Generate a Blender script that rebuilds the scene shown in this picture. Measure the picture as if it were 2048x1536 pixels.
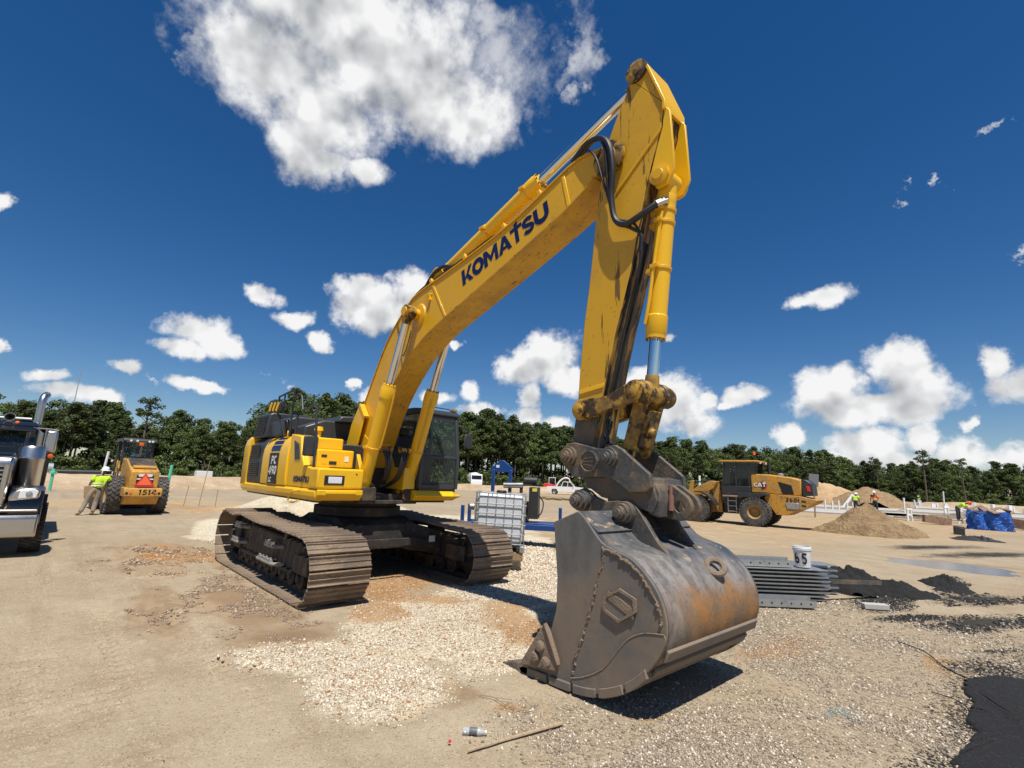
import bpy, bmesh, math, random
import numpy as np
from mathutils import Vector, Matrix, Euler
random.seed(7); RNG = np.random.default_rng(7)
for o in list(bpy.data.objects): bpy.data.objects.remove(o)
SC = bpy.context.scene
COL = SC.collection
# ------------------------------------------------------------------ camera, sky, sun, exposure
cd = bpy.data.cameras.new('camera'); cam = bpy.data.objects.new('camera', cd); COL.objects.link(cam)
cd.sensor_width = 36.0; cd.lens = 1000/2048*36.0; cd.clip_start = 0.1; cd.clip_end = 6000
_F = Vector((-0.72976,0.65781,0.18640)); _R = Vector((0.67447,0.73730,0.03860)); _U = _R.cross(_F)
cam.matrix_world = Matrix(((_R.x,_U.x,-_F.x,10.05),(_R.y,_U.y,-_F.y,-4.88),(_R.z,_U.z,-_F.z,1.96),(0,0,0,1)))
SC.camera = cam
SUN = Vector((0.38,-0.21,1.0)).normalized()
sd = bpy.data.lights.new('sun','SUN'); sd.energy = 5.0; sd.angle = math.radians(0.53); sd.color = (1.0,0.955,0.885)
sun = bpy.data.objects.new('sun', sd); COL.objects.link(sun)
sun.rotation_euler = (-SUN).to_track_quat('-Z','Y').to_euler(); sun.location = (0,0,60)
SC.view_settings.view_transform = 'Standard'; SC.view_settings.look = 'None'
SC.view_settings.exposure = 0.2; SC.view_settings.gamma = 1.0
SC.view_settings.use_curve_mapping = False

class NT:
    """small helper for node trees"""
    def __init__(s, tree): s.t = tree; s.n = tree.nodes; s.l = tree.links
    def new(s, typ, **kw):
        nd = s.n.new(typ)
        for k, v in kw.items(): setattr(nd, k, v)
        return nd
    def put(s, sock, v):
        if v is None: return
        if isinstance(v, bpy.types.NodeSocket): s.l.new(v, sock)
        elif isinstance(v, (tuple, list)):
            v = tuple(v)
            if sock.type == 'RGBA' and len(v) == 3: v = v+(1,)
            sock.default_value = v
        else: sock.default_value = v
    def math(s, op, a, b=None, c=None, clamp=False):
        nd = s.new('ShaderNodeMath', operation=op); nd.use_clamp = clamp
        for i, v in enumerate((a, b, c)): s.put(nd.inputs[i], v)
        return nd.outputs[0]
    def vec(s, op, a, b=None, c=None):
        nd = s.new('ShaderNodeVectorMath', operation=op)
        for i, v in enumerate((a, b, c)): s.put(nd.inputs[i], v)
        return nd.outputs[1] if op in ('LENGTH','DOT_PRODUCT') else nd.outputs[0]
    def noise(s, vec, scale, detail=4, rough=.55, dist=0, lac=2.0):
        nd = s.new('ShaderNodeTexNoise'); s.put(nd.inputs['Vector'], vec)
        for k, v in (('Scale',scale),('Detail',detail),('Roughness',rough),('Distortion',dist),('Lacunarity',lac)): nd.inputs[k].default_value = v
        return nd.outputs[0]
    def smooth(s, x, a, b, lo=0., hi=1.):
        nd = s.new('ShaderNodeMapRange', interpolation_type='SMOOTHSTEP')
        for i, v in enumerate((x, a, b, lo, hi)): s.put(nd.inputs[i], v)
        return nd.outputs[0]
    def mix(s, fac, a, b, typ='MIX'):
        nd = s.new('ShaderNodeMix', data_type='RGBA', blend_type=typ)
        s.put(nd.inputs[0], fac); s.put(nd.inputs[6], a); s.put(nd.inputs[7], b)
        return nd.outputs[2]

def make_world():
    w = bpy.data.worlds.new('World'); SC.world = w; w.use_nodes = True
    t = NT(w.node_tree); t.n.clear()
    # clouds: azimuth, elevation, half widths (degrees)
    CL = [(161.1, 43.9, 15.2, 5.5), (167.4, 38.6, 8.0, 4.2), (162.5, 35.7, 6.4, 4.2), (150.0, 39.8, 10.5, 4.2), (161.1, 31.3, 3.7, 2.1), (145.3, 37.7, 5.7, 2.7), (171.4, 38.5, 3.7, 3.7), (155.3, 42.0, 13.1, 5.2), (164.3, 33.0, 3.6, 3.0), (156.9, 31.4, 2.3, 1.2), (153.4, 17.7, 5.3, 3.0), (156.8, 18.6, 2.4, 2.4), (149.6, 20.3, 3.5, 2.4), (156.1, 19.8, 1.9, 1.6), (171.2, 13.1, 3.1, 1.7), (172.1, 11.1, 2.5, 1.0), (169.5, 11.9, 2.1, 1.5), (165.7, 17.5, 2.0, 1.1), (162.0, 15.8, 2.2, 0.9), (159.2, 13.4, 1.4, 1.1), (105.0, 18.6, 2.9, 1.1), (106.8, 18.5, 1.6, 0.9), (176.4, 8.7, 1.4, 0.7), (171.3, 7.9, 1.8, 0.7), (169.4, 7.7, 1.3, 0.5), (181.0, 7.2, 1.7, 0.7), (179.3, 5.7, 2.9, 1.0), (177.4, 5.7, 1.4, 0.9), (186.5, 20.1, 0.9, 1.1), (184.5, 9.2, 0.6, 0.7), (105.2, 9.2, 3.5, 3.0), (99.8, 11.4, 2.1, 2.4), (98.6, 8.3, 3.0, 1.9), (102.0, 7.6, 5.7, 1.5), (103.3, 10.5, 1.6, 1.9), (99.2, 9.7, 2.5, 2.2), (93.2, 11.0, 1.1, 1.6), (92.1, 8.7, 2.2, 1.9), (119.9, 9.2, 4.2, 3.4), (123.1, 11.4, 2.1, 1.7), (117.9, 6.7, 3.1, 1.5), (116.5, 9.6, 1.3, 1.1), (112.6, 9.5, 2.6, 1.0), (114.3, 8.8, 1.5, 0.5), (133.0, 14.2, 4.4, 3.1), (136.8, 12.7, 2.6, 2.6), (131.3, 12.0, 2.6, 2.0), (135.8, 9.3, 1.4, 2.0), (135.7, 7.0, 1.7, 1.4), (133.4, 6.2, 1.7, 1.1), (142.5, 9.6, 1.5, 1.5), (141.2, 7.6, 2.9, 0.9), (102.4, 4.4, 2.5, 1.8), (108.7, 4.8, 1.8, 1.2), (98.3, 5.2, 1.5, 1.5), (95.7, 3.7, 2.2, 1.5), (95.1, 6.0, 0.6, 0.6), (100.1, 2.6, 5.4, 1.1), (104.2, 3.0, 2.4, 0.9), (92.5, 3.1, 1.7, 1.6), (153.9, 8.0, 1.5, 1.2), (146.8, 8.9, 2.3, 0.8), (119.7, 16.1, 1.0, 0.6), (145.1, 14.7, 0.8, 0.5), (155.6, 9.5, 0.8, 0.6)]
    WL = [(140.6, 43.2, 8.5, 4.5), (130.7, 44.4, 3.0, 4.3), (130.3, 40.1, 2.1, 1.4), (144.1, 45.8, 6.0, 2.7), (94.7, 25.6, 0.7, 0.6), (97.9, 25.5, 0.9, 0.6), (91.0, 29.0, 1.4, 0.5), (91.0, 19.2, 0.9, 0.6), (163.2, 9.2, 0.9, 0.4), (173.3, 6.5, 1.1, 0.4), (121.6, 17.1, 1.1, 0.5), (174.2, 37.8, 1.7, 2.9)]
    r = random.Random(3)
    for k in range(22):      # the sky goes on in the same way round the rest of the horizon
        az = (195+r.random()*245) % 360; el = 3+r.random()**1.6*42; s = 1.5+r.random()*(1.5+el*.16)
        for q in range(1): CL.append((az+(r.random()-.5)*s*1.6, el+(r.random()-.5)*s*.3, s, s*(.35+.25*r.random())))
    def group(name, lst):
        g = bpy.data.node_groups.new(name, 'ShaderNodeTree')
        g.interface.new_socket('P', in_out='INPUT', socket_type='NodeSocketVector')
        g.interface.new_socket('L', in_out='OUTPUT', socket_type='NodeSocketFloat')
        q = NT(g); gi = q.new('NodeGroupInput'); go = q.new('NodeGroupOutput'); m = None
        for az, el, a, b in lst:
            p = q.vec('MULTIPLY_ADD', gi.outputs[0], (1/a, 1/b, 0), (-az/a, -el/b, 0))
            L = q.vec('LENGTH', p)
            m = L if m is None else q.math('MINIMUM', m, L)
        q.l.new(m, go.inputs[0]); return g
    gc = group('cumulus_field', CL); gw = group('wisp_field', WL)
    tc = t.new('ShaderNodeTexCoord'); d = t.vec('NORMALIZE', tc.outputs['Generated'])
    sx = t.new('ShaderNodeSeparateXYZ'); t.put(sx.inputs[0], d)
    az = t.math('MULTIPLY', t.math('ARCTAN2', sx.outputs[1], sx.outputs[0]), 180/math.pi)
    az = t.math('FLOORED_MODULO', az, 360.0)
    el = t.math('MULTIPLY', t.math('ARCSINE', sx.outputs[2]), 180/math.pi)
    cb = t.new('ShaderNodeCombineXYZ'); t.put(cb.inputs[0], az); t.put(cb.inputs[1], el); P = cb.outputs[0]
    def dens(P, dv, det):
        wv = t.new('ShaderNodeTexNoise'); t.put(wv.inputs['Vector'], dv); wv.inputs['Scale'].default_value = 9.; wv.inputs['Detail'].default_value = 4. if det < 5 else 7.; wv.inputs['Roughness'].default_value = .62
        wc = t.vec('MULTIPLY', t.vec('SUBTRACT', wv.outputs['Color'], (.5,.5,.5)), (5.5,3.6,0))
        gg = t.new('ShaderNodeGroup'); gg.node_tree = gc; t.put(gg.inputs[0], t.vec('ADD', P, wc))
        n1 = t.noise(dv, 15., det, .55)
        base = t.math('SUBTRACT', 1.10, gg.outputs[0])
        e = t.math('MULTIPLY', t.math('SUBTRACT', n1, .5), 1.5)
        if det > 5: e = t.math('ADD', e, t.math('MULTIPLY', t.math('SUBTRACT', t.noise(dv, 48., 5, .62), .5), .75))
        return t.math('ADD', base, e), (n1 if det < 5 else t.noise(dv, 15., 2.5, .5))
    D0, n0 = dens(P, d, 9)
    dup = t.vec('ADD', d, (.012,-.008,.040)); Pup = t.vec('ADD', P, (-.3,2.2,0))
    D1, n1 = dens(Pup, dup, 2.5)
    alpha = t.smooth(D0, t.math('MULTIPLY_ADD', t.smooth(el, 24., 36.), -.22, -.04), t.math('MULTIPLY_ADD', t.smooth(el, 24., 36.), .12, .56))
    thick = t.smooth(D1, -.1, 1.2)
    relief = t.math('MULTIPLY', t.math('SUBTRACT', n0, n1), .8)
    lum = t.math('ADD', t.math('MULTIPLY_ADD', thick, -.20, 1.0), relief)
    lum = t.math('MINIMUM', t.math('MAXIMUM', lum, .62), 1.0)
    ccol = t.mix(lum, (.30,.37,.47), (1.0,1.0,1.0))
    ccol = t.mix(1.0, ccol, lum, 'MULTIPLY')
    gg = t.new('ShaderNodeGroup'); gg.node_tree = gw
    wv = t.new('ShaderNodeTexNoise'); t.put(wv.inputs['Vector'], d); wv.inputs['Scale'].default_value = 11.; wv.inputs['Detail'].default_value = 8.; wv.inputs['Roughness'].default_value = .66
    t.put(gg.inputs[0], t.vec('ADD', P, t.vec('MULTIPLY', t.vec('SUBTRACT', wv.outputs['Color'], (.5,.5,.5)), (16.,10.,0))))
    wd = t.math('ADD', t.math('SUBTRACT', .85, gg.outputs[0]), t.math('MULTIPLY', t.math('SUBTRACT', t.noise(d, 20., 8, .66), .5), 1.3))
    walpha = t.math('MULTIPLY', t.smooth(wd, -.15, .9), .62)
    a = t.math('MAXIMUM', alpha, walpha)
    sky = t.new('ShaderNodeTexSky', sky_type='NISHITA'); sky.sun_disc = False
    sky.sun_elevation = math.asin(SUN.z); sky.sun_rotation = math.atan2(SUN.x, SUN.y)
    sky.altitude = 300; sky.air_density = 1.0; sky.dust_density = .05; sky.ozone_density = 2.6
    hs = t.new('ShaderNodeHueSaturation'); hs.inputs['Saturation'].default_value = 1.34; t.put(hs.inputs['Color'], sky.outputs[0])
    bg = t.new('ShaderNodeBackground'); t.put(bg.inputs[0], t.mix(1., hs.outputs[0], (.94,.94,1.03), 'MULTIPLY')); bg.inputs[1].default_value = .071
    bc = t.new('ShaderNodeBackground'); t.put(bc.inputs[0], ccol); bc.inputs[1].default_value = .80
    mx = t.new('ShaderNodeMixShader'); t.put(mx.inputs[0], a); t.l.new(bg.outputs[0], mx.inputs[1]); t.l.new(bc.outputs[0], mx.inputs[2])
    out = t.new('ShaderNodeOutputWorld'); t.l.new(mx.outputs[0], out.inputs[0])
make_world()
SC.world.cycles.sampling_method = 'MANUAL'; SC.world.cycles.sample_map_resolution = 256

# ------------------------------------------------------------------ mesh helpers
class MB:
    def __init__(s): s.v = []; s.f = []; s.m = []; s.mi = 0
    def add(s, vs, fs, mi=None):
        b = len(s.v); s.v += [tuple(p) for p in vs]
        for f in fs: s.f.append(tuple(b+i for i in f)); s.m.append(s.mi if mi is None else mi)
        return s
    def box(s, c, d, rot=None, taper=None):
        hx, hy, hz = d[0]/2, d[1]/2, d[2]/2
        vs = [Vector((x*hx, y*hy, z*hz)) for z in (-1,1) for y in (-1,1) for x in (-1,1)]
        if taper: vs = [Vector((p.x*(taper[0] if p.z>0 else 1), p.y*(taper[1] if p.z>0 else 1), p.z)) for p in vs]
        if rot is not None:
            M = rot if isinstance(rot, Matrix) else Euler(rot).to_matrix()
            vs = [M @ p for p in vs]
        vs = [p+Vector(c) for p in vs]
        return s.add(vs, [(0,2,3,1),(4,5,7,6),(0,1,5,4),(2,6,7,3),(0,4,6,2),(1,3,7,5)])
    def span(s, x0, x1, y0, y1, z0, z1): return s.box(((x0+x1)/2,(y0+y1)/2,(z0+z1)/2), (abs(x1-x0),abs(y1-y0),abs(z1-z0)))
    def prism(s, poly, a, b, axis='y', capmi=None):
        n = len(poly)
        if axis == 'y': f = lambda p, t: (p[0], t, p[1])
        elif axis == 'x': f = lambda p, t: (t, p[0], p[1])
        else: f = lambda p, t: (p[0], p[1], t)
        vs = [f(p, a) for p in poly]+[f(p, b) for p in poly]
        s.add(vs, [tuple(range(n))[::-1], tuple(range(n, 2*n))], capmi)
        return s._sides(len(s.v)-2*n, n)
    def _sides(s, b, n):
        for i in range(n):
            j = (i+1) % n; s.f.append((b+i, b+j, b+n+j, b+n+i)); s.m.append(s.mi)
        return s
    def cyl(s, p0, p1, r0, r1=None, n=20, caps=True):
        r1 = r0 if r1 is None else r1
        p0, p1 = Vector(p0), Vector(p1); d = (p1-p0).normalized()
        u = d.orthogonal().normalized(); w = d.cross(u); vs = []
        for p, r in ((p0, r0), (p1, r1)):
            for k in range(n):
                a = 2*math.pi*k/n; vs.append(p+u*(r*math.cos(a))+w*(r*math.sin(a)))
        fs = [(k, (k+1)%n, n+(k+1)%n, n+k) for k in range(n)]
        if caps: fs += [tuple(range(n))[::-1], tuple(range(n, 2*n))]
        return s.add(vs, fs)
    def lathe(s, prof, o, axis, n=28, closed=False):
        o = Vector(o); d = Vector(axis).normalized(); u = d.orthogonal().normalized(); w = d.cross(u); vs = []; fs = []
        for r, h in prof:
            for k in range(n):
                a = 2*math.pi*k/n; vs.append(o+d*h+u*(r*math.cos(a))+w*(r*math.sin(a)))
        m = len(prof)
        for i in range(m if closed else m-1):
            for k in range(n):
                a, b = i*n, ((i+1) % m)*n
                fs.append((a+k, a+(k+1)%n, b+(k+1)%n, b+k))
        return s.add(vs, fs)
    def tube(s, pts, r, n=8, sub=6, smooth=True):
        pts = [Vector(p) for p in pts]
        if smooth and len(pts) > 2:
            q = []
            for i in range(len(pts)-1):
                a = pts[max(i-1,0)]; b = pts[i]; c = pts[i+1]; d = pts[min(i+2,len(pts)-1)]
                for k in range(sub):
                    t = k/sub
                    q.append(.5*((2*b)+(c-a)*t+(2*a-5*b+4*c-d)*t*t+(3*b-a-3*c+d)*t**3))
            q.append(pts[-1]); pts = q
        vs = []; fs = []; up = None
        for i, p in enumerate(pts):
            d = (pts[min(i+1,len(pts)-1)]-pts[max(i-1,0)]).normalized()
            if up is None: up = d.orthogonal().normalized()
            up = (up-d*up.dot(d)).normalized(); w = d.cross(up)
            rr = r(i/(len(pts)-1)) if callable(r) else r
            for k in range(n):
                a = 2*math.pi*k/n; vs.append(p+up*(rr*math.cos(a))+w*(rr*math.sin(a)))
        for i in range(len(pts)-1):
            for k in range(n): fs.append((i*n+k, i*n+(k+1)%n, (i+1)*n+(k+1)%n, (i+1)*n+k))
        fs += [tuple(range(n))[::-1], tuple(range((len(pts)-1)*n, len(pts)*n))]
        return s.add(vs, fs)
    def build(s, name, mat, parent=None, bevel=0, smooth=35, seg=2, loc=None, rot=None):
        me = bpy.data.meshes.new(name); me.from_pydata(s.v, [], s.f)
        bm = bmesh.new(); bm.from_mesh(me); bmesh.ops.recalc_face_normals(bm, faces=bm.faces); bm.to_mesh(me); bm.free()
        for m in (mat if isinstance(mat, (list, tuple)) else [mat]): me.materials.append(m)
        if any(s.m): me.polygons.foreach_set('material_index', s.m)
        if smooth:
            me.polygons.foreach_set('use_smooth', [True]*len(me.polygons)); me.set_sharp_from_angle(angle=math.radians(smooth))
        return place(name, me, parent, bevel, seg, loc, rot)
def place(name, me, parent=None, bevel=0, seg=2, loc=None, rot=None):
    o = bpy.data.objects.new(name, me); COL.objects.link(o)
    if parent is not None: o.parent = parent
    if loc is not None: o.location = loc
    if rot is not None: o.rotation_euler = rot
    if bevel:
        b = o.modifiers.new('bevel', 'BEVEL'); b.width = bevel; b.segments = seg; b.limit_method = 'ANGLE'; b.angle_limit = math.radians(40); b.harden_normals = False
    return o
def tag(o, label=None, cat=None, group=None, kind=None):
    for k, v in (('label',label),('category',cat),('group',group),('kind',kind)):
        if v: o[k] = v
    return o
def thing(name, label, cat, loc=(0,0,0), rz=0, group=None, rot=None):
    o = bpy.data.objects.new(name, None); COL.objects.link(o); o.empty_display_size = .3
    o.location = loc; o.rotation_euler = rot if rot else (0,0,rz)
    return tag(o, label, cat, group)
def copy_tree(o, parent=None):
    c = o.copy(); COL.objects.link(c)
    if parent is not None: c.parent = parent
    for ch in list(o.children): copy_tree(ch, c)
    return c

# ------------------------------------------------------------------ lettering (drawn as thin raised shapes)
def ring2d(cx, cy, rx, ry, n=24): return [(cx+rx*math.cos(2*math.pi*k/n), cy+ry*math.sin(2*math.pi*k/n)) for k in range(n)]
def stroke2d(pts, w):
    L = []; Rr = []
    for i, p in enumerate(pts):
        a = pts[max(i-1,0)]; b = pts[min(i+1,len(pts)-1)]
        dx, dy = b[0]-a[0], b[1]-a[1]; l = math.hypot(dx, dy) or 1
        L.append((p[0]-dy/l*w/2, p[1]+dx/l*w/2)); Rr.append((p[0]+dy/l*w/2, p[1]-dx/l*w/2))
    return list(zip(L[:-1], L[1:], Rr[1:], Rr[:-1]))
def arc(cx, cy, rx, ry, a0, a1, n=10): return [(cx+rx*math.cos(math.radians(a0+(a1-a0)*k/n)), cy+ry*math.sin(math.radians(a0+(a1-a0)*k/n))) for k in range(n+1)]
GL = {}
W_ = .29
GL['K'] = (.95, [[(0,0),(W_,0),(W_,1),(0,1)], [(W_,.40),(.44,.58),(.70,1),(1.0,1),(.62,.50),(1.02,0),(.68,0),(.42,.36),(W_,.22)]])
GL['O'] = (1.0, stroke2d(arc(.5,.5,.38,.38,0,360,28), W_))
GL['M'] = (1.2, [[(0,0),(W_,0),(W_,1),(0,1)], [(.95,0),(1.2,0),(1.2,1),(.95,1)], [(W_,1),(W_,.6),(.6,.1),(.6,.5)], [(.95,1),(.6,.5),(.6,.1),(.95,.6)]])
GL['A'] = (1.05, [[(0,0),(.29,0),(.64,1),(.38,1)], [(.76,0),(1.05,0),(.66,1),(.40,1)], [(.2,.18),(.85,.18),(.78,.36),(.27,.36)]])
GL['T'] = (.8, [[(.28,0),(.54,0),(.54,1.28),(.28,1.18)], [(-.05,.78),(.28,.78),(.28,1),(-.05,1)], [(.54,.78),(.86,.78),(.86,1),(.54,1)]])
GL['S'] = (.85, stroke2d(arc(.43,.70,.30,.19,20,260,12)+arc(.43,.29,.30,.19,80,-160,12), .25))
GL['U'] = (1.0, stroke2d([(.13,1),(.13,.45)]+arc(.5,.42,.37,.30,180,360,14)+[(.87,.45),(.87,1)], W_))
GL['P'] = (.8, [[(0,0),(.22,0),(.22,1),(0,1)]]+stroke2d([(.2,.9)]+arc(.42,.68,.25,.22,90,-90,10)+[(.2,.46)], .2))
GL['C'] = (.85, stroke2d(arc(.46,.5,.34,.4,50,310,18), .22))
GL['L'] = (.7, [[(0,0),(.22,0),(.22,1),(0,1)], [(.22,0),(.68,0),(.68,.2),(.22,.2)]])
GL['4'] = (.8, [[(.46,0),(.67,0),(.67,1),(.46,1)], [(0,.22),(.46,.22),(.46,.40),(0,.40)], [(.67,.22),(.8,.22),(.8,.4),(.67,.4)], [(0,.40),(.2,.40),(.46,.82),(.46,1)]])
GL['9'] = (.8, stroke2d(arc(.38,.68,.27,.22,0,360,18), .19)+stroke2d([(.65,.70)]+arc(.34,.44,.31,.36,10,-70,8), .19))
GL['0'] = (.8, stroke2d(arc(.38,.5,.27,.40,0,360,22), .2))
GL['1'] = (.5, [[(.15,0),(.37,0),(.37,1),(.15,1)], [(0,.70),(.15,.80),(.15,1),(0,.88)]])
GL['5'] = (.8, [[(.08,.5),(.28,.5),(.28,1),(.08,1)], [(.28,.82),(.72,.82),(.72,1),(.28,1)]]+stroke2d([(.2,.53)]+arc(.38,.33,.29,.24,100,-150,14), .2))
GL['6'] = (.8, stroke2d(arc(.38,.32,.27,.22,0,360,18), .19)+stroke2d([(.11,.30)]+arc(.42,.56,.31,.36,190,110,8), .19))
GL['2'] = (.8, stroke2d(arc(.38,.70,.26,.2,165,-40,12)+[(.15,.16)], .2)+[[(.05,0),(.70,0),(.70,.19),(.05,.19)]])
def letters(mb, text, o, ux, uy, h, gap=.1, thick=.003, slant=0.):
    """text starting at o, along ux with letters standing along uy, h high; raised by thick along ux x uy"""
    o, ux, uy = Vector(o), Vector(ux).normalized(), Vector(uy).normalized(); nz = ux.cross(uy).normalized(); x = 0
    k = 0
    for ch in text:
        if ch == ' ': x += .5; continue
        w, polys = GL[ch]
        for p in polys:
            k += 1; tt = thick*(1+.12*(k % 3))
            n = len(p); vs = []
            for t in (0.0005, tt):
                for q in p: vs.append(o+ux*((x+q[0]+slant*q[1])*h)+uy*(q[1]*h)+nz*t)
            mb.add(vs, [tuple(range(n))[::-1], tuple(range(n,2*n))]+[(i,(i+1)%n,n+(i+1)%n,n+i) for i in range(n)])
        x += w+gap
    return x*h

# ------------------------------------------------------------------ materials
MATS = {}
def material(name, col, rough=.5, metal=0., spec=.5, layers=(), bump=None, coat=0., rnd=0., alpha=None, trans=0., emit=None, bumpd=.02):
    """layers: (colour, scale, stretch xyz, lo, hi, strength[, roughness]) noise-shaped patches of dirt, wear or stain"""
    m = bpy.data.materials.new(name); m.use_nodes = True; MATS[name] = m
    t = NT(m.node_tree); bs = t.n['Principled BSDF']
    tc = t.new('ShaderNodeTexCoord'); P = tc.outputs['Object']
    c = tuple(col)+(1,) if len(col) == 3 else col; rg = rough
    if rnd:
        oi = t.new('ShaderNodeObjectInfo')
        c = t.mix(1.0, c, t.math('MULTIPLY_ADD', oi.outputs['Random'], rnd, 1-rnd/2), 'MULTIPLY')
    for L in layers:
        lc, sc, st, lo, hi, amt = L[:6]
        n = t.noise(t.vec('MULTIPLY', P, st), sc, 7, .62)
        f = t.math('MULTIPLY', t.smooth(n, lo, hi), amt)
        c = t.mix(f, c, lc)
        if len(L) > 6: rg = t.math('ADD', t.math('MULTIPLY', t.math('SUBTRACT', 1.0, f), rg), t.math('MULTIPLY', f, L[6]))
    t.put(bs.inputs['Base Color'], c); t.put(bs.inputs['Roughness'], rg); t.put(bs.inputs['Metallic'], metal)
    bs.inputs['Specular IOR Level'].default_value = spec
    if coat: bs.inputs['Coat Weight'].default_value = coat; bs.inputs['Coat Roughness'].default_value = .12
    if trans: bs.inputs['Transmission Weight'].default_value = trans
    if alpha is not None: bs.inputs['Alpha'].default_value = alpha
    if emit: bs.inputs['Emission Color'].default_value = tuple(emit[:3])+(1,); bs.inputs['Emission Strength'].default_value = emit[3]
    if bump:
        b = t.new('ShaderNodeBump'); b.inputs['Strength'].default_value = bump[1]; b.inputs['Distance'].default_value = bumpd
        t.put(b.inputs['Height'], t.noise(P, bump[0], 6, .65)); t.l.new(b.outputs[0], bs.inputs['Normal'])
    return m
U1 = (1,1,1)
YEL = (.74,.40,.009)
BR = (.10,.062,.030)
M_yel = material('yellow_paint', YEL, .42, layers=[((.46,.25,.03),1.3,U1,.42,.75,.28,.6),((.16,.09,.035),14,U1,.62,.72,.7,.8),((.20,.12,.05),3.5,(1,1,.25),.60,.70,.35,.8)], bump=(60,.06), coat=.12)
M_yelb = material('yellow_body_paint', (.86,.49,.007), .36, layers=[((.50,.29,.03),1.1,U1,.45,.8,.35,.55),((.30,.18,.06),20,U1,.66,.74,.4,.8)], bump=(70,.03), coat=.2)
M_yelw = material('worn_yellow_paint', (.46,.26,.03), .5, layers=[((.14,.08,.03),4,U1,.42,.60,.8,.75),((.028,.018,.012),7,U1,.48,.56,.92,.5)], bump=(40,.15))
M_grime = material('grease_streaked_paint', (.47,.27,.05), .5, layers=[((.12,.07,.03),3.0,(2,4,.35),.40,.56,.9,.7),((.015,.012,.010),3.2,(2.6,5,.28),.47,.55,1.0,.35)], bump=(30,.2))
M_blk = material('black_paint', (.028,.030,.033), .42, layers=[((.10,.085,.065),2.5,U1,.5,.8,.35,.8)], bump=(50,.05))
M_hood = material('dark_grey_paint', (.040,.043,.048), .40, layers=[((.12,.105,.085),2.0,U1,.5,.85,.3,.8)])
M_rub = material('rubber', (.030,.030,.031), .75, layers=[((.16,.14,.11),3,U1,.42,.75,.55,.9)], bump=(80,.2))
M_hose = material('black_hose', (.018,.018,.019), .45, layers=[((.12,.10,.08),8,U1,.55,.8,.4,.8)])
M_under = material('dusty_undercarriage', (.030,.026,.022), .7, layers=[((.17,.12,.075),2.2,U1,.42,.75,.75,.92),((.27,.20,.13),9,U1,.58,.75,.5,.95)], bump=(35,.35))
M_shoe = material('muddy_track_steel', (.17,.125,.088), .62, metal=.2, rnd=.45, layers=[((.30,.22,.145),3.0,(1,.6,1),.40,.66,.85,.9),((.06,.042,.03),6,(1,.5,1),.52,.66,.8,.8),((.50,.42,.33),22,U1,.60,.70,.7,.8)], bump=(45,.4))
M_steel = material('worn_dark_steel', (.095,.093,.088), .52, metal=.35, layers=[((.05,.05,.052),9,U1,.5,.7,.5,.5),((.215,.155,.10),3.0,U1,.44,.60,.8,.9),((.27,.20,.14),16,U1,.56,.66,.6,.9)], bump=(35,.35))
M_step = material('worn_step_steel', (.30,.285,.26), .6, metal=.2, layers=[((.20,.15,.10),8,U1,.45,.65,.7,.9)], bump=(40,.2))
M_bside = material('mud_coated_steel', (.205,.158,.115), .85, layers=[((.115,.112,.105),1.3,U1,.45,.66,.8,.6),((.25,.195,.14),5,U1,.52,.74,.5,.95),((.10,.085,.07),30,(1,1,.3),.60,.68,.4,.7)], bump=(22,.10))
M_mud = material('dried_mud', (.25,.185,.13), .95, layers=[((.15,.105,.072),9,U1,.45,.7,.8)], bump=(60,.8))
M_shine = material('chrome_rod', (.75,.75,.76), .12, metal=1.)
M_chrome = material('chrome', (.55,.53,.51), .30, metal=1., layers=[((.30,.27,.24),3,U1,.45,.8,.5,.55)])
M_navy = material('navy_decal', (.008,.014,.075), .35)
M_black_decal = material('black_decal', (.012,.012,.013), .45)
M_white_decal = material('white_decal', (.75,.75,.74), .5)
M_glass = material('cab_glass', (.06,.09,.085), .03, alpha=.32, spec=.7)
M_lamp = material('lamp_lens', (.75,.76,.78), .15, spec=.8, coat=.5)
M_orange = material('orange_lens', (.75,.13,.02), .35)
M_gal = material('galvanised_steel', (.46,.47,.47), .42, metal=.75, layers=[((.26,.25,.23),5,U1,.45,.7,.6,.6)], bump=(40,.1))
M_plastic = material('white_plastic', (.70,.71,.71), .45, layers=[((.50,.46,.40),4,U1,.55,.85,.4)])
M_wood = material('weathered_wood', (.30,.20,.11), .8, layers=[((.14,.09,.05),6,(1,1,.2),.5,.7,.7)], bump=(40,.3))
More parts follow.
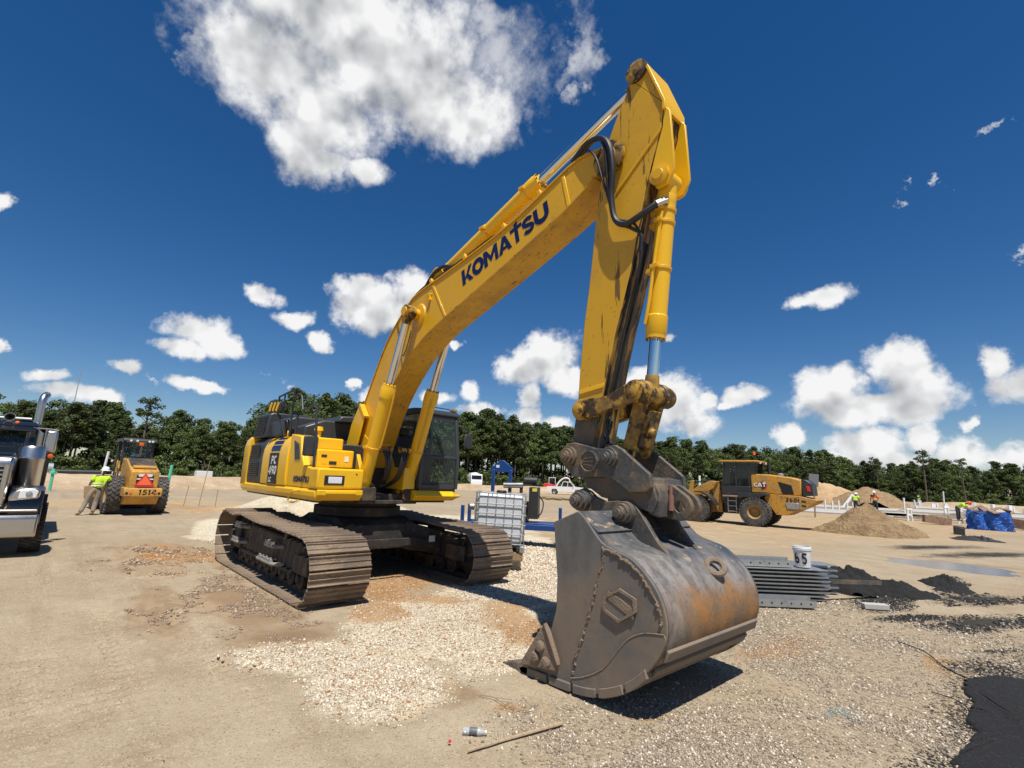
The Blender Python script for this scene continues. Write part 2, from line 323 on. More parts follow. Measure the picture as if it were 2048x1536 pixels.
# ------------------------------------------------------------------ ground
ENV= [(183.8, 11.0), (182.0, 10.8), (179.8, 11.0), (177.5, 10.7), (176.1, 11.0), (174.1, 8.8), (172.6, 10.2), (170.7, 10.8), (168.9, 9.3), (166.8, 10.2), (165.0, 11.2), (163.0, 15.8), (161.1, 17.5), (158.6, 16.5), (156.0, 17.2), (152.7, 15.6), (148.9, 16.2), (142.6, 16.8), (138.6, 17.3), (135.7, 16.0), (131.7, 15.2), (127.8, 14.8), (122.3, 13.6), (119.7, 14.0), (116.2, 13.4), (112.4, 13.4), (109.6, 13.4), (107.1, 13.0), (104.6, 11.9), (101.6, 10.1), (98.7, 11.1), (96.7, 10.6), (95.2, 10.1), (93.6, 11.2), (92.3, 11.0)]
GRAVEL= [(-11.8,4.2,.25,0,0,.25),(-11.5,4.2,.3,0,0,.3),(4.418, -2.419, 0.367, 0.922, 1.394, -1.0), (5.335, -2.197, 0.664, 1.255, 0.852, -0.627), (3.934, -0.785, 0.448, 0.696, 0.555, -0.376), (3.722, 0.344, 0.742, 0.921, 0.439, -0.288), (0.796, 4.295, 0.806, 0.82, 0.122, -0.065), (5.159, -0.66, 0.976, 1.165, 0.725, -0.511), (-8.456, -0.667, 0.252, 1.181, 0.28, -0.106), (-5.278, 0.293, 0.236, 0.732, 0.315, -0.14), (-8.275, 8.336, 0.121, 0.17, 0.178, -0.056), (2.336, 2.092, 0.749, 0.842, 0.424, -0.254)]
RUST= [(1.9,-.1,.55,.6,.5,-.45),(3.2,-.9,.9,1.2,.9,-.7),(-3.2,-1.9,.4,.9,.4,-.2),(4.4,.6,.8,.9,.6,-.5),(2.201, -0.168, 0.671, 1.161, 0.899, -0.563), (3.307, -1.277, 1.124, 2.224, 1.311, -0.879), (3.084, 0.235, 0.903, 1.266, 1.67, -1.071), (-2.697, -1.502, 0.269, 1.097, 0.348, -0.183), (-3.795, -2.841, 0.252, 1.98, 0.556, -0.287), (-17.804, 0.295, 0.146, 0.827, 0.246, -0.037), (7.389, 2.177, 1.428, 0.515, 1.766, -1.253), (8.818, 3.286, 4.424, 0.568, 2.515, -1.821), (9.151, 2.546, 4.347, 0.413, 4.303, -3.198), (7.43, -0.64, 2.567, 1.564, 7.127, -5.408), (6.545, -1.653, 2.566, 2.883, 8.426, -6.37)]
BROWN= [(7.5,14.7,.45,0,0,.6),(5.971, -1.824, 1.263, 1.772, 2.077, -1.548), (6.184, -2.131, 2.197, 3.277, 4.257, -3.218), (3.694, -2.428, 0.76, 2.172, 2.214, -1.548), (0.864, -2.302, 0.314, 1.239, 0.948, -0.593), (2.506, -2.472, 0.38, 1.324, 1.538, -1.031), (0.356, -3.432, 0.318, 2.64, 1.013, -0.64), (1.98, -3.468, 0.651, 4.625, 2.395, -1.614)]
BLACK= [(9.52, 1.30, 1.7, 0.1, 0.30, -0.24),(9.6,.9,1.7,.1,.3,-.25),(8.9,6.6,1.5,.1,1.8,-1.2), (8.838, 6.456, 1.547, 0.139, 2.107, -1.427), (8.559, 8.776, 1.264, 0.12, 1.739, -1.115), (8.11, 5.89, 1.94, 0.318, 3.511, -2.353), (7.353, 7.263, 1.804, 0.377, 0.935, -0.595), (7.983, 10.464, 2.923, 0.358, 0.887, -0.541), (7.901, 19.791, 0.655, 0.052, 1.311, -0.678), (6.286, 20.723, 0.671, 0.094, 1.314, -0.635), (9.145, 4.651, 3.502, 0.259, 8.412, -5.972)]
GREY= [(8.113, -0.445, 0.495, 0.205, 1.105, -0.853), (7.879, 3.2, 0.469, 0.118, 0.557, -0.393), (7.297, -0.966, 0.796, 0.558, 1.471, -1.12), (8.863, 1.768, 0.873, 0.133, 0.546, -0.409), (6.783, 4.725, 0.656, 0.215, 0.857, -0.564)]
BLUE= [(8.417, 0.741, 5.665, 1.502, 6.763, -5.123), (8.548, 0.678, 8.93, 2.174, 8.621, -6.566)]
TAN= [(-0.032, 41.138, 0.07, 0.015, 0.088, -0.025), (-22.857, -1.698, 0.014, 0.158, 0.34, -0.011), (-7.836, 14.185, 0.192, 0.181, 0.424, -0.123)]
CHURN= [(1.374, -2.431, 0.261, 1.032, 0.424, -0.272), (3.409, -2.505, 0.397, 1.232, 1.037, -0.719), (1.684, -3.483, 0.345, 2.575, 0.541, -0.36), (-3.84, -2.927, 0.11, 0.914, 0.296, -0.153), (-2.913, -1.134, 0.281, 1.04, 0.246, -0.127)]
TREAD= [(2.487, -4.728, -0.05, 2.373, 0.247, -0.176)]

def vnoise(x, y, s, seed=0):
    x = np.asarray(x)*s; y = np.asarray(y)*s; xi = np.floor(x).astype(np.int64); yi = np.floor(y).astype(np.int64); xf = x-xi; yf = y-yi
    def hsh(a, b):
        h = (a*374761393+b*668265263+seed*1442695041) & 0xffffffff; h = ((h ^ (h >> 13))*1274126177) & 0xffffffff; return ((h ^ (h >> 16)) & 0xffff)/65535.
    u = xf*xf*(3-2*xf); v = yf*yf*(3-2*yf)
    return (hsh(xi,yi)*(1-u)+hsh(xi+1,yi)*u)*(1-v)+(hsh(xi,yi+1)*(1-u)+hsh(xi+1,yi+1)*u)*v
def fbm(x, y, s, oct=4, seed=0):
    r = 0; a = .5
    for k in range(oct): r = r+a*vnoise(x,y,s,seed+k*17); s *= 2.03; a *= .5
    return r
def mask(lst, x, y, warp=.35):
    w1 = (fbm(x,y,.9,4,5)-.47)*2; w2 = (fbm(x,y,.9,4,55)-.47)*2; m = np.zeros(np.shape(x))
    for cx, cy, a, b, c, d in lst:
        dx = x-cx; dy = y-cy; u = a*dx+b*dy+w1*warp*1.2; v = c*dx+d*dy+w2*warp*1.2
        m = np.maximum(m, np.clip(1.35-np.sqrt(u*u+v*v), 0, 1))
    return m
PILE = [(6.75,7.65,.95,.62,.36,.4),(6.35,8.55,.7,.5,.30,-.2),(7.45,8.0,.75,.5,.25,.6),(7.9,10.3,.42,.60,.22,.3),(8.15,9.6,.30,.5,.10,0)]
def height(x, y):
    near = np.clip(1.3-np.hypot(x-5,y)/30, 0, 1)
    h = ((fbm(x,y,.35,3,1)-.45)*.05+(fbm(x,y,2.2,3,9)-.45)*.022+(fbm(x,y,9.,2,21)-.38)*.010)*near
    ch = mask(CHURN, x, y); h = h+ch*((fbm(x*.6+y*.3,y*1.4,2.6,4,31)-.45)*.26+np.maximum(0,fbm(x,y,6,3,77)-.48)*.26+.012*np.sin(2*np.pi*(x*.9+y*.35)/.16)*(fbm(x,y,.9,2,88) > .45))
    g = mask(GRAVEL, x, y); h = h+g*(.012+(fbm(x,y,1.4,3,41)-.45)*.05)
    # long tread print left by wheels on the left
    tr = mask(TREAD, x, y, .05); h = h-tr*.010*(np.sin(x*38+np.sin(y*9)*1.5) > .2)*(np.abs(np.mod(y*1.5,1)-.5) > .16)
    for x0,y0,x1,y1,w in ((9.2,-4.78,-5,-4.62,.34),(9.0,-4.05,-5,-4.15,.34),(5.2,-3.3,-4,-3.35,.36),(4.2,-2.75,-1.5,-3.0,.36),(6.3,-3.4,1.0,-2.55,.30),(9.2,-3.2,3.5,-4.6,.30)):
        L = math.hypot(x1-x0,y1-y0); ux, uy = (x1-x0)/L, (y1-y0)/L; s = (x-x0)*ux+(y-y0)*uy; d = (x-x0)*-uy+(y-y0)*ux
        mk = np.clip(1.6-np.abs(d)/(w/2)*1.3,0,1)*np.clip(s,0,1)*np.clip(L-s,0,1)*np.clip(fbm(x,y,.5,2,61)*3-.75,0,1)
        h = h-mk*.02+mk*.030*np.sign(np.sin(2*np.pi*s/.17+np.abs(d)*9))*(np.abs(d) > .02)
    # spoil heap beside the rear of the right track
    h = h+.26*np.exp(-(((x+2.75)/.65)**2+((y+2.25)/.40)**2))*(1+.8*(fbm(x,y,3,4,8)-.5))
    # loose stone bank behind the machine
    d1 = np.exp(-(((x+11.5)/3.6)**2+((y-4.2)/3.4)**2)**1.6); h = h+d1*1.15*(1+.25*(fbm(x,y,.8,3,12)-.5))
    # keep it level where the machine stands and where things are set down
    flat = np.clip(1.6-np.maximum(np.abs(x)/2.9, np.abs(y)/2.05), 0, 1); h = h*(1-np.clip(flat*3,0,1))
    for (fx, fy, r) in ((6.6,0,1.35),(1.25,2.95,.9),(5.9,5.7,1.1),(5.0,6.3,1.5),(-4.9,-5.2,1.2)):
        k = np.clip(1.5-np.hypot(x-fx,y-fy)/r, 0, 1); h = h*(1-.85*k)-.012*k
    bl = np.exp(-(((x-7.55)/1.5)**2+((y-14.7)/1.15)**2)**1.4); h = h-bl*.075*(1+.6*(fbm(x,y,1.3,3,71)-.47)*2)
    return h
def grid_axis(a, b, step, far0, far1, g=1.13):
    c = list(np.arange(a, b, step)); s = step; v = a
    L = []
    while v > far0: s *= g; v -= s; L.append(v)
    s = step; v = c[-1]; Rr = []
    while v < far1: s *= g; v += s; Rr.append(v)
    return np.array(L[::-1]+c+Rr)
def ground():
    xs = grid_axis(-4.2,10.2,.042,-1500,1500); ys = grid_axis(-5.6,16.9,.046,-1500,1500)
    X, Y = np.meshgrid(xs, ys); nx, ny = len(xs), len(ys); x = X.ravel(); y = Y.ravel(); z = height(x, y)
    me = bpy.data.meshes.new('ground'); me.vertices.add(nx*ny); me.vertices.foreach_set('co', np.stack([x,y,z],1).astype(np.float32).ravel())
    i = np.arange((nx-1)*(ny-1)); r = i//(nx-1); c = i % (nx-1); a = r*nx+c
    q = np.stack([a,a+1,a+nx+1,a+nx],1).astype(np.int32)
    me.loops.add(q.size); me.loops.foreach_set('vertex_index', q.ravel()); me.polygons.add(len(q)); me.polygons.foreach_set('loop_start', np.arange(0,q.size,4,dtype=np.int32)); me.polygons.foreach_set('use_smooth', np.ones(len(q),bool))
    me.update(calc_edges=True)
    for nm, ls in (('mA',(GRAVEL,RUST,BROWN,BLACK)),('mB',(GREY,TAN,CHURN,BLUE))):
        at = me.attributes.new(nm,'FLOAT_COLOR','POINT'); at.data.foreach_set('color', np.stack([mask(l,x,y,.9 if l is RUST or l is BROWN else .35)*(1.0) for l in ls],1).astype(np.float32).ravel())
    m = bpy.data.materials.new('site_ground'); m.use_nodes = True; t = NT(m.node_tree); bs = t.n['Principled BSDF']
    tc = t.new('ShaderNodeTexCoord'); P = tc.outputs['Object']
    def attr(n):
        at = t.new('ShaderNodeAttribute'); at.attribute_name = n; s = t.new('ShaderNodeSeparateColor'); t.l.new(at.outputs['Color'], s.inputs[0]); return s.outputs[0], s.outputs[1], s.outputs[2], at.outputs['Alpha']
    az = np.degrees(np.arctan2(y+4.88, x-10.05)) % 360; dd = np.hypot(x-10.05,y+4.88)
    at = me.attributes.new('mC','FLOAT','POINT'); at.data.foreach_set('value', np.clip((dd-np.interp(az,[0,88,100,120,140,160,185,360],[200,200,185,150,125,108,98,110])+5)/6,0,1).astype(np.float32))
    gv, ru, bn, bk = attr('mA'); gy, tn, chn, bl = attr('mB')
    nL = t.noise(P, .22, 5, .6); nM = t.noise(P, 1.6, 6, .62); nS = t.noise(P, 14, 6, .65); nF = t.noise(P, 75, 4, .7)
    vo = t.new('ShaderNodeTexVoronoi'); t.put(vo.inputs['Vector'], P); vo.inputs['Scale'].default_value = 42.; vs = t.new('ShaderNodeSeparateColor'); t.l.new(vo.outputs['Color'], vs.inputs[0])
    v2 = t.new('ShaderNodeTexVoronoi'); t.put(v2.inputs['Vector'], P); v2.inputs['Scale'].default_value = 95.; vs2 = t.new('ShaderNodeSeparateColor'); t.l.new(v2.outputs['Color'], vs2.inputs[0])
    def blob(mk, n, lo=.30, hi=.62, k=.9): return t.smooth(t.math('ADD', mk, t.math('MULTIPLY', t.math('SUBTRACT', n, .5), k)), lo, hi)
    c = t.mix(t.smooth(nL,.35,.65), (0.325,0.252,0.164), (0.386,0.312,0.210))
    c = t.mix(t.math('MULTIPLY', t.smooth(nM,.42,.70),.6), c, (0.267,0.195,0.121))
    wv = t.noise(t.vec('MULTIPLY', P, (.10,1.3,1)), 1.1, 5, .6)
    c = t.mix(t.math('MULTIPLY', t.smooth(wv,.5,.68),.5), c, (0.239,0.184,0.121))
    c = t.mix(t.math('MULTIPLY', t.smooth(nS,.52,.70),.4), c, (0.479,0.399,0.276))
    c = t.mix(t.math('MULTIPLY', t.smooth(vs2.outputs[0],.86,.92),.5), c, (0.510,0.436,0.308))
    c = t.mix(t.math('MULTIPLY', t.smooth(vs2.outputs[1],.90,.95),.5), c, (0.109,0.083,0.056))
    c = t.mix(t.math('MULTIPLY', blob(tn,nM,.2,.8), .8), c, t.mix(t.smooth(nM,.4,.65), (0.363,0.248,0.131), (0.464,0.346,0.203)))
    gcol = t.mix(vs.outputs[0], (0.209,0.160,0.104), (0.478,0.396,0.274)); gcol = t.mix(t.math('MULTIPLY', t.smooth(nM,.45,.68), .6), gcol, (0.386,0.289,0.173))
    c = t.mix(t.math('MULTIPLY', blob(gy,nM,.15,.7), .75), c, gcol)
    ch_c = t.mix(t.smooth(nM,.4,.7), (0.325,0.233,0.141), (0.224,0.154,0.092))
    c = t.mix(t.math('MULTIPLY', blob(chn,t.math('ADD',t.math('MULTIPLY',nM,.6),t.math('MULTIPLY',nS,.4)),.35,.85,1.6), .85), c, ch_c)
    wcol = t.mix(vs.outputs[0], (0.386,0.315,0.212), (0.736,0.666,0.498)); wcol = t.mix(t.math('MULTIPLY', t.smooth(nM,.50,.64),.5), wcol, (0.460,0.324,0.174))
    c = t.mix(blob(gv,nM,.35,.6), c, wcol)
    c = t.mix(t.math('MULTIPLY', blob(ru,nM,.40,.95,1.7), .8), c, t.mix(t.smooth(nS,.35,.65), (0.355,0.166,0.056), (0.386,0.256,0.124)))
    c = t.mix(t.math('MULTIPLY', blob(bn,wv,.50,1.0,2.4), .5), c, (0.224,0.139,0.069))
    c = t.mix(t.math('MULTIPLY', blob(t.math('MULTIPLY',bk,1.15),t.math('ADD',t.math('MULTIPLY',vs.outputs[2],.55),t.math('MULTIPLY',nM,.45)),.60,.66,1.5),.95), c, t.mix(t.smooth(vs.outputs[1],.6,.9), (0.022,0.021,0.017), (0.058,0.054,0.045)))
    c = t.mix(t.math('MULTIPLY', blob(bl,nS,.5,.9,1.2), .7), c, (0.093,0.256,0.301))
    fa = t.new('ShaderNodeAttribute'); fa.attribute_name = 'mC'; c = t.mix(fa.outputs['Fac'], c, (.035,.034,.018))
    t.put(bs.inputs['Base Color'], c); bs.inputs['Roughness'].default_value = .95; bs.inputs['Specular IOR Level'].default_value = .2
    hh = t.math('ADD', t.math('MULTIPLY', nS, .5), t.math('MULTIPLY', nF, .22)); hh = t.math('ADD', hh, t.math('MULTIPLY', t.math('MULTIPLY', vo.outputs['Distance'], -.5), t.math('MAXIMUM', gv, gy)))
    b = t.new('ShaderNodeBump'); b.inputs['Strength'].default_value = .9; b.inputs['Distance'].default_value = .03; t.put(b.inputs['Height'], hh); t.l.new(b.outputs[0], bs.inputs['Normal'])
    me.materials.append(m); o = place('ground', me); o['kind'] = 'structure'; o['label'] = 'compacted sandy ground with gravel and tyre marks'
ground()
def stone_material(name, c0, c1, c2):
    m = bpy.data.materials.new(name); m.use_nodes = True; t = NT(m.node_tree); bs = t.n['Principled BSDF']
    g = t.new('ShaderNodeNewGeometry'); r = g.outputs['Random Per Island']
    c = t.mix(r, c0, c1); c = t.mix(t.smooth(r,.86,.9), c, c2); t.put(bs.inputs['Base Color'], c); bs.inputs['Roughness'].default_value = .9; return m
def stones(name, mk, n, smin, smax, mat, box, label, power=1.0, seed=1):
    """loose stones: every stone a small lumpy octahedron lying in the ground surface"""
    rg = np.random.default_rng(seed); x0,x1,y0,y1 = box; px = []; py = []; got = 0
    while got < n:
        x = rg.uniform(x0,x1,n*3); y = rg.uniform(y0,y1,n*3); d = np.hypot(x-8.5,y+3.0)
        keep = rg.random(n*3) < mk(x,y)*np.clip((3.2/np.maximum(d,2.2))**power,0,1)
        px.append(x[keep]); py.append(y[keep]); got += keep.sum()
    x = np.concatenate(px)[:n]; y = np.concatenate(py)[:n]; d = np.hypot(x-8.5,y+3)
    s = (smin+(smax-smin)*rg.random(n)**5)*np.clip(d/7,.8,1.8); z = height(x,y)+s*.15
    base = np.array([(1,0,0),(0,1,0),(-1,0,0),(0,-1,0),(0,0,1),(0,0,-1)],float)
    fs = np.array([(0,1,4),(1,2,4),(2,3,4),(3,0,4),(1,0,5),(2,1,5),(3,2,5),(0,3,5)])
    V = base[None]*(1+rg.uniform(-.35,.35,(n,6,3)))+rg.uniform(-.25,.25,(n,6,3)); V[:,:,2] *= .65
    a = rg.uniform(0,6.28,n); ca, sa = np.cos(a), np.sin(a); st = rg.uniform(.7,1.3,n)
    vx = V[:,:,0]*st[:,None]; vy = V[:,:,1]/st[:,None]
    W = np.stack([vx*ca[:,None]-vy*sa[:,None], vx*sa[:,None]+vy*ca[:,None], V[:,:,2]],2)*s[:,None,None]+np.stack([x,y,z],1)[:,None,:]
    F = (fs[None]+(np.arange(n)*6)[:,None,None]).reshape(-1,3).astype(np.int32)
    me = bpy.data.meshes.new(name); me.vertices.add(n*6); me.vertices.foreach_set('co', W.astype(np.float32).ravel())
    me.loops.add(F.size); me.loops.foreach_set('vertex_index', F.ravel()); me.polygons.add(len(F)); me.polygons.foreach_set('loop_start', np.arange(0,F.size,3,dtype=np.int32)); me.update(calc_edges=True)
    me.materials.append(mat); o = place(name, me); tag(o, label, 'gravel', None, 'stuff'); return o
stones('white_gravel', lambda x,y: np.clip(mask(GRAVEL,x,y)*1.4-.35,0,1)*(1-.85*np.clip(mask(RUST,x,y,.9)*1.5-.2,0,1)), 80000, .005, .027, stone_material('limestone_chips',(.36,.29,.20),(.82,.73,.58),(.36,.18,.075)), (-6,8,-4.2,7), 'crushed white stone spread in front of the tracks', 1.0, 2)
stones('rusty_gravel', lambda x,y: np.clip(mask(RUST,x,y,.9)*1.1-.15,0,1)**1.5*np.clip((fbm(x,y,2.0,4,14)-.30)*3.2,0,1), 22000, .005, .018, stone_material('rusty_chips',(.26,.12,.045),(.52,.32,.15),(.66,.55,.40)), (-5,8,-4.2,4), 'orange stained stones near the tracks', .9, 12)
stones('asphalt_crumbs', lambda x,y: np.clip(mask(BLACK,x,y)*1.6-.35,0,1)*(fbm(x,y,2.6,3,44) > .42), 16000, .006, .024, stone_material('asphalt_crumbs',(.012,.011,.011),(.045,.042,.040),(.30,.26,.21)), (5.5,10.3,-1,14), 'black asphalt crumbs scattered over the gravel at right', .8, 13)
stones('grey_gravel', lambda x,y: np.clip(mask(GREY,x,y)*1.5-.25,0,1)*(.25+.75*(fbm(x,y,1.1,3,91) > .42)), 72000, .005, .022, stone_material('grey_chips',(.17,.13,.09),(.50,.415,.305),(.68,.59,.46)), (4,10.3,-3.5,12), 'loose grey and tan stones right of the bucket', 1.25, 3)
stones('loose_grit', lambda x,y: .25+.75*(fbm(x,y,.7,3,19) > .5), 12000, .003, .009, stone_material('grit',(.16,.12,.09),(.52,.46,.38),(.08,.06,.05)), (-4,10.3,-5.6,2), 'fine grit lying on the sandy ground', 1.3, 4)
stones('dirt_clods', lambda x,y: np.clip(mask(CHURN,x,y)*1.6-.6,0,1)*(fbm(x,y,2.3,3,29) > .5), 9000, .006, .030, stone_material('clods',(.20,.14,.09),(.36,.265,.18),(.44,.35,.26)), (-5,6,-4.6,0), 'clods of churned soil beside the near track', .6, 5)

# ------------------------------------------------------------------ heaps, banks, puddle, slabs
def heap(name, cx, cy, rx, ry, hgt, mat, label, cat='heap', n=44, power=1.25, rough=.25, sd=0, rot=0, kind=None, peak=(0,0), group=None):
    ca, sa = math.cos(rot), math.sin(rot); g = np.linspace(-1.15,1.15,n); U, V = np.meshgrid(g,g); u = U.ravel(); v = V.ravel()
    r = np.sqrt((u-peak[0]*np.clip(1-np.hypot(u,v),0,1))**2+(v-peak[1]*np.clip(1-np.hypot(u,v),0,1))**2)*(1+(fbm(u,v,1.7,3,sd)-.47)*.7)
    z = hgt*np.clip(1-r,0,1)**(1/power)*(1+rough*(fbm(u,v,4,4,sd+3)-.47)*2)+np.where(r < 1, rough*.35*hgt*(fbm(u,v,13,4,sd+7)-.4), 0); z = np.where(r >= 1, -.05, z)
    x = u*rx*ca-v*ry*sa; y = u*rx*sa+v*ry*ca
    me = bpy.data.meshes.new(name); idx = np.arange(n*n).reshape(n,n); keep = []
    rr = r.reshape(n,n)
    for i in range(n-1):
        for j in range(n-1):
            if rr[i:i+2,j:j+2].min() < 1: keep.append((idx[i,j],idx[i,j+1],idx[i+1,j+1],idx[i+1,j]))
    me.from_pydata(list(zip(x,y,z)), [], [tuple(int(q) for q in k) for k in keep])
    bm = bmesh.new(); bm.from_mesh(me); bmesh.ops.delete(bm, geom=[v_ for v_ in bm.verts if not v_.link_faces], context='VERTS'); bm.to_mesh(me); bm.free()
    me.polygons.foreach_set('use_smooth', [True]*len(me.polygons)); me.materials.append(mat)
    o = place(name, me, loc=(cx,cy,0)); tag(o, label, cat, group, kind); return o
M_sand = material('damp_sand', (.38,.25,.12), .95, layers=[((.24,.155,.075),2.2,U1,.40,.62,.85),((.44,.33,.205),7,U1,.50,.66,.7)], bump=(5,1.), bumpd=.3)
M_osand = material('orange_sand', (.50,.33,.165), .95, layers=[((.36,.23,.12),.5,U1,.42,.6,.8),((.58,.43,.26),2,U1,.5,.7,.6)], bump=(5,.8), bumpd=.15)
M_asph = material('asphalt_millings', (.016,.015,.015), .9, layers=[((.060,.057,.053),30,U1,.55,.7,.8),((.20,.17,.14),60,U1,.66,.72,.7)], bump=(40,1.), bumpd=.05)
M_bank = material('sandy_bank', (.46,.345,.215), .95, layers=[((.36,.245,.14),.35,U1,.42,.62,.8),((.56,.46,.33),1.5,U1,.5,.7,.6)], bump=(4,.7), bumpd=.15)
heap('sand_pile', 3.15, 25.2, 2.05, 2.0, 1.42, M_sand, 'pile of damp brown sand beside the haul road, in front of the slabs', 'sand pile', 60, 1.05, .22, 3)
heap('dirt_mound', -17.5, 88, 7.0, 6, 3.6, M_osand, 'long orange sand mound behind the wheel loader', 'mound', 40, 1.6, .25, 5, .2)
heap('dirt_mound', -10.5, 86, 5.0, 5, 2.9, M_sand, 'brown earth mound next to the orange one, behind the sign', 'mound', 40, 1.3, .25, 15, .2)
for k, (cx,cy,rx,ry,h,rt) in enumerate(PILE[:5]):
    heap('asphalt_heap', cx, cy, rx, ry, h, M_asph, ['black asphalt heap touching the end of the steel stack','low black asphalt heap behind the steel stack','black asphalt heap spreading towards the gravel','small separate black heap right of the larger one','thin black spill beside the small heap'][k], 'heap', 56, 1.3, .75, 20+k, rt, group='asphalt heaps by the steel stack')
heap('soil_heap', -15.4, 1.35, 2.0, 1.5, .32, M_osand, 'low orange soil heap just right of the roller', 'heap', 30, 1.3, .5, 33)
def asphalt_patch():
    out = [(9.05,2.8),(9.23,3.28),(9.47,3.42),(9.74,3.34),(10.0,2.58),(10.08,1.19),(9.84,.35),(9.51,.02),(9.31,.21),(9.22,.4),(9.27,.81),(9.29,1.22),(9.18,1.51),(9.19,2.02),(9.08,2.34)]
    rg = np.random.default_rng(8); p = np.array(out+[out[0]]); c = np.concatenate([[0],np.cumsum(np.hypot(*np.diff(p,axis=0).T))]); n = 150; q = np.linspace(0,c[-1],n+1)[:-1]
    x = np.interp(q,c,p[:,0])+rg.normal(0,.014,n); y = np.interp(q,c,p[:,1])+rg.normal(0,.014,n); cx, cy = 9.6, 1.7; vs = []; fs = []
    rings = [(1.0,-.03),(.975,.022),(.93,.034),(.8,.038),(.6,.040),(.4,.040),(.2,.040)]
    for k, z in rings:
        for i in range(n): vs.append((cx+(x[i]-cx)*k, cy+(y[i]-cy)*k, z+(rg.uniform(-.006,.006) if z > 0 else 0)))
    for a in range(len(rings)-1): fs += [(a*n+i,a*n+(i+1)%n,(a+1)*n+(i+1)%n,(a+1)*n+i) for i in range(n)]
    fs.append(tuple(range((len(rings)-1)*n,len(rings)*n))); b = MB(); b.add(vs, fs); o = b.build('asphalt_patch', M_asph, None, smooth=60); tag(o, 'black asphalt patch spread at the lower right corner', 'asphalt', kind='structure')
asphalt_patch()
# water
def puddle():
    m = material('puddle_water', (.15,.12,.09), .16, spec=.25)
    n = 40; vs = [(0,0,0)]; out = []
    for k in range(n):
        a = 2*math.pi*k/n; r = 1+.22*math.sin(3*a+1)+.13*math.sin(7*a)+.08*math.sin(13*a+2); vs.append((2.3*r*math.cos(a), 1.9*r*math.sin(a), 0))
    b = MB(); b.add(vs, [(0,k+1,(k+1)%n+1) for k in range(n)]); o = b.build('puddle', m, None, loc=(7.55,14.7,-.022), rot=(0,0,-.13)); tag(o, 'shallow puddle on the haul road reflecting the sky', 'puddle', kind='structure')
puddle()
def bank(name, pts, w, h, label, sd):
    b = MB(); L = []; n = 70; a = np.array(pts); c = np.concatenate([[0],np.cumsum(np.hypot(*np.diff(a,axis=0).T))]); prof = [(-1,-.05),(-.75,.35),(-.45,.8),(-.1,1),(.3,.95),(.7,.5),(1,-.05)]
    for i in range(n):
        s = c[-1]*i/(n-1); x = np.interp(s,c,a[:,0]); y = np.interp(s,c,a[:,1]); s2 = min(s+1,c[-1]); s1 = max(s-1,0)
        d = Vector((np.interp(s2,c,a[:,0])-np.interp(s1,c,a[:,0]), np.interp(s2,c,a[:,1])-np.interp(s1,c,a[:,1]),0)).normalized(); nn = Vector((d.y,-d.x,0))
        hh = h*(.7+.6*float(fbm(s,sd*3.1,.16,4,sd)))
        for u, v in prof: L.append((x+nn.x*u*w*(1+.3*float(fbm(s,u,.5,2,sd))), y+nn.y*u*w, v*hh*(1+.25*(float(fbm(s,u*3,.9,3,sd+2))-.5)) if v > 0 else v))
    m = len(prof); b.add(L, [(i*m+j,i*m+j+1,(i+1)*m+j+1,(i+1)*m+j) for i in range(n-1) for j in range(m-1)]); o = b.build(name, M_bank, None, smooth=60); tag(o, label, 'bank', kind='structure')
bank('embankment', [(-42,-22),(-44,-8),(-46,2),(-50,14),(-58,28),(-66,44)], 5, 1.05, 'low sandy embankment in front of the wood on the left', 3)
bank('embankment', [(-58,44),(-44,58),(-30,72),(-26,82)], 4, .9, 'sandy bank behind the parked pickup', 4)
bank('embankment', [(-8,118),(10,112),(30,104)], 4, .9, 'sandy bank at the far right edge of the site', 6)
M_conc = material('pale_concrete', (.44,.42,.39), .85, layers=[((.33,.30,.27),1.2,U1,.45,.7,.6),((.55,.53,.50),6,U1,.55,.75,.5)], bump=(20,.2))
for k, (x,y,w,d,r) in enumerate(((-4.5,52,13,9,.12),(3.5,55,12,10,.12),(-12,70,16,10,.12),(4,74,16,12,.12),(-6,96,22,14,.1),(14,92,16,16,.1))):
    b = MB(); b.box((0,0,.06),(w,d,.12)); o = b.build('building_slab', M_conc, None, bevel=.02, loc=(x,y,0), rot=(0,0,r)); tag(o, ['bare grey building slab behind the sign','bare grey building slab behind the blue tarp','grey slab in front of the orange mound','pale slab behind the bending worker','far pale slab before the trees','pale slab far at the right edge'][k], 'slab', 'building slabs')

# ------------------------------------------------------------------ the wood round the site
def leaf_material(name, a, b_, c_):
    m = bpy.data.materials.new(name); m.use_nodes = True; t = NT(m.node_tree); bs = t.n['Principled BSDF']
    g = t.new('ShaderNodeNewGeometry'); oi = t.new('ShaderNodeObjectInfo'); tc = t.new('ShaderNodeTexCoord')
    c = t.mix(t.smooth(t.noise(tc.outputs['Object'], .7, 3), .35,.65), a, b_); c = t.mix(t.math('MULTIPLY', g.outputs['Random Per Island'], .6), c, c_)
    c = t.mix(1., c, t.math('MULTIPLY_ADD', oi.outputs['Random'], .75, .55), 'MULTIPLY')
    t.put(bs.inputs['Base Color'], c); bs.inputs['Roughness'].default_value = .62; bs.inputs['Specular IOR Level'].default_value = .3
    tr = t.new('ShaderNodeBsdfTranslucent'); t.put(tr.inputs[0], c); mx = t.new('ShaderNodeMixShader'); mx.inputs[0].default_value = .18
    out = t.n['Material Output']; t.l.new(bs.outputs[0], mx.inputs[1]); t.l.new(tr.outputs[0], mx.inputs[2]); t.l.new(mx.outputs[0], out.inputs[0]); return m
M_lf1 = leaf_material('pine_foliage', (.070,.100,.028), (.120,.150,.040), (.038,.060,.018))
M_lf2 = leaf_material('broadleaf_foliage', (.085,.122,.030), (.145,.180,.048), (.046,.074,.022))
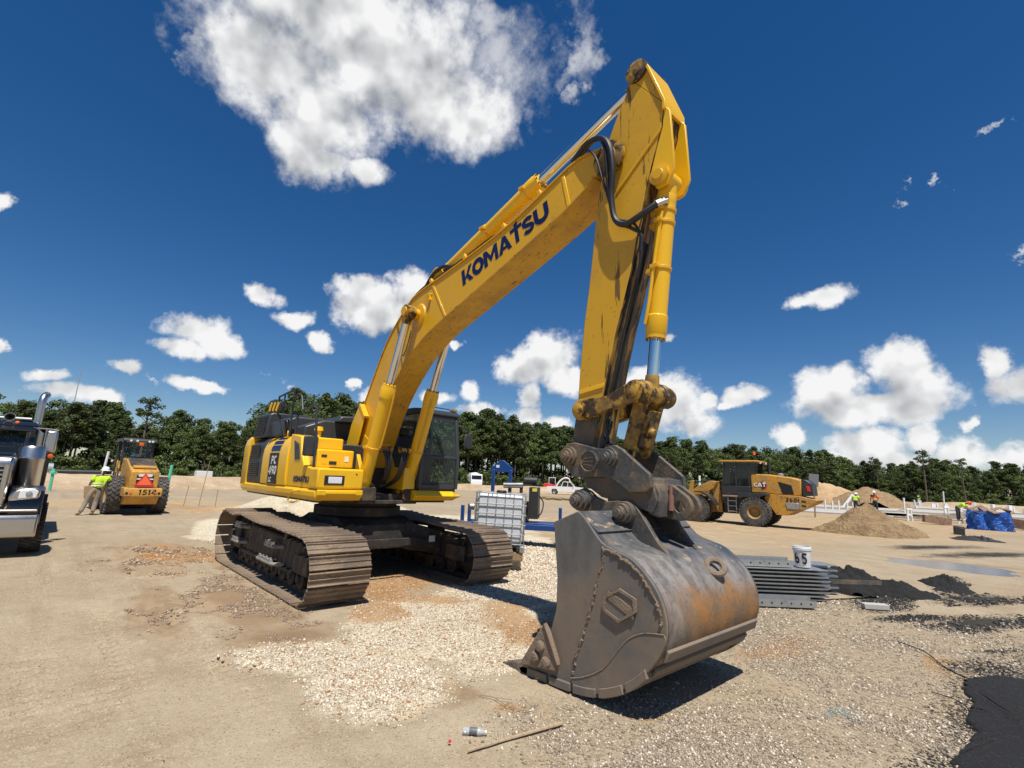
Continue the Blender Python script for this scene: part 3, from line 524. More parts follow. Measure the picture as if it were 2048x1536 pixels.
M_bark = material('bark', (.13,.10,.075), .9, layers=[((.07,.05,.04),5,(1,1,.2),.45,.65,.8)], bump=(20,.4))
def foliage(clumps, per, size, seed):
    rg = np.random.default_rng(seed); C = np.array(clumps); n = len(C)*per
    ci = np.repeat(np.arange(len(C)), per); d = rg.normal(size=(n,3)); d /= np.linalg.norm(d,axis=1)[:,None]
    rad = C[ci,3]*(rg.random(n)**.45); c = C[ci,:3]+d*rad[:,None]*np.array([1,1,.72])
    nn = d*.8+rg.normal(size=(n,3))*.55+np.array([0,0,.35]); nn /= np.linalg.norm(nn,axis=1)[:,None]
    t1 = np.cross(nn, rg.normal(size=(n,3))); t1 /= np.linalg.norm(t1,axis=1)[:,None]; t2 = np.cross(nn,t1)
    s = size*rg.uniform(.6,1.35,n)[:,None]; V = np.stack([c-t1*s*.9-t2*s*.3, c+t2*-s*.75+t1*s*.2, c+t1*s+t2*s*.25, c+t2*s*.7-t1*s*.15],1).reshape(-1,3)
    me = bpy.data.meshes.new('crown'); me.vertices.add(n*4); me.vertices.foreach_set('co', V.astype(np.float32).ravel()); F = np.arange(n*4,dtype=np.int32)
    me.loops.add(n*4); me.loops.foreach_set('vertex_index', F); me.polygons.add(n); me.polygons.foreach_set('loop_start', np.arange(0,n*4,4,dtype=np.int32)); me.update(calc_edges=True); return me
def tree_kind(kind, seed):
    """unit tree, 10 m tall"""
    r = random.Random(seed); cl = []; tb = MB()
    if kind == 'pine':
        base = 3.4+r.random()*1.2; lean = r.uniform(-.2,.2)
        tb.tube([(0,0,-.2),(lean*.3,0,3),(lean*.7,.1,6.5),(lean,.1,9.4)], lambda t: .17*(1-t*.8), n=7, sub=2)
        for k in range(26):
            z = base+(9.7-base)*((k+.5)/26)**.9; w = 1.9*(1-((z-base)/(10.3-base))**1.5)*r.uniform(.5,1.1)+.25; a = k*2.4+r.random()
            p = (lean*z/10+w*math.cos(a), w*math.sin(a), z+r.uniform(-.2,.3)); tb.tube([(lean*z/10,0,z-.5),(p[0]*.6,p[1]*.6,z-.1),p], .03, n=4, sub=1, smooth=False)
            cl.append((p[0],p[1],p[2],r.uniform(.45,.85))); cl.append((p[0]*.55,p[1]*.55,p[2]+.1,r.uniform(.4,.7)))
        per, size = 100, .125
    elif kind == 'sparse':
        tb.tube([(0,0,-.2),(.1,0,4),(.0,.1,7.5),(.1,.1,9.3)], lambda t: .14*(1-t*.75), n=7, sub=2)
        for k in range(13):
            z = 7.2+2.5*r.random(); a = r.random()*6.28; w = r.uniform(.2,1.7)*(1.1-(z-7.2)/3.4); p = (w*math.cos(a),w*math.sin(a),z)
            tb.tube([(0,0,z-.7),p], .03, n=4, sub=1, smooth=False); cl.append((p[0],p[1],p[2],r.uniform(.32,.62)))
        per, size = 80, .115
    elif kind == 'broad':
        tb.tube([(0,0,-.2),(.1,.05,2.2),(.0,.2,4.5),(.2,.1,7.5)], lambda t: .22*(1-t*.75), n=7, sub=2)
        for k in range(40):
            u = r.random()*2-1; a = r.random()*6.28; q = r.random()**.4; z = 5.4+4.0*u*q; w = 2.9*math.sqrt(max(0,1-(u*q)**2))*q*(1.0 if z > 4 else .85)
            p = (w*math.cos(a),w*math.sin(a),z); cl.append((*p,r.uniform(.6,1.05)))
            if k % 4 == 0: tb.tube([(0,.1,min(z-.6,5)),(p[0]*.5,p[1]*.5,z-.4),p], .05, n=4, sub=1, smooth=False)
        per, size = 120, .145
    else:   # bush
        for k in range(22):
            a = r.random()*6.28; w = r.random()**.5*3.4; z = r.uniform(.4,4.0)*(1-(w/4.2)**2)+.4; cl.append((w*math.cos(a),w*math.sin(a),z,r.uniform(.7,1.1)))
        tb.tube([(0,0,-.2),(.2,0,1.5),(.1,.1,3.2)], .12, n=6); tb.tube([(0,0,.4),(-.8,.4,2.6)], .08, n=6)
        per, size = 90, .17
    me = foliage(cl, per, size, seed); me.materials.append(M_lf1 if kind in ('pine','sparse') else M_lf2)
    return me, tb
def wood():
    kinds = {}
    for kd, nv in (('pine',5),('broad',5),('bush',3),('sparse',2)):
        for v in range(nv):
            me, tb = tree_kind(kd, 100+v*7+len(kd)); tm = None
            root = thing('tree', 'x', 'tree'); tr = tb.build('trunk', M_bark, root); cr = place('crown', me, root); kinds[(kd,v)] = (root, [False])
    NAMES = {'pine':'pine_tree','broad':'broadleaf_tree','bush':'woodland_bush','sparse':'tall_pine_tree'}
    def put(kd, x, y, h, label, group, w=1., rnd=random):
        v = rnd.randrange({'pine':5,'broad':5,'bush':3,'sparse':2}[kd]); root, used = kinds[(kd,v)]
        if used[0]: o = copy_tree(root)
        else: o = root; used[0] = True
        o.name = NAMES[kd]; o.location = (x,y,-.05); s = h/10 if kd != 'bush' else h/5; o.scale = (s*w,s*w,s); o.rotation_euler = (0,0,rnd.random()*6.28); tag(o, label, 'bush' if kd == 'bush' else 'tree', group)
    r = random.Random(11); az = np.array([e[0] for e in ENV])[::-1]; hh = np.array([e[1] for e in ENV])[::-1]
    def dist(a): return float(np.interp(a,[88,100,120,140,160,185],[200,185,150,125,108,98]))
    ZN = [(183,'behind the truck'),(178,'behind the leaning worker'),(174,'behind the roller'),(170,'right of the roller'),(165,'left of the hand rails'),(160,'behind the engine hood'),(153,'behind the boom foot'),(147,'behind the excavator cab'),(141,'behind the blue arch'),(136,'behind the pump engine'),(131,'behind the white pickup'),(126,'behind the quick coupler'),(121,'behind the bucket link'),(116,'left of the loader cab'),(112,'behind the loader cab'),(108,'behind the sign'),(104,'behind the orange mound'),(100,'behind the sand pile'),(96,'behind the bending worker'),(92,'at the right edge')]
    for row in range(4):
        a = 89.+row*.3
        while a < 188:
            D = dist(a)+row*6+r.uniform(-2,2); H = float(np.interp(a,az,hh))*(r.uniform(.90,1.08) if row else r.uniform(.78,1.0))*(1+row*.05)
            pine = r.random() < (.62 if a > 125 else .42); x = 10.05+D*math.cos(math.radians(a)); y = -4.88+D*math.sin(math.radians(a))
            zone = ZN[min(range(len(ZN)), key=lambda q: abs(ZN[q][0]-a))][1]; rw = ('front','middle','back','rearmost')[row]
            put('pine' if pine else 'broad', x, y, H, ('%s-row dark pine with clumped crown in the wood %s' if pine else '%s-row round leafy tree in the wood %s') % (rw, zone), ('%s-row pines of the wood %s' if pine else '%s-row leafy trees of the wood %s') % (rw, zone), r.uniform(.75,1.35) if pine else r.uniform(.75,1.2), r)
            a += math.degrees((3.3+row*.5)*r.uniform(.7,1.3)/D)
    a = 89.
    while a < 188:
        D = dist(a)-3.5+r.uniform(-1.5,1); x = 10.05+D*math.cos(math.radians(a)); y = -4.88+D*math.sin(math.radians(a))
        zone = ZN[min(range(len(ZN)), key=lambda q: abs(ZN[q][0]-a))][1]
        put('bush', x, y, r.uniform(3.0,5.6), 'low dark bush at the foot of the wood '+zone, 'bushes at the foot of the wood '+zone, r.uniform(.9,1.4), r); a += math.degrees(3.2*r.uniform(.7,1.3)/D)
    a = 89.
    while a < 188:
        D = dist(a)+16+r.uniform(-2,2); zone = ZN[min(range(len(ZN)), key=lambda q: abs(ZN[q][0]-a))][1]
        put('bush', 10.05+D*math.cos(math.radians(a)), -4.88+D*math.sin(math.radians(a)), r.uniform(6,8), 'tall dark thicket deep in the wood '+zone, 'thickets deep in the wood '+zone, r.uniform(.9,1.3), r); a += math.degrees(5.0*r.uniform(.8,1.2)/D)
    for (az_, D, h, lb) in ((98.55,176,14.6,'lone tall pine with a flat crown rising above the wood at right'),(101.9,180,12.6,'slim pine standing up left of the lone tall pine'),(174.0,92,12.5,'thin pine poking above the wood left of the excavator'),(96.0,180,12.2,'slender pine rising right of the lone tall pine')):
        put('sparse', 10.05+D*math.cos(math.radians(az_)), -4.88+D*math.sin(math.radians(az_)), h, lb, None, 1.1, r)
    for k, (root, used) in kinds.items():
        if not used[0]:
            for c in list(root.children): bpy.data.objects.remove(c)
            bpy.data.objects.remove(root)
wood()
# ------------------------------------------------------------------ the excavator (x forward, y left, z up)
def circ(cx, cz, r, a0, a1, n): return [(cx+r*math.cos(math.radians(a0+(a1-a0)*k/n)), cz+r*math.sin(math.radians(a0+(a1-a0)*k/n))) for k in range(n+1)]
def bucket_back_material():
    m = material('bucket_back_steel', (.2,.2,.2), .45, metal=.5, bump=(30,.2))
    t = NT(m.node_tree); bs = t.n['Principled BSDF']
    tc = t.new('ShaderNodeTexCoord'); P = tc.outputs['Object']; sx = t.new('ShaderNodeSeparateXYZ'); t.put(sx.inputs[0], P)
    z = t.math('ADD', sx.outputs[2], t.math('MULTIPLY', t.math('SUBTRACT', t.noise(t.vec('MULTIPLY', P, (1,1,.6)), 2.2, 6, .6), .5), .5))
    z = t.math('ADD', z, t.math('MULTIPLY', sx.outputs[1], .10))
    c = t.mix(t.smooth(t.noise(P, 4, 6), .4, .65), (.055,.065,.080), (.13,.125,.12))           # dark worn paint on top
    c = t.mix(t.smooth(t.noise(t.vec('MULTIPLY', P, (1,.5,1)), 9, 6), .60,.68), c, (.42,.33,.21))   # chips
    pol = t.mix(t.smooth(t.noise(t.vec('MULTIPLY', P, (1,2.2,1)), 3.5, 8, .68), .36,.66), (.27,.25,.225), (.12,.11,.098))
    c = t.mix(t.smooth(z, 1.36, 1.18), c, pol)
    rust = t.mix(t.smooth(t.noise(P, 3.2, 7, .65), .38,.66), (.34,.155,.04), (.18,.12,.075))
    ry = t.smooth(sx.outputs[1], -.78, -.30)
    c = t.mix(t.math('MULTIPLY', t.smooth(z, 1.12, .93), t.math('MULTIPLY_ADD', ry, .8, .18)), c, rust)
    c = t.mix(t.smooth(z, .62, .45), c, (.165,.120,.085))
    c = t.mix(t.math('MULTIPLY', t.smooth(t.noise(P, 8, 9, .75), .54,.64), .6), c, (.22,.17,.125)); c = t.mix(t.math('MULTIPLY', t.smooth(t.noise(t.vec('MULTIPLY', P, (1,.6,1)), 26, 6, .7), .56,.64), .55), c, (.09,.08,.072))
    t.put(bs.inputs['Base Color'], c)
    t.put(bs.inputs['Metallic'], t.math('MULTIPLY', t.smooth(z, 1.0, 1.25), .12))
    t.put(bs.inputs['Roughness'], t.math('MULTIPLY_ADD', t.smooth(t.noise(P, 6, 5), .3,.7), .3, .38))
    return m

def mud_line(m):
    """dried mud up to about waist height on the bucket, bare worn steel above it"""
    t = NT(m.node_tree); bs = t.n['Principled BSDF']; src = bs.inputs['Base Color'].links[0].from_socket
    tc = t.new('ShaderNodeTexCoord'); P = tc.outputs['Object']; sx = t.new('ShaderNodeSeparateXYZ'); t.put(sx.inputs[0], P)
    z = t.math('ADD', sx.outputs[2], t.math('MULTIPLY', t.math('SUBTRACT', t.noise(P, 1.7, 7, .62), .5), 1.1))
    steel = t.mix(t.smooth(t.noise(t.vec('MULTIPLY', P, (1,1,.35)), 5, 8, .7), .38,.66), (.125,.127,.125), (.075,.076,.078))
    c = t.mix(t.math('MULTIPLY', t.smooth(z, .85, 1.25), .8), src, steel); t.put(bs.inputs['Base Color'], c)
mud_line(M_bside)
def excavator():
    X = thing('excavator', 'large yellow crawler excavator with its boom raised and bucket resting on the gravel', 'excavator')
    # ---- tracks
    TG, TW = 1.475, .95
    path = circ(-2.18,.55,.55,270,90,14)+[(-1.95,1.088),(-1.72,1.045),(-1.5,1.055),(-1.25,1.10),(-.9,1.09),(-.3,1.045),(.3,1.03),(.9,1.045),(1.5,1.02)]+circ(2.22,.50,.50,90,-90,14)
    path = path+[path[0]]
    def dense(pts, n):
        p = np.array(pts); seg = np.hypot(*np.diff(p, axis=0).T); cum = np.concatenate([[0], np.cumsum(seg)]); s = np.arange(n)/n*cum[-1]
        return [(float(np.interp(v, cum, p[:,0])), float(np.interp(v, cum, p[:,1]))) for v in s], cum[-1]
    NS = 52
    centers, per = dense(path, NS); pit = per/NS
    sm = MB()       # one triple-grouser shoe: profile along the pitch, extruded across the track
    h = pit/2
    prof = [(-h*.90,-.012),(h*.84,-.012),(h*.84,.006),(h*.80,.030),(h*.70,.030),(h*.62,.006),(h*.12,.003),(h*.06,.018),(-h*.05,.018),(-h*.12,.003),(-h*.62,.006),(-h*.70,.030),(-h*.82,.030),(-h*.90,.006)]
    prof = [(a,b-.028) for a,b in prof]
    sm.prism(prof, -TW/2, TW/2)
    shoe_me = None
    for s in (-1, 1):
        for yy in (-.11, .11):
            ch = MB()
            for i, (cx, cz) in enumerate(centers):
                nx, nz = centers[(i+1)%NS]; px, pz = centers[i-1]
                a = math.atan2(nz-pz, nx-px); nn = Vector((math.sin(a),0,-math.cos(a)))
                ch.box((cx+nn.x*.085, s*TG+yy, cz+nn.z*.085), (pit*1.05,.07,.10), rot=Matrix.Rotation(-a,3,'Y'))
            chain = ch.build('track_chain', M_under, X)
        for i, (cx, cz) in enumerate(centers):
            nx, nz = centers[(i+1)%NS]; px, pz = centers[i-1]
            a = math.atan2(nz-pz, nx-px)
            if shoe_me is None:
                o = sm.build('track_shoe', M_shoe, chain, bevel=.004, seg=1); shoe_me = o.data
            else: o = place('track_shoe', shoe_me, chain, bevel=.004, seg=1)
            o.location = (cx, s*TG+random.uniform(-.004,.004), cz); o.rotation_euler = (0, -a+random.uniform(-.02,.02), 0)
        # frame, wheels
        f = MB(); y0, y1 = s*TG-.20, s*TG+.20
        f.prism([(-1.75,.36),(1.65,.36),(1.85,.45),(1.85,.68),(1.6,.80),(-1.4,.84),(-1.85,.72)], y0, y1)
        f.prism([(-1.55,.30),(1.4,.30),(1.4,.36),(-1.55,.36)], y0-.05, y1+.05)
        f.span(1.55,2.15, s*TG-.30, s*TG-.22, .38,.66); f.span(1.55,2.15, s*TG+.22, s*TG+.30, .38,.66)
        f.span(-2.3,-1.6, s*TG-.27, s*TG-.20, .35,.75); f.span(-2.3,-1.6, s*TG+.20, s*TG+.27, .35,.75)
        f.build('track_frame', M_under, X, bevel=.015)
        w = MB(); w.lathe([(0,-.05),(.14,-.22),(.16,-.20),(.30,-.16),(.36,-.14),(.395,-.13),(.395,-.05),(.37,-.045),(.37,.045),(.395,.05),(.395,.13),(.36,.14),(.30,.16),(.16,.20),(.14,.22),(0,.05)], (2.22,s*TG,.50), (0,1,0), 36)
        w.build('idler_wheel', M_under, X)
        w = MB(); teeth = []
        for k in range(46):
            r = .45 if k % 2 else .385; a = 2*math.pi*k/46; teeth.append((-2.18+r*math.cos(a), .55+r*math.sin(a)))
        w.prism(teeth, s*TG-.05, s*TG+.05); w.cyl((-2.18,s*TG-.25,.55),(-2.18,s*TG+.25,.55),.26,n=28); w.cyl((-2.18,s*TG-.31,.55),(-2.18,s*TG+.31,.55),.17,n=24)
        for k in range(14):
            a = 2*math.pi*k/14; w.cyl((-2.18+.22*math.cos(a),s*TG-.27,.55+.22*math.sin(a)),(-2.18+.22*math.cos(a),s*TG+.27,.55+.22*math.sin(a)),.018,n=6)
        w.build('sprocket', M_under, X)
        for k in range(9):
            x = -1.65+k*.41; w = MB()
            w.lathe([(0,-.24),(.06,-.24),(.08,-.20),(.16,-.19),(.16,-.13),(.12,-.12),(.12,.12),(.16,.13),(.16,.19),(.08,.20),(.06,.24),(0,.24)], (x,s*TG,.27), (0,1,0), 20)
            w.build('track_roller', M_under, X)
        for x in (-1.2,.75):
            w = MB(); w.lathe([(0,-.18),(.08,-.18),(.09,-.05),(.075,0),(.09,.05),(.08,.18),(0,.18)], (x,s*TG,.90 if x<0 else .86), (0,1,0), 18); w.cyl((x,s*TG,.80),(x,s*TG,.88),.04)
            w.build('carrier_roller', M_under, X)
        ys = s*(TG+.20)
        for x, z, L in ((-1.45,.80,.5),(-1.55,.50,.52),(.55,.66,.52),(.42,.38,.95)):
            w = MB(); w.tube([(x-L/2,ys,z),(x-L/2+.06,ys+s*.17,z+.01),(x+L/2-.06,ys+s*.17,z+.01),(x+L/2,ys,z)], .035, n=6, smooth=False)
            w.box((x,ys+s*.165,z+.03),(L*.72,.05,.09)); w.box((x,ys+s*.10,z+.055),(L*.6,.10,.015))
            for q in range(4): w.box((x-L*.3+q*L*.2,ys+s*.165,z+.085),(.05,.05,.03))
            w.build('step', M_step, X, bevel=.006)
    # ---- car body and slewing ring
    b = MB()
    b.prism([(-1.05,.55),(1.05,.55),(1.05,1.0),(.7,1.12),(-.7,1.12),(-1.05,1.0)], -.75, .75)
    for sx in (-1,1):
        for sy in (-1,1):
            vs = []
            for x, z0, z1, y in ((.55,.52,1.05,.55),(1.05,.52,1.05,.55),(1.25,.40,.86,1.28),(.80,.40,.86,1.28)):
                vs += [(sx*x, sy*y, z0), (sx*x, sy*y, z1)]
            b.add(vs, [(0,2,4,6),(1,7,5,3),(0,1,3,2),(2,3,5,4),(4,5,7,6),(6,7,1,0)])
    b.build('car_body', M_under, X, bevel=.02)
    b = MB()
    for sx in (-1,1): b.prism([(-1.3,.58),(-1.0,.50),(-.6,.62),(.6,.62),(1.0,.50),(1.3,.58),(1.3,.66),(.6,.76),(-.6,.76),(-1.3,.66)], sx*1.26-.02, sx*1.26+.02, axis='x')
    b.build('cross_member_flange', M_under, X, bevel=.008)
    pl = MB(); pl.prism([(.95,.66),(1.09,.66),(1.09,.78),(.95,.78)], 1.284, 1.29, axis='x'); pl.build('number_plate', M_white_decal, X)
    b = MB(); b.lathe([(0,1.10),(.80,1.10),(.86,1.14),(.86,1.30),(.78,1.31),(.78,1.36),(.95,1.37),(.95,1.44),(0,1.44)], (0,0,0), (0,0,1), 48); b.build('slewing_ring', M_under, X)
    # ---- revolving frame
    b = MB(); b.span(-3.0,1.15,-1.36,1.36,1.42,1.58); b.span(-.2,1.30,-.62,-.30,1.46,1.70); b.span(-.2,1.30,.30,.62,1.46,1.70); b.span(-.5,1.25,-.62,.62,1.40,1.47)
    b.build('revolving_frame', M_under, X, bevel=.01)
    b = MB()
    for s in (-1,1): b.prism([(-.35,1.55),(.95,1.55),(.80,1.95),(.50,2.40),(.28,2.50),(.05,2.42),(-.2,2.1)], s*.36-.04, s*.36+.04)
    b.build('boom_bracket', M_yel, X, bevel=.01)
    # side skirts: chamfered yellow rails
    for s, xa, xb in ((-1,-3.05,1.42),(1,-3.05,.05)):
        b = MB(); b.prism([(s*1.36,1.46),(s*1.44,1.46),(s*1.50,1.54),(s*1.50,1.62),(s*1.46,1.66),(s*1.36,1.66)], xa, xb, axis='x'); b.build('side_skirt', M_yelb, X, bevel=.012)
    # right side panels with a shoulder that rounds inwards
    sh = [(-1.30,1.665),(-1.49,1.665),(-1.50,1.80),(-1.50,2.22),(-1.48,2.40),(-1.42,2.54),(-1.33,2.63),(-1.20,2.67),(-1.20,1.665)]
    def panel(name, xa, xb, mat, z1=None, inset=0.):
        b = MB(); b.prism([(y+inset, z) for y, z in sh], xa, xb, axis='x'); return b.build(name, mat, X, bevel=.018, smooth=40)
    panel('side_door', -1.66, -.12, M_yelb)
    gp = panel('grille_panel', -2.72, -1.67, M_hood, inset=.015)
    for z0 in (1.82, 2.20):
        b = MB(); b.span(-2.60,-1.92,-1.4865,-1.4880,z0-.02,z0+.30); b.build('grille_backing', M_black_decal, gp)
        for k in range(7):
            g = MB(); g.box((-2.26,-1.497,z0+.02+k*.042),(.66,.022,.018),rot=(.5,0,0)); g.build('slat', M_blk, gp)
    # stripes and lettering on the side door
    for za, zb in ((2.335,2.455),(2.475,2.555),(2.575,2.625)):
        b = MB()
        def yat(z): return float(np.interp(z,[1.8,2.22,2.40,2.54,2.63,2.67],[-1.50,-1.50,-1.48,-1.42,-1.33,-1.20]))-.004
        n = 4; vs = []
        for k in range(n+1):
            z = za+(zb-za)*k/n; vs += [(-1.16,yat(z),z),(-.60,yat(z),z)]
        b.add(vs, [(2*k,2*k+1,2*k+3,2*k+2) for k in range(n)]); b.build('blue_stripe', M_navy, X)
    b = MB(); b.span(-1.16,-.60,-1.506,-1.501,1.68,2.30); pb = b.build('model_plate', M_black_decal, X)
    b = MB(); letters(b,'PC',(-1.02,-1.507,2.07),(1,0,0),(0,0,1),.17,.12,slant=.15); letters(b,'490',(-1.12,-1.507,1.86),(1,0,0),(0,0,1),.18,.08,slant=.12); letters(b,'LC',(-1.08,-1.507,1.71),(1,0,0),(0,0,1),.10,.12,slant=.12)
    b.build('model_lettering', M_white_decal, pb)
    # front part of the right side: vented shoulder, toolbox with lettering, front storage box
    b = MB(); b.prism([(-.11,1.665),(1.08,1.665),(1.10,2.02),(.72,2.06),(.52,2.28),(.42,2.60),(-.11,2.66)], -1.47, -1.10); fb = b.build('front_side_panel', M_yelb, X, bevel=.02)
    for k in range(3):
        g = MB(); g.prism([(.12+k*.10,2.52-k*.03),(.18+k*.10,2.52-k*.03),(.30+k*.10,2.16),(.24+k*.10,2.16)], -1.482, -1.469); g.build('vent_slot', M_hood, fb)
    b = MB(); letters(b,'KOMATSU',(.28,-1.474,1.76),(1,0,0),(0,0,1),.105,.06); b.build('maker_lettering', M_navy, fb)
    b = MB(); b.span(1.09,1.48,-1.50,-.66,1.665,2.02); box = b.build('front_storage_box', M_yelb, X, bevel=.035, seg=3)
    g = MB(); g.span(1.478,1.492,-1.38,-1.02,1.74,1.90); g.build('lamp_surround', M_blk, box, bevel=.01)
    g = MB(); g.span(1.488,1.500,-1.31,-1.07,1.765,1.875); g.build('work_lamp', M_lamp, box, bevel=.012)
    for yy in (-1.352,-1.048): 
        for zz in (1.775,1.82,1.865):
            g = MB(); g.cyl((1.492,yy,zz),(1.500,yy,zz),.012,n=8); g.build('lamp_bolt', M_blk, box)
    g = MB(); g.cyl((1.476,-.80,1.93),(1.484,-.80,1.93),.016,n=12); g.build('lock', M_blk, box)
    b = MB(); b.prism([(1.02,1.47),(1.40,1.47),(1.50,1.56),(1.50,1.655),(1.02,1.655)], -1.48, -.66); st = b.build('front_step', M_yelb, X, bevel=.015)
    g = MB(); g.span(1.498,1.525,-1.34,-.80,1.585,1.625); g.build('step_bar', M_yelb, st, bevel=.006)
    b = MB(); b.span(.44,1.0,-1.36,-.66,2.02,2.36); b.span(.10,.80,-1.36,-.80,2.36,2.58); tb = b.build('tank_cover', M_yelb, X, bevel=.03, seg=3)
    for yy, zz, w_, h_, m_ in ((-1.23,2.24,.10,.045,M_blk),(-1.22,2.14,.09,.08,M_yelb),(-1.06,2.12,.14,.06,M_blk),(-.80,2.20,.08,.10,M_white_decal)):
        g = MB(); g.span(1.001,1.006,yy-w_/2,yy+w_/2,zz-h_/2,zz+h_/2); g.build('warning_decal', m_, tb)
    # lower hand rail loop at the skirt
    g = MB(); g.tube([(.75,-1.50,1.62),(.72,-1.60,1.60),(.55,-1.60,1.52),(.50,-1.60,1.42),(.62,-1.56,1.40),(.72,-1.50,1.44)],.014); g.build('grab_loop', M_yelb, X)
    # fuel cap and lifting eye
    g = MB(); g.cyl((.02,-1.0,2.60),(.02,-1.0,2.76),.055,n=16); g.cyl((.02,-1.0,2.76),(.02,-1.0,2.84),.09,.075,n=16); g.build('fuel_cap', M_yelb, X)
    g = MB(); g.lathe([(.05+.016*math.cos(a),.016*math.sin(a)) for a in [k*math.pi/4 for k in range(8)]], (-1.0,-1.25,2.72), (.3,1,0), 16, closed=True); g.build('lifting_eye', M_yelb, X)
    # ---- engine hood
    b = MB(); b.prism([(-1.32,2.66),(1.36,2.66),(1.36,2.95),(1.15,3.12),(-1.05,3.12),(-1.32,2.98)], -2.75, -1.15, axis='x')
    hd = b.build('engine_hood', M_hood, X, bevel=.04, seg=3)
    b = MB(); b.prism([(-1.42,2.66),(-.5,2.66),(-.5,3.24),(-1.28,3.24),(-1.36,3.19)], -2.86, -2.0, axis='x'); ah = b.build('air_intake_housing', M_hood, X, bevel=.03)
    b = MB(); b.add([(-2.78,-1.425,2.72),(-2.08,-1.425,2.72),(-2.08,-1.366,3.17),(-2.78,-1.366,3.17)],[(0,1,2,3)]); b.build('grille_backing', M_black_decal, ah)
    for k in range(11):
        z = 2.75+k*.039; y = -1.43+(z-2.72)*.131; g = MB(); g.box((-2.43,y,z),(.70,.025,.016),rot=(.5,0,0)); g.build('slat', M_blk, ah)
    b = MB(); b.prism([(-1.15,2.50),(1.3,2.50),(1.3,2.90),(.9,3.02),(-.75,3.02),(-1.15,2.86)], -1.149, -.35, axis='x'); b.build('rear_deck_cover', M_hood, X, bevel=.03)
    b = MB(); b.span(-1.15,.55,-1.30,1.36,1.58,2.50); b.build('machinery_housing', M_blk, X, bevel=.02)
    b = MB(); b.prism([(-.55,3.0),(-.45,3.13),(.35,3.19),(.5,3.0)], -1.0, -.2, axis='x'); b.build('exhaust_cover', M_hood, X, bevel=.03)
    # ---- counterweight
    b = MB(); pts = [(-2.74,-1.50)]+[(-3.05-.55*math.sin(a),-1.50+.55*(1-math.cos(a))) for a in [k*math.pi/16 for k in range(1,8)]]+[(-3.68,-.7),(-3.72,0),(-3.68,.7)]+[(-3.05-.55*math.sin(a),1.50-.55*(1-math.cos(a))) for a in [k*math.pi/16 for k in range(7,0,-1)]]+[(-2.74,1.50)]
    n = len(pts); rings = [(1.50,.95),(1.62,1.0),(2.45,1.0),(2.62,.975),(2.70,.93)]; vs = []
    for z, k in rings: vs += [(-2.74+(x+2.74)*k, y*k, z) for x, y in pts]
    fs = [(i*n+j, i*n+(j+1)%n, (i+1)*n+(j+1)%n, (i+1)*n+j) for i in range(len(rings)-1) for j in range(n)]+[tuple(range(n))[::-1], tuple(range((len(rings)-1)*n, len(rings)*n))]
    b.add(vs, fs); b.build('counterweight', M_yelb, X, smooth=50)
    # ---- hand rails, mirrors
    g = MB()
    g.tube([(1.02,-1.40,1.62),(.98,-1.40,2.4),(.86,-1.40,3.10),(.70,-1.40,3.16),(.10,-1.38,3.12)],.024,smooth=False)
    g.tube([(.10,-1.38,3.12),(-.05,-1.38,3.42),(-.25,-1.38,3.48),(-.55,-1.38,3.40)],.022,smooth=False); g.build('front_hand_rail', M_blk, X)
    g = MB(); g.tube([(-.62,-1.34,2.66),(-.62,-1.34,3.62),(-1.55,-1.34,3.55),(-1.55,-1.34,3.30),(-.62,-1.34,3.30)],.022,smooth=False); g.tube([(-.62,-1.34,3.45),(-.25,-1.38,3.48)],.02); g.tube([(-1.2,-1.34,3.585),(-1.2,-1.34,3.24)],.018)
    g.tube([(-.40,-1.30,2.66),(-.40,-1.30,3.06),(-.46,-1.30,3.12),(-.75,-1.30,3.12),(-.75,-1.30,2.66)],.024,smooth=False); g.build('catwalk_hand_rail', M_blk, X)
    g = MB(); g.box((-1.16,-1.50,3.27),(.36,.09,.24),rot=(.1,0,.35)); mir = g.build('rear_mirror', M_blk, X, bevel=.04, seg=3)
    for k in range(3):
        g = MB(); c_ = Vector((-1.25+k*.10,-1.585+k*.036,3.265)); g.box(c_,(.055,.012,.19),rot=(.1,.45,.35)); g.build('reflection_strip', M_yelb, mir)  # yellow reflection in the mirror, put in as strips of body paint
    g = MB(); g.tube([(-1.16,-1.46,3.15),(-1.1,-1.38,2.95),(-1.05,-1.32,2.68)],.02); g.tube([(-1.1,-1.42,3.1),(-.95,-1.34,2.68)],.016); g.build('mirror_stay', M_blk, X)  # stays carrying the rear mirror
    g = MB(); g.box((.93,-1.47,2.40),(.07,.27,.36),rot=(0,0,.12)); mr = g.build('mirror', M_blk, X, bevel=.03)
    g = MB(); g.box((.970,-1.465,2.40),(.006,.23,.31),rot=(0,0,.12)); g.build('mirror_back', M_hood, mr)
    g = MB(); g.tube([(.93,-1.40,2.50),(.94,-1.38,2.62),(.95,-1.40,2.66)],.014); g.build('mirror_arm', M_blk, X)
    # ---- cab
    cabx0, cabx1, y0, y1, z0, z1 = -.45, 1.40, .55, 1.50, 1.70, 3.27
    cb = MB(); pw = .075
    front = [(1.40,1.70),(1.42,2.30),(1.30,3.20)]
    def fx(z): return float(np.interp(z,[1.70,2.30,3.27],[1.40,1.42,1.28]))
    for yy in (y0, y1-pw):
        cb.prism([(fx(1.7)-pw,1.70),(fx(1.7),1.70),(fx(2.3),2.30),(fx(3.2),3.20),(fx(3.2)-pw,3.20),(fx(2.3)-pw,2.30)], yy, yy+pw)
        cb.span(cabx0,cabx0+.10,yy,yy+pw,1.70,3.20); cb.span(.28,.36,yy,yy+pw-.004,1.75,3.2)
        cb.span(cabx0+.1,1.33,yy+.004,yy+pw-.004,1.70,1.83)
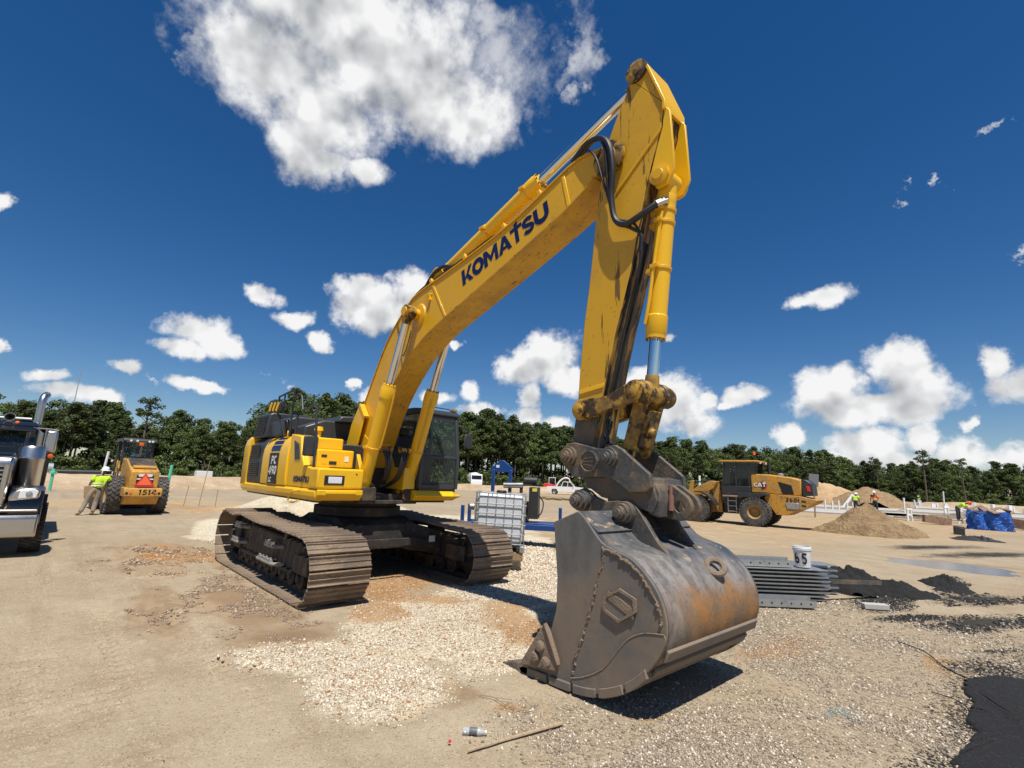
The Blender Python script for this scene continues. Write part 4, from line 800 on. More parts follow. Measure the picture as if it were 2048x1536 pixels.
    cb.span(1.345,1.395,y0+pw,y1-pw,1.70,1.79); cb.prism([(fx(2.34)-.05,2.31),(fx(2.34)-.004,2.31),(fx(2.37)-.004,2.37),(fx(2.37)-.05,2.37)], y0+pw, y1-pw)
    cb.span(fx(3.15)-.06,fx(3.15)-.008,y0+pw,y1-pw,3.10,3.2); cb.span(cabx0+.004,cabx0+.08,y0+pw,y1-pw,1.70,2.30); cb.span(cabx0+.004,cabx0+.08,y0+pw,y1-pw,3.08,3.2)
    cb.build('cab_frame', M_hood, X, bevel=.015)
    b = MB(); b.prism([(-.49,3.20),(1.30,3.20),(1.33,3.23),(1.25,3.32),(1.0,3.345),(-.3,3.345),(-.49,3.28)], y0-.01, y1+.01); rf = b.build('cab_roof', M_hood, X, bevel=.02)
    g = MB(); g.tube([(1.22,.66,3.34),(1.24,.68,3.375),(1.20,1.30,3.375),(1.18,1.36,3.34)],.010,smooth=False); g.build('roof_rail', M_blk, rf)
    g = MB(); g.box((1.20,1.43,3.365),(.12,.10,.07)); g.build('roof_lamp', M_wood, rf, bevel=.015)
    def pane(name, vs, th=(0,0,0)):
        g = MB(); g.add(vs, [(0,1,2,3)]); g.build(name, M_glass, X, smooth=0)
    pane('upper_windscreen', [(fx(2.37)-.02,y0+pw,2.37),(fx(2.37)-.02,y1-pw,2.37),(fx(3.1)-.02,y1-pw,3.10),(fx(3.1)-.02,y0+pw,3.10)])
    pane('lower_windscreen', [(1.378,y0+pw,1.79),(1.378,y1-pw,1.79),(1.398,y1-pw,2.31),(1.398,y0+pw,2.31)])
    for yy in (y0+.02, y1-.02):
        pane('side_window', [(.36,yy,1.83),(1.33,yy,1.83),(fx(3.15)-.07,yy,3.18),(.36,yy,3.18)]); pane('rear_side_window', [(-.35,yy,1.83),(.28,yy,1.83),(.28,yy,3.18),(-.35,yy,3.18)])
    pane('rear_window', [(-.42,y0+pw,2.30),(-.42,y1-pw,2.30),(-.42,y1-pw,3.08),(-.42,y0+pw,3.08)])
    s_ = MB(); s_.span(-.08,.42,.82,1.24,2.08,2.22); s_.box((-.10,1.03,2.52),(.14,.44,.62),rot=(0,-.12,0)); s_.span(.05,.35,.90,1.15,1.75,2.08); s_.box((-.14,1.03,2.92),(.10,.26,.18)); s_.build('operator_seat', M_blk, X, bevel=.04, seg=3)
    s_ = MB(); s_.span(.1,.55,.66,.78,1.95,2.25); s_.span(.1,.55,1.28,1.40,1.95,2.25); s_.tube([(.5,.72,2.25),(.52,.72,2.42)],.02); s_.tube([(.5,1.34,2.25),(.52,1.34,2.42)],.02); s_.tube([(1.0,.95,1.72),(1.1,.95,2.15)],.014); s_.tube([(1.0,1.12,1.72),(1.1,1.12,2.15)],.014); s_.build('control_console', M_hood, X, bevel=.015)
    s_ = MB(); s_.box((1.12,.72,2.52),(.05,.22,.17),rot=(0,0,.3)); s_.build('monitor_screen', M_black_decal, X, bevel=.01)
    s_ = MB(); s_.span(cabx0+.02,1.36,y0+.04,y1-.04,1.64,1.715); s_.build('cab_floor', M_blk, X)
    s_ = MB(); s_.tube([(1.405,1.20,1.95),(1.41,.95,2.25)],.008); s_.tube([(1.40,1.10,2.40),(1.385,.80,2.95)],.008); s_.build('wiper', M_blk, X)
    s_ = MB(); s_.tube([(1.22,1.49,3.05),(1.30,1.60,3.02),(1.36,1.72,2.95)],.014); s_.tube([(1.36,1.72,2.95),(1.36,1.72,2.60)],.012); am = s_.build('cab_mirror_arm', M_blk, X)
    s_ = MB(); s_.box((1.36,1.74,2.72),(.06,.20,.30)); s_.build('cab_mirror', M_blk, X, bevel=.03)
    s_ = MB(); s_.tube([(.55,1.52,1.75),(.55,1.57,1.85),(.55,1.57,2.7),(.55,1.52,2.8)],.014,smooth=False); s_.build('cab_grab_rail', M_blk, X)
    b = MB(); b.prism([(.02,1.47),(1.36,1.47),(1.47,1.56),(1.36,1.665),(.02,1.665)], .45, 1.40)
    b.add([(1.36,1.40,1.47),(1.47,1.40,1.56),(1.36,1.40,1.665),(.02,1.40,1.47),(.02,1.40,1.665),(1.30,1.68,1.56),(.02,1.62,1.56)],[(0,1,5),(1,2,5),(0,5,6,3),(5,2,4,6),(3,6,4)]); b.build('cab_skirt', M_yelb, X, bevel=.012)
    b = MB(); b.span(.60,1.30,.26,.53,1.67,2.10); b.build('cab_side_cover', M_yelb, X, bevel=.02)
    # ---- boom
    BW = .25
    bot = [(.62,2.10),(.80,2.48),(1.04,2.98),(1.38,3.47),(1.85,3.95),(2.34,4.32),(2.9,4.57),(3.7,4.83),(4.9,5.23),(5.92,5.59),(6.36,5.83)]
    top = [(6.50,6.16),(6.20,6.21),(5.95,6.185),(5.62,6.07),(4.71,5.76),(3.43,5.51),(2.67,5.39),(2.05,5.27),(1.82,5.13),(1.42,4.83),(1.07,4.46),(.69,3.86),(.30,3.22),(.02,2.80)]
    def smoothpoly(p, k=3):
        q = []
        for i in range(len(p)-1):
            a = Vector(p[max(i-1,0)]); b_ = Vector(p[i]); c = Vector(p[i+1]); d = Vector(p[min(i+2,len(p)-1)])
            for j in range(k):
                t = j/k; v = .5*((2*b_)+(c-a)*t+(2*a-5*b_+4*c-d)*t*t+(3*b_-a-3*c+d)*t**3); q.append((v.x,v.y))
        return q+[p[-1]]
    def ngon_prism(bm_, lower, upper, ya, yb, mi_under=0):
        """two outlines with the same number of points: quads between them on both sides"""
        n = len(lower); vs = []
        for y in (ya, yb): vs += [(x,y,z) for x,z in lower]+[(x,y,z) for x,z in upper]
        N = 2*n; fs = []
        for i in range(n-1):
            fs += [(i,i+1,n+i+1,n+i), (N+i,N+n+i,N+n+i+1,N+i+1), (n+i,n+i+1,N+n+i+1,N+n+i)]
        b0 = len(bm_.v); bm_.add(vs, fs+[(0,n,N+n,N),(n-1,N+n-1,N+2*n-1,2*n-1)], 0)
        bm_.add([], [])
        for i in range(n-1): bm_.f.append((b0+i,b0+N+i,b0+N+i+1,b0+i+1)); bm_.m.append(mi_under)
    def resample(p, n):
        a = np.array(p); c = np.concatenate([[0],np.cumsum(np.hypot(*np.diff(a,axis=0).T))]); s = np.linspace(0,c[-1],n)
        return [(float(np.interp(v,c,a[:,0])), float(np.interp(v,c,a[:,1]))) for v in s]
    lo_ = resample(smoothpoly(bot), 40); up_ = resample(smoothpoly(top[::-1]), 40)
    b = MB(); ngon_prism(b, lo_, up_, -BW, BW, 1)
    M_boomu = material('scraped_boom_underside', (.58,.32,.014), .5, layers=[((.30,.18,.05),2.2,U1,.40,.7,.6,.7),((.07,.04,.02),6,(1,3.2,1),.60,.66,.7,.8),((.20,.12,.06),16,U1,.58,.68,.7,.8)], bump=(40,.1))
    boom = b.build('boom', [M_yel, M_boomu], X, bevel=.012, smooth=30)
    # web flanges (thin plate edges standing proud along the lower and upper corners)
    for ln, dz in ((lo_, -.012), (up_, .012)):
        g = MB(); n = len(ln); vs = []
        for yy in (-BW-.022, BW+.022):
            for k in (-.010, .010): vs += [(x,yy,z+dz+k) for x,z in ln]
        fs = []
        for i in range(n-1): fs += [(i,i+1,n+i+1,n+i),(2*n+i,3*n+i,3*n+i+1,2*n+i+1),(n+i,n+i+1,3*n+i+1,3*n+i),(i,2*n+i,2*n+i+1,i+1)]
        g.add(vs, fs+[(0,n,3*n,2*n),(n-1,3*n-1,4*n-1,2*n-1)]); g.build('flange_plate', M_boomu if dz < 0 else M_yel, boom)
    g = MB(); g.cyl((.30,-.33,2.28),(.30,.33,2.28),.24,n=32); g.prism([(.06,2.35),(.54,2.12),(.85,2.55),(.10,2.95)],-.26,.26); g.build('boom_foot', M_yel, boom, bevel=.01)
    g = MB(); g.prism([(-.10,2.42),(.30,2.10),(.42,2.45),(.62,3.05),(.36,3.32),(.08,2.95)], -.36, -.33); g.build('foot_plate', M_yelb, boom, bevel=.008)
    g = MB(); g.prism([(.36,3.32),(.62,3.05),(.66,3.09),(.40,3.36)], -.37, -.26); g.build('foot_rib', M_yel, boom)
    for (a0, a1) in (((2.68,5.36),(3.13,4.67)), ((5.80,6.12),(5.92,5.60))):
        g = MB(); dx = .028; g.prism([(a0[0]-dx,a0[1]-.02),(a0[0]+dx,a0[1]-.02),(a1[0]+dx,a1[1]+.0),(a1[0]-dx,a1[1]+.0)], -BW-.010, -BW+.002); g.build('weld_strip', M_yelb, boom, bevel=.003)
    for s in (-1,1):
        g = MB(); g.lathe([(.22,0),(.20,.03),(.15,.04),(.10,.04),(.10,.20),(.085,.21),(.085,.34),(0,.34)], (2.28,s*BW,4.87), (0,s,0), 28); g.build('cylinder_boss', M_yel, boom)
        g = MB(); g.lathe([(.23,-.02),(.23,.025),(.15,.04),(.13,.04),(.12,.06),(0,.06)], (6.58,s*BW,5.99), (0,s,0), 32); g.build('arm_pivot_boss', M_yelw, boom)
    g = MB(); ux = Vector((5.42-3.60,0,5.53-5.07)).normalized(); uy = Vector((-ux.z,0,ux.x)); letters(g,'KOMATSU',(3.60,-BW-.001,5.085),ux,uy,.285,.045); g.build('maker_lettering', M_navy, boom)
    # pipework along the boom
    for k, (yy, r) in enumerate(((-.20,.022),(-.13,.026),(.13,.026))):
        g = MB(); pts = [(x-.02,yy,z+.045+(.05 if 6<i<28 else 0)) for i, (x,z) in enumerate(up_) if i > 4 and i < 38]; g.tube(pts[::2], r, n=8, sub=3); g.build('hydraulic_pipe', M_yel if k else M_hose, boom)
    for i in (14,19,24,29,33):
        x,z = up_[i]; g = MB(); g.box((x,-.18,z+.07),(.07,.18,.09),rot=(0,-.4,0)); g.build('pipe_clamp', M_yel, boom, bevel=.008)
    for i in (2,4,6,8):
        x,z = up_[i]; g = MB(); g.box((x-.03,-.2,z+.03),(.06,.08,.05),rot=(0,-1.1,0)); g.build('hose_clamp', M_blk, boom)
    g = MB(); g.tube([(2.35,-.20,5.43),(2.62,-.22,5.60),(2.9,-.2,5.66),(3.15,-.18,5.58)],.03); g.tube([(2.45,-.12,5.42),(2.75,-.12,5.64),(3.1,-.10,5.62)],.026); g.build('boom_hose', M_hose, boom)
    g = MB(); g.box((2.63,-.27,5.12),(.05,.05,.09)); g.tube([(2.60,-.255,5.10),(2.63,-.30,5.16),(2.67,-.255,5.19)],.012); g.build('grease_fitting', M_yelb, boom)
    g = MB(); g.tube([(2.05,-.262,4.62),(2.0,-.30,4.3),(1.86,-.285,4.15),(1.74,-.27,4.35),(1.62,-.262,4.62),(1.50,-.262,4.86)],.009); g.build('grease_line', M_hose, boom)
    # ---- cylinders
    def cylinder(name, p0, p1, frac, r, rr, par=X, pin=None, bands=()):
        p0, p1 = Vector(p0), Vector(p1); d = (p1-p0); e = p0+d*frac; L = d.length; u = d.normalized()
        g = MB(); g.cyl(p0+u*.02, e, r, n=28)
        g.lathe([(r,0),(r*1.12,.015),(r*1.12,.20),(r*1.04,.22),(r*1.04,.27),(r*.8,.275),(0,.275)], e-u*.25, u, 28)
        g.lathe([(r*.75,-.10),(r*.95,-.02),(r*1.02,.02),(r*1.02,.10),(r,.12)], p0+u*.16, u, 28)
        g.cyl((p0.x,p0.y-.10,p0.z),(p0.x,p0.y+.10,p0.z),r*1.12,n=24)
        o = g.build(name, M_yelb, par, smooth=40)
        for k in range(10):
            a = 2*math.pi*k/10; q = u.orthogonal().normalized(); w = u.cross(q)
            c = e+u*.025+(q*math.cos(a)+w*math.sin(a))*r*.92
            if k == 0: bolts = MB()
            bolts.cyl(c, c+u*.022, .014, n=6)
        bolts.build('gland_bolts', M_yelw, o)
        for t_ in bands:
            c = p0+d*t_; h_ = MB(); h_.lathe([(r,-.02),(r+.012,-.018),(r+.012,.018),(r,.02)], c, u, 28); h_.box(c+Vector((.0,-r-.03,0)),(.10,.06,.05)); h_.box(c+Vector((-r-.02,-.02,0)),(.08,.10,.05)); h_.build('pipe_band', M_yel, o, bevel=.004)
        rod = MB(); rod.cyl(e-u*.05, p1-u*.05, rr, n=24); rod.build('rod', M_shine, o)
        eye = MB(); eye.cyl((p1.x,p1.y-.09,p1.z),(p1.x,p1.y+.09,p1.z),rr*1.75,n=24); eye.cyl(p1-u*.22, p1-u*.06, rr*1.15, rr*1.35, n=20); eye.build('rod_eye', M_yelw, o)
        return o
    for s in (-1,1):
        c = cylinder('boom_cylinder', (1.05,s*.47,1.62), (2.28,s*.47,4.87), .60, .125, .072, bands=(.25,))
        g = MB(); p0 = Vector((1.05,s*.47,1.62)); d = Vector((1.23,0,3.25)); off = Vector((.135,0.06*-s,-.04))
        g.tube([p0+d*.26+off, p0+d*.30+off*1.1, p0+d*.50+off*1.1, p0+d*.57+off*.9],.02); g.build('hydraulic_pipe', M_yel, c)
        g = MB(); g.prism([(.80,1.50),(1.30,1.50),(1.22,1.72),(1.08,1.80),(.92,1.74)], s*.62-.03, s*.62+.03); g.prism([(.80,1.50),(1.30,1.50),(1.22,1.72),(1.08,1.80),(.92,1.74)], s*.32-.03, s*.32+.03); g.cyl((1.05,s*.27,1.62),(1.05,s*.68,1.62),.06); g.build('cylinder_bracket', M_yelw, X, bevel=.008)
        g = MB(); g.box((1.33,s*.28,2.42),(.10,.34,.09),rot=(0,-.2,0)); g.cyl((1.36,s*.14,2.44),(1.36,s*.08,2.44),.05); g.build('hose_block', M_yelw, X, bevel=.01)
        for k in range(3):
            g = MB(); yy = s*(.14+k*.06); g.tube([(1.36,yy,2.42),(1.42,yy*.8,2.2),(1.30,yy*.6,1.9),(1.0,yy*.5,1.75),(.7,yy*.6,1.7)],.024); g.build('hydraulic_hose', M_hose, X)
    ac = cylinder('arm_cylinder', (2.62,0,5.62), (6.93,0,7.05), .575, .13, .075, bands=(.30,.52))
    g = MB(); 
    for s in (-1,1): g.prism([(2.3,5.30),(2.95,5.42),(2.75,5.70),(2.60,5.74),(2.46,5.66)], s*.16-.025, s*.16+.025)
    g.build('cylinder_bracket', M_yel, boom, bevel=.008)
    # ---- arm
    AW = .20
    back = [(6.10,2.12),(6.00,2.25),(6.02,2.45),(6.05,2.62),(6.08,2.90),(6.10,3.25),(6.17,3.95),(6.23,4.32),(6.29,4.82),(6.34,5.3),(6.42,5.82),(6.54,6.32),(6.70,6.64),(6.83,6.86),(6.85,7.02)]
    frnt = [(6.24,2.16),(6.30,2.30),(6.35,2.48),(6.40,2.70),(6.47,3.0),(6.57,3.42),(6.66,3.76),(6.76,4.08),(6.86,4.42),(6.95,4.84),(7.02,5.14),(7.10,5.47),(7.20,5.80),(7.29,6.08),(7.335,6.38)]
    b = MB(); n = len(back)
    def quadskin(mb, A, B, ya, yb, mA, mB, mS=0):
        vs = []; n = len(A); N = 2*n
        for y in (ya, yb): vs += [(x,y,z) for x,z in A]+[(x,y,z) for x,z in B]
        mb.add(vs, [f for i in range(n-1) for f in ((i,i+1,n+i+1,n+i),(N+i,N+n+i,N+n+i+1,N+i+1))]+[(0,n,N+n,N)], mS); b0 = len(mb.v)-2*N
        for i in range(n-1):
            mb.f.append((b0+i,b0+N+i,b0+N+i+1,b0+i+1)); mb.m.append(mA); mb.f.append((b0+n+i,b0+n+i+1,b0+N+n+i+1,b0+N+n+i)); mb.m.append(mB)
        mb.f.append((b0+n-1,b0+N+n-1,b0+N+2*n-1,b0+2*n-1)); mb.m.append(mS)
    quadskin(b, back, frnt, -AW, AW, 0, 1)
    b.add([(6.85,-AW,7.02),(7.335,-AW,6.38),(7.12,-AW,6.98),(6.99,-AW,7.13),(6.85,AW,7.02),(7.335,AW,6.38),(7.12,AW,6.98),(6.99,AW,7.13)], [(0,1,2,3),(4,7,6,5),(1,5,6,2),(2,6,7,3),(3,7,4,0)], 0)
    M_arm = material('arm_paint', (.66,.36,.012), .42, layers=[((.42,.22,.03),1.2,U1,.42,.75,.45,.6),((.05,.03,.015),4,(2.4,2,.22),.60,.63,.8,.7),((.16,.09,.035),18,U1,.62,.72,.6,.8)], bump=(60,.06), coat=.1)
    arm = b.build('arm', [M_arm, M_grime], X, bevel=.012)
    ap = MB(); ap.prism([(6.10,2.12),(6.0,2.25),(6.03,2.55),(6.06,2.72),(6.40,2.72),(6.35,2.48),(6.28,2.22)], -AW-.012, AW+.012); ap.build('arm_tip', M_steel, arm, bevel=.006)
    g = MB(); g.prism([(6.11,3.01),(6.475,3.06),(6.485,3.11),(6.115,3.06)], -AW-.014, AW+.014); g.build('weld_strip', M_yelb, arm, bevel=.004)
    g = MB(); g.prism([(6.66,5.48),(7.28,6.02),(7.30,6.08),(6.66,5.53)], -AW-.016, -AW+.001); g.build('weld_strip', M_yel, arm, bevel=.004)
    for s in (-1,1):
        g = MB(); g.lathe([(.15,-.02),(.15,.03),(.10,.045),(.085,.045),(.08,.06),(0,.06)], (6.97,s*AW,7.03), (0,s,0), 28); g.build('cylinder_boss', M_yelw, arm)
        g = MB(); g.prism([(7.33,6.36),(7.40,6.25),(7.44,5.50),(7.36,5.33),(7.22,5.32),(7.12,5.50),(7.22,5.84),(7.30,6.08)], s*.17-.02, s*.17+.02); g.build('bucket_cylinder_bracket', M_yelb, arm, bevel=.006)
        g = MB(); g.lathe([(.12,0),(.12,.04),(.07,.05),(.06,.07),(0,.07)], (7.26,s*.19,5.46), (0,s,0), 24); g.build('pin_boss', M_yel, arm)
    g = MB(); g.prism([(7.10,7.02),(7.14,7.02),(7.36,6.40),(7.36,6.28),(7.32,6.28),(7.32,6.40)], -AW-.03, AW+.03); g.build('end_plate', M_yelb, arm, bevel=.008)
    bc = cylinder('bucket_cylinder', (7.25,0,5.46), (6.98,0,2.95), .735, .108, .066, bands=(.14,.20,.42))
    g = MB(); g.tube([(7.24,-.13,5.05),(7.16,-.14,4.6),(7.06,-.14,4.0),(7.0,-.13,3.75)],.02); g.build('hydraulic_pipe', M_yelb, bc)
    # hoses over the boom tip and along the arm
    for k, pts in enumerate(([(5.95,-.22,6.26),(6.25,-.30,6.33),(6.50,-.34,6.27),(6.66,-.36,6.08),(6.70,-.34,5.75),(6.66,-.31,5.40),(6.70,-.29,5.10),(6.85,-.29,4.97),(7.05,-.27,5.02),(7.20,-.20,5.12),(7.25,-.14,5.16)],
                             [(5.90,-.15,6.24),(6.22,-.22,6.36),(6.46,-.30,6.30),(6.60,-.36,6.05),(6.62,-.34,5.7),(6.63,-.30,5.35),(6.72,-.28,5.06),(6.90,-.25,4.92),(7.02,-.22,4.80),(7.0,-.21,4.6)],
                             [(6.0,-.24,6.25),(6.28,-.31,6.22),(6.44,-.34,6.02),(6.52,-.33,5.75),(6.6,-.31,5.45),(6.70,-.27,5.12),(6.95,-.25,4.95),(7.02,-.21,4.66),(6.93,-.19,4.3)])):
        g = MB(); g.tube(pts, (.038,.022,.016)[k], n=10); g.build('hydraulic_hose', M_hose, arm)
    g = MB(); g.tube([(7.20,-.20,5.12),(7.25,-.14,5.16),(7.28,-.10,5.18)],.05); g.build('hose_fitting', M_chrome, arm)
    for k, yy in enumerate((-.12,-.06)):
        g = MB(); g.tube([(7.0,yy,4.75),(6.90,yy,4.35),(6.72,yy,3.75),(6.60,yy,3.3),(6.50,yy,2.9),(6.42,yy,2.55),(6.5,yy-.02,2.4)],.018); g.build('hydraulic_hose', M_hose, arm)
    g = MB(); g.tube([(6.44,-.05,2.75),(6.52,-.12,2.62),(6.50,-.18,2.45),(6.44,-.2,2.32)],.014); g.tube([(6.42,-.1,2.7),(6.56,-.16,2.66),(6.55,-.2,2.5),(6.48,-.2,2.36)],.01); g.build('grease_hose', M_hose, arm)
    # ---- linkage
    for s in (-1,1):
        g = MB(); y = s*.275
        lk = circ(6.22,2.80,.125,100,280,10)+[(6.60,2.76),(6.92,2.84)]+circ(6.98,2.95,.13,-80,100,10)+[(6.6,2.93)]
        g.prism(lk, y-.05, y+.05); l_ = g.build('side_link', M_yelw, X, bevel=.012)
        for (x,z,r) in ((6.22,2.80,.085),(6.98,2.95,.10)):
            g = MB(); g.lathe([(r*1.15,0),(r*1.15,.03),(r*.8,.04),(r*.8,.06),(r*.5,.07),(0,.07)], (x,s*.325,z), (0,s,0), 24); g.build('link_pin', M_yelw, l_)
    g = MB(); g.cyl((6.98,-.23,2.95),(6.98,-.10,2.95),.125,n=28); g.cyl((6.98,.10,2.95),(6.98,.23,2.95),.125,n=28)
    for yy in (-.175,.175): g.lathe([(.118,-.05),(.145,-.045),(.145,.045),(.118,.05)], (6.98,yy,2.95), (0,1,0), 28)
    g.prism([(6.89,2.93),(6.72,2.34),(6.77,2.23),(6.85,2.25),(7.06,2.91)], -.19, -.12); g.prism([(6.89,2.93),(6.72,2.34),(6.77,2.23),(6.85,2.25),(7.06,2.91)], .12, .19)
    g.prism([(6.98,2.76),(6.82,2.36),(6.90,2.36),(7.05,2.76)], -.13, .13); g.build('bucket_link', M_yelw, X, bevel=.014)
    g = MB(); g.lathe([(.05,0),(.05,.05),(.03,.06),(0,.06)], (6.99,-.03,2.52), (.94,0,-.3), 12); g.prism([(6.93,2.46),(7.03,2.44),(7.01,2.66),(6.97,2.67)], -.06, .0); g.build('stop_block', M_yelw, X, bevel=.01)
    # ---- quick coupler
    cp = [(5.97,2.24),(6.00,2.34),(6.07,2.40),(6.16,2.41),(6.30,2.38),(6.49,2.335),(6.60,2.33),(6.74,2.37),(6.84,2.32),(7.18,2.06),(7.19,1.93),(7.13,1.88),(6.93,1.87),(6.74,1.99),(6.58,2.02),(6.16,2.01),(6.0,2.15)]
    b = MB(); b.prism(cp, -.36, -.30); b.prism(cp, .30, .36); cpl = b.build('quick_coupler', M_steel, X, bevel=.008)
    b = MB(); b.prism([(6.22,2.02),(6.30,1.92),(6.52,1.80),(6.80,1.76),(7.05,1.70),(7.17,1.67),(7.22,1.80),(7.16,2.02),(7.0,2.04),(6.75,2.02)], -.295, .295); b.build('coupler_body', M_steel, cpl, bevel=.012)
    b = MB(); b.prism([(7.10,1.66),(7.22,1.63),(7.24,1.88),(7.19,1.97),(7.10,1.97)], -.27, -.10); b.build('coupler_face', M_steel, cpl, bevel=.015)
    for yy in (.03,.20):
        lug = MB(); ring = ring2d(7.30,1.74,.055,.055,16); out = [(7.12,1.97),(7.22,1.96),(7.40,1.84),(7.44,1.74),(7.40,1.64),(7.30,1.60),(7.12,1.62),(7.10,1.80)]
        # plate with an eye: outline joined to the hole through a slit
        poly = out[:4]+[ring[0]]+ring[1:][::1]+[ring[0]]+out[3:]
        vs = []; n1 = 24
        o_s = resample(out+[out[0]], n1+1)[:-1]; a0 = math.atan2(o_s[0][1]-1.74, o_s[0][0]-7.30)
        angs = [math.atan2(p[1]-1.74,p[0]-7.30) for p in o_s]; inn = [(7.30+.055*math.cos(a),1.74+.055*math.sin(a)) for a in angs]
        for y_ in (yy-.035,yy+.035): vs += [(p[0],y_,p[1]) for p in o_s]+[(p[0],y_,p[1]) for p in inn]
        fs = []
        for i in range(n1):
            j = (i+1)%n1; N = 2*n1
            fs += [(i,j,n1+j,n1+i),(N+i,N+n1+i,N+n1+j,N+j),(i,N+i,N+j,j),(n1+i,n1+j,N+n1+j,N+n1+i)]
        lug.add(vs, fs); lug.build('lifting_lug', M_steel, cpl, bevel=.006)
    for (x,z) in ((6.10,2.25),(6.68,2.23)):
        for s in (-1,1):
            g = MB(); g.lathe([(.115,-.04),(.115,.035),(.09,.035),(.09,.075),(.06,.075),(.06,.105),(.035,.105),(.035,.12),(0,.12)], (x,s*.36,z), (0,s,0), 24); g.build('coupler_pin', M_steel, cpl, bevel=.004, smooth=20)
    g = MB(); g.lathe([(.125,0),(.125,.022),(.110,.026),(.105,.012),(0,.010)], (6.40,-.36,2.19), (0,-1,0), 32); em = g.build('coupler_emblem', M_steel, cpl)
    g = MB()
    for k in range(3): g.box((6.40,-.376,2.15+k*.04),(.18-.02*abs(k-1)*2,.014,.014),rot=(0,-.12*(k-1),0))
    g.build('emblem_bars', M_steel, em)
    g = MB(); g.cyl((7.225,-.04,1.70),(7.225,-.04,1.86),.032,n=14); g.cyl((7.225,-.04,1.86),(7.225,-.04,1.95),.02,n=12); g.build('locking_ram', material('red_primer',(.24,.11,.08),.8,layers=[((.16,.12,.09),9,U1,.45,.65,.8)]), cpl)
    # ---- bucket
    HW = .92
    shell = [(6.71,1.67),(6.80,1.61),(7.0,1.41),(7.17,1.35),(7.34,1.30),(7.5,1.18),(7.61,1.05),(7.67,.90),(7.68,.76),(7.65,.63),(7.57,.50),(7.43,.345),(7.25,.21),(7.03,.11),(6.86,.065),(6.61,.04),(6.26,.03),(6.05,.02)]
    shell = smoothpoly(shell, 3)
    M_bb = bucket_back_material(); M_int = M_mud
    inner = [(x-.035*(1 if x > 7.2 else .4), z+(.035 if z < .4 else (-.03 if z > 1.2 else 0))) for x, z in shell]
    b = MB(); n = len(shell); vs = []
    NY = 6
    for q in range(NY+1):
        y = -HW+.02+(2*HW-.04)*q/NY; vs += [(x,y,z) for x,z in shell]
    for q in range(NY+1):
        y = -HW+.02+(2*HW-.04)*q/NY; vs += [(x,y,z) for x,z in inner]
    off = n*(NY+1); fs = []; mi = []
    for q in range(NY):
        for i in range(n-1):
            a = q*n+i; fs.append((a,a+1,a+n+1,a+n)); fs.append((off+a,off+a+n,off+a+n+1,off+a+1))
        fs += [(q*n,q*n+n,off+q*n+n,off+q*n),(q*n+n-1,off+q*n+n-1,off+q*n+2*n-1,q*n+2*n-1)]
    b.add(vs, fs); bk = b.build('bucket', M_bb, X, smooth=45)
    side = shell+[(6.20,.24),(6.38,.49),(6.445,.70),(6.45,1.01),(6.41,1.35),(6.39,1.54)]
    for s in (-1,1):
        b = MB(); b.prism(side, s*(HW-.045), s*HW); b.build('side_plate', M_bside, bk, bevel=.01, smooth=45)
        # lower half-moon wear plate and its weld bead, mud line along the reinforcement edge
        wc = smoothpoly([(6.66,.13),(6.83,.19),(7.03,.31),(7.17,.47),(7.30,.62),(7.46,.71),(7.66,.745)], 4)
        low = [p for p in shell if p[1] < .72 and p[0] > 6.62][::-1]
        b = MB(); b.prism(wc+[(p[0]-.0,p[1]+.0) for p in low[::-1]], s*HW, s*(HW+.014)); b.build('wear_plate', M_bside, bk, bevel=.004)
        b = MB(); b.tube([(x,s*(HW+.012),z) for x,z in wc], .008, n=6, sub=1, smooth=False); b.build('weld_bead', M_mud, bk)
        for nm, pts, r0 in (('mud_ridge',[(7.02,1.36),(7.03,1.25),(6.98,1.10),(6.94,.95),(6.88,.78),(6.82,.60),(6.76,.44),(6.71,.30),(6.68,.16)],.016),('mud_ridge',[(7.02,1.34),(7.12,1.335),(7.22,1.30),(7.36,1.235),(7.48,1.13),(7.57,1.01),(7.62,.90),(7.635,.80)],.018)):
            b = MB(); b.tube([(x+random.uniform(-.010,.010),s*(HW+.002),z+random.uniform(-.010,.010)) for x,z in smoothpoly(pts,9)], lambda t: r0*(.35+.75*random.random()), n=6, sub=1, smooth=False); b.build(nm, M_mud, bk)
        hx = [(7.22,1.035),(7.05,.935),(7.035,.815),(7.215,.745),(7.40,.865),(7.395,.975)]
        b = MB(); b.prism(hx, s*HW, s*(HW+.016)); hp = b.build('hexagon_badge', M_bside, bk, bevel=.006)
        b = MB(); c0 = (7.215,.89); n6 = 6; vs = []
        for k, y_ in ((1.0,s*(HW+.015)),(1.0,s*(HW+.026)),(.82,s*(HW+.026)),(.82,s*(HW+.015))): vs += [(c0[0]+(x-c0[0])*k,y_,c0[1]+(z-c0[1])*k) for x,z in hx]
        b.add(vs, [(a*6+i,a*6+(i+1)%6,((a+1)%4)*6+(i+1)%6,((a+1)%4)*6+i) for a in range(4) for i in range(6)]); b.build('badge_rim', M_mud, hp)
        b = MB(); b.prism([(7.07,.93),(7.20,.87),(7.37,.80),(7.37,.88),(7.24,.945),(7.10,.99)], s*(HW+.016), s*(HW+.022)); b.build('badge_band', M_mud, hp, bevel=.004)
        # side cutter
        b = MB(); b.prism([(6.33,.55),(6.38,.50),(6.52,.24),(6.50,.15),(6.05,.09),(6.02,.12)], s*(HW+.0), s*(HW+.055)); sc_ = b.build('side_cutter', M_mud, bk, bevel=.012)
        for (x,z) in ((6.30,.33),(6.24,.22),(6.38,.20)):
            b = MB(); b.lathe([(.055,-.01),(.055,.02),(.04,.04),(0,.045)], (x,s*(HW+.055),z), (0,s,0), 12); b.build('cutter_bolt', M_mud, sc_)
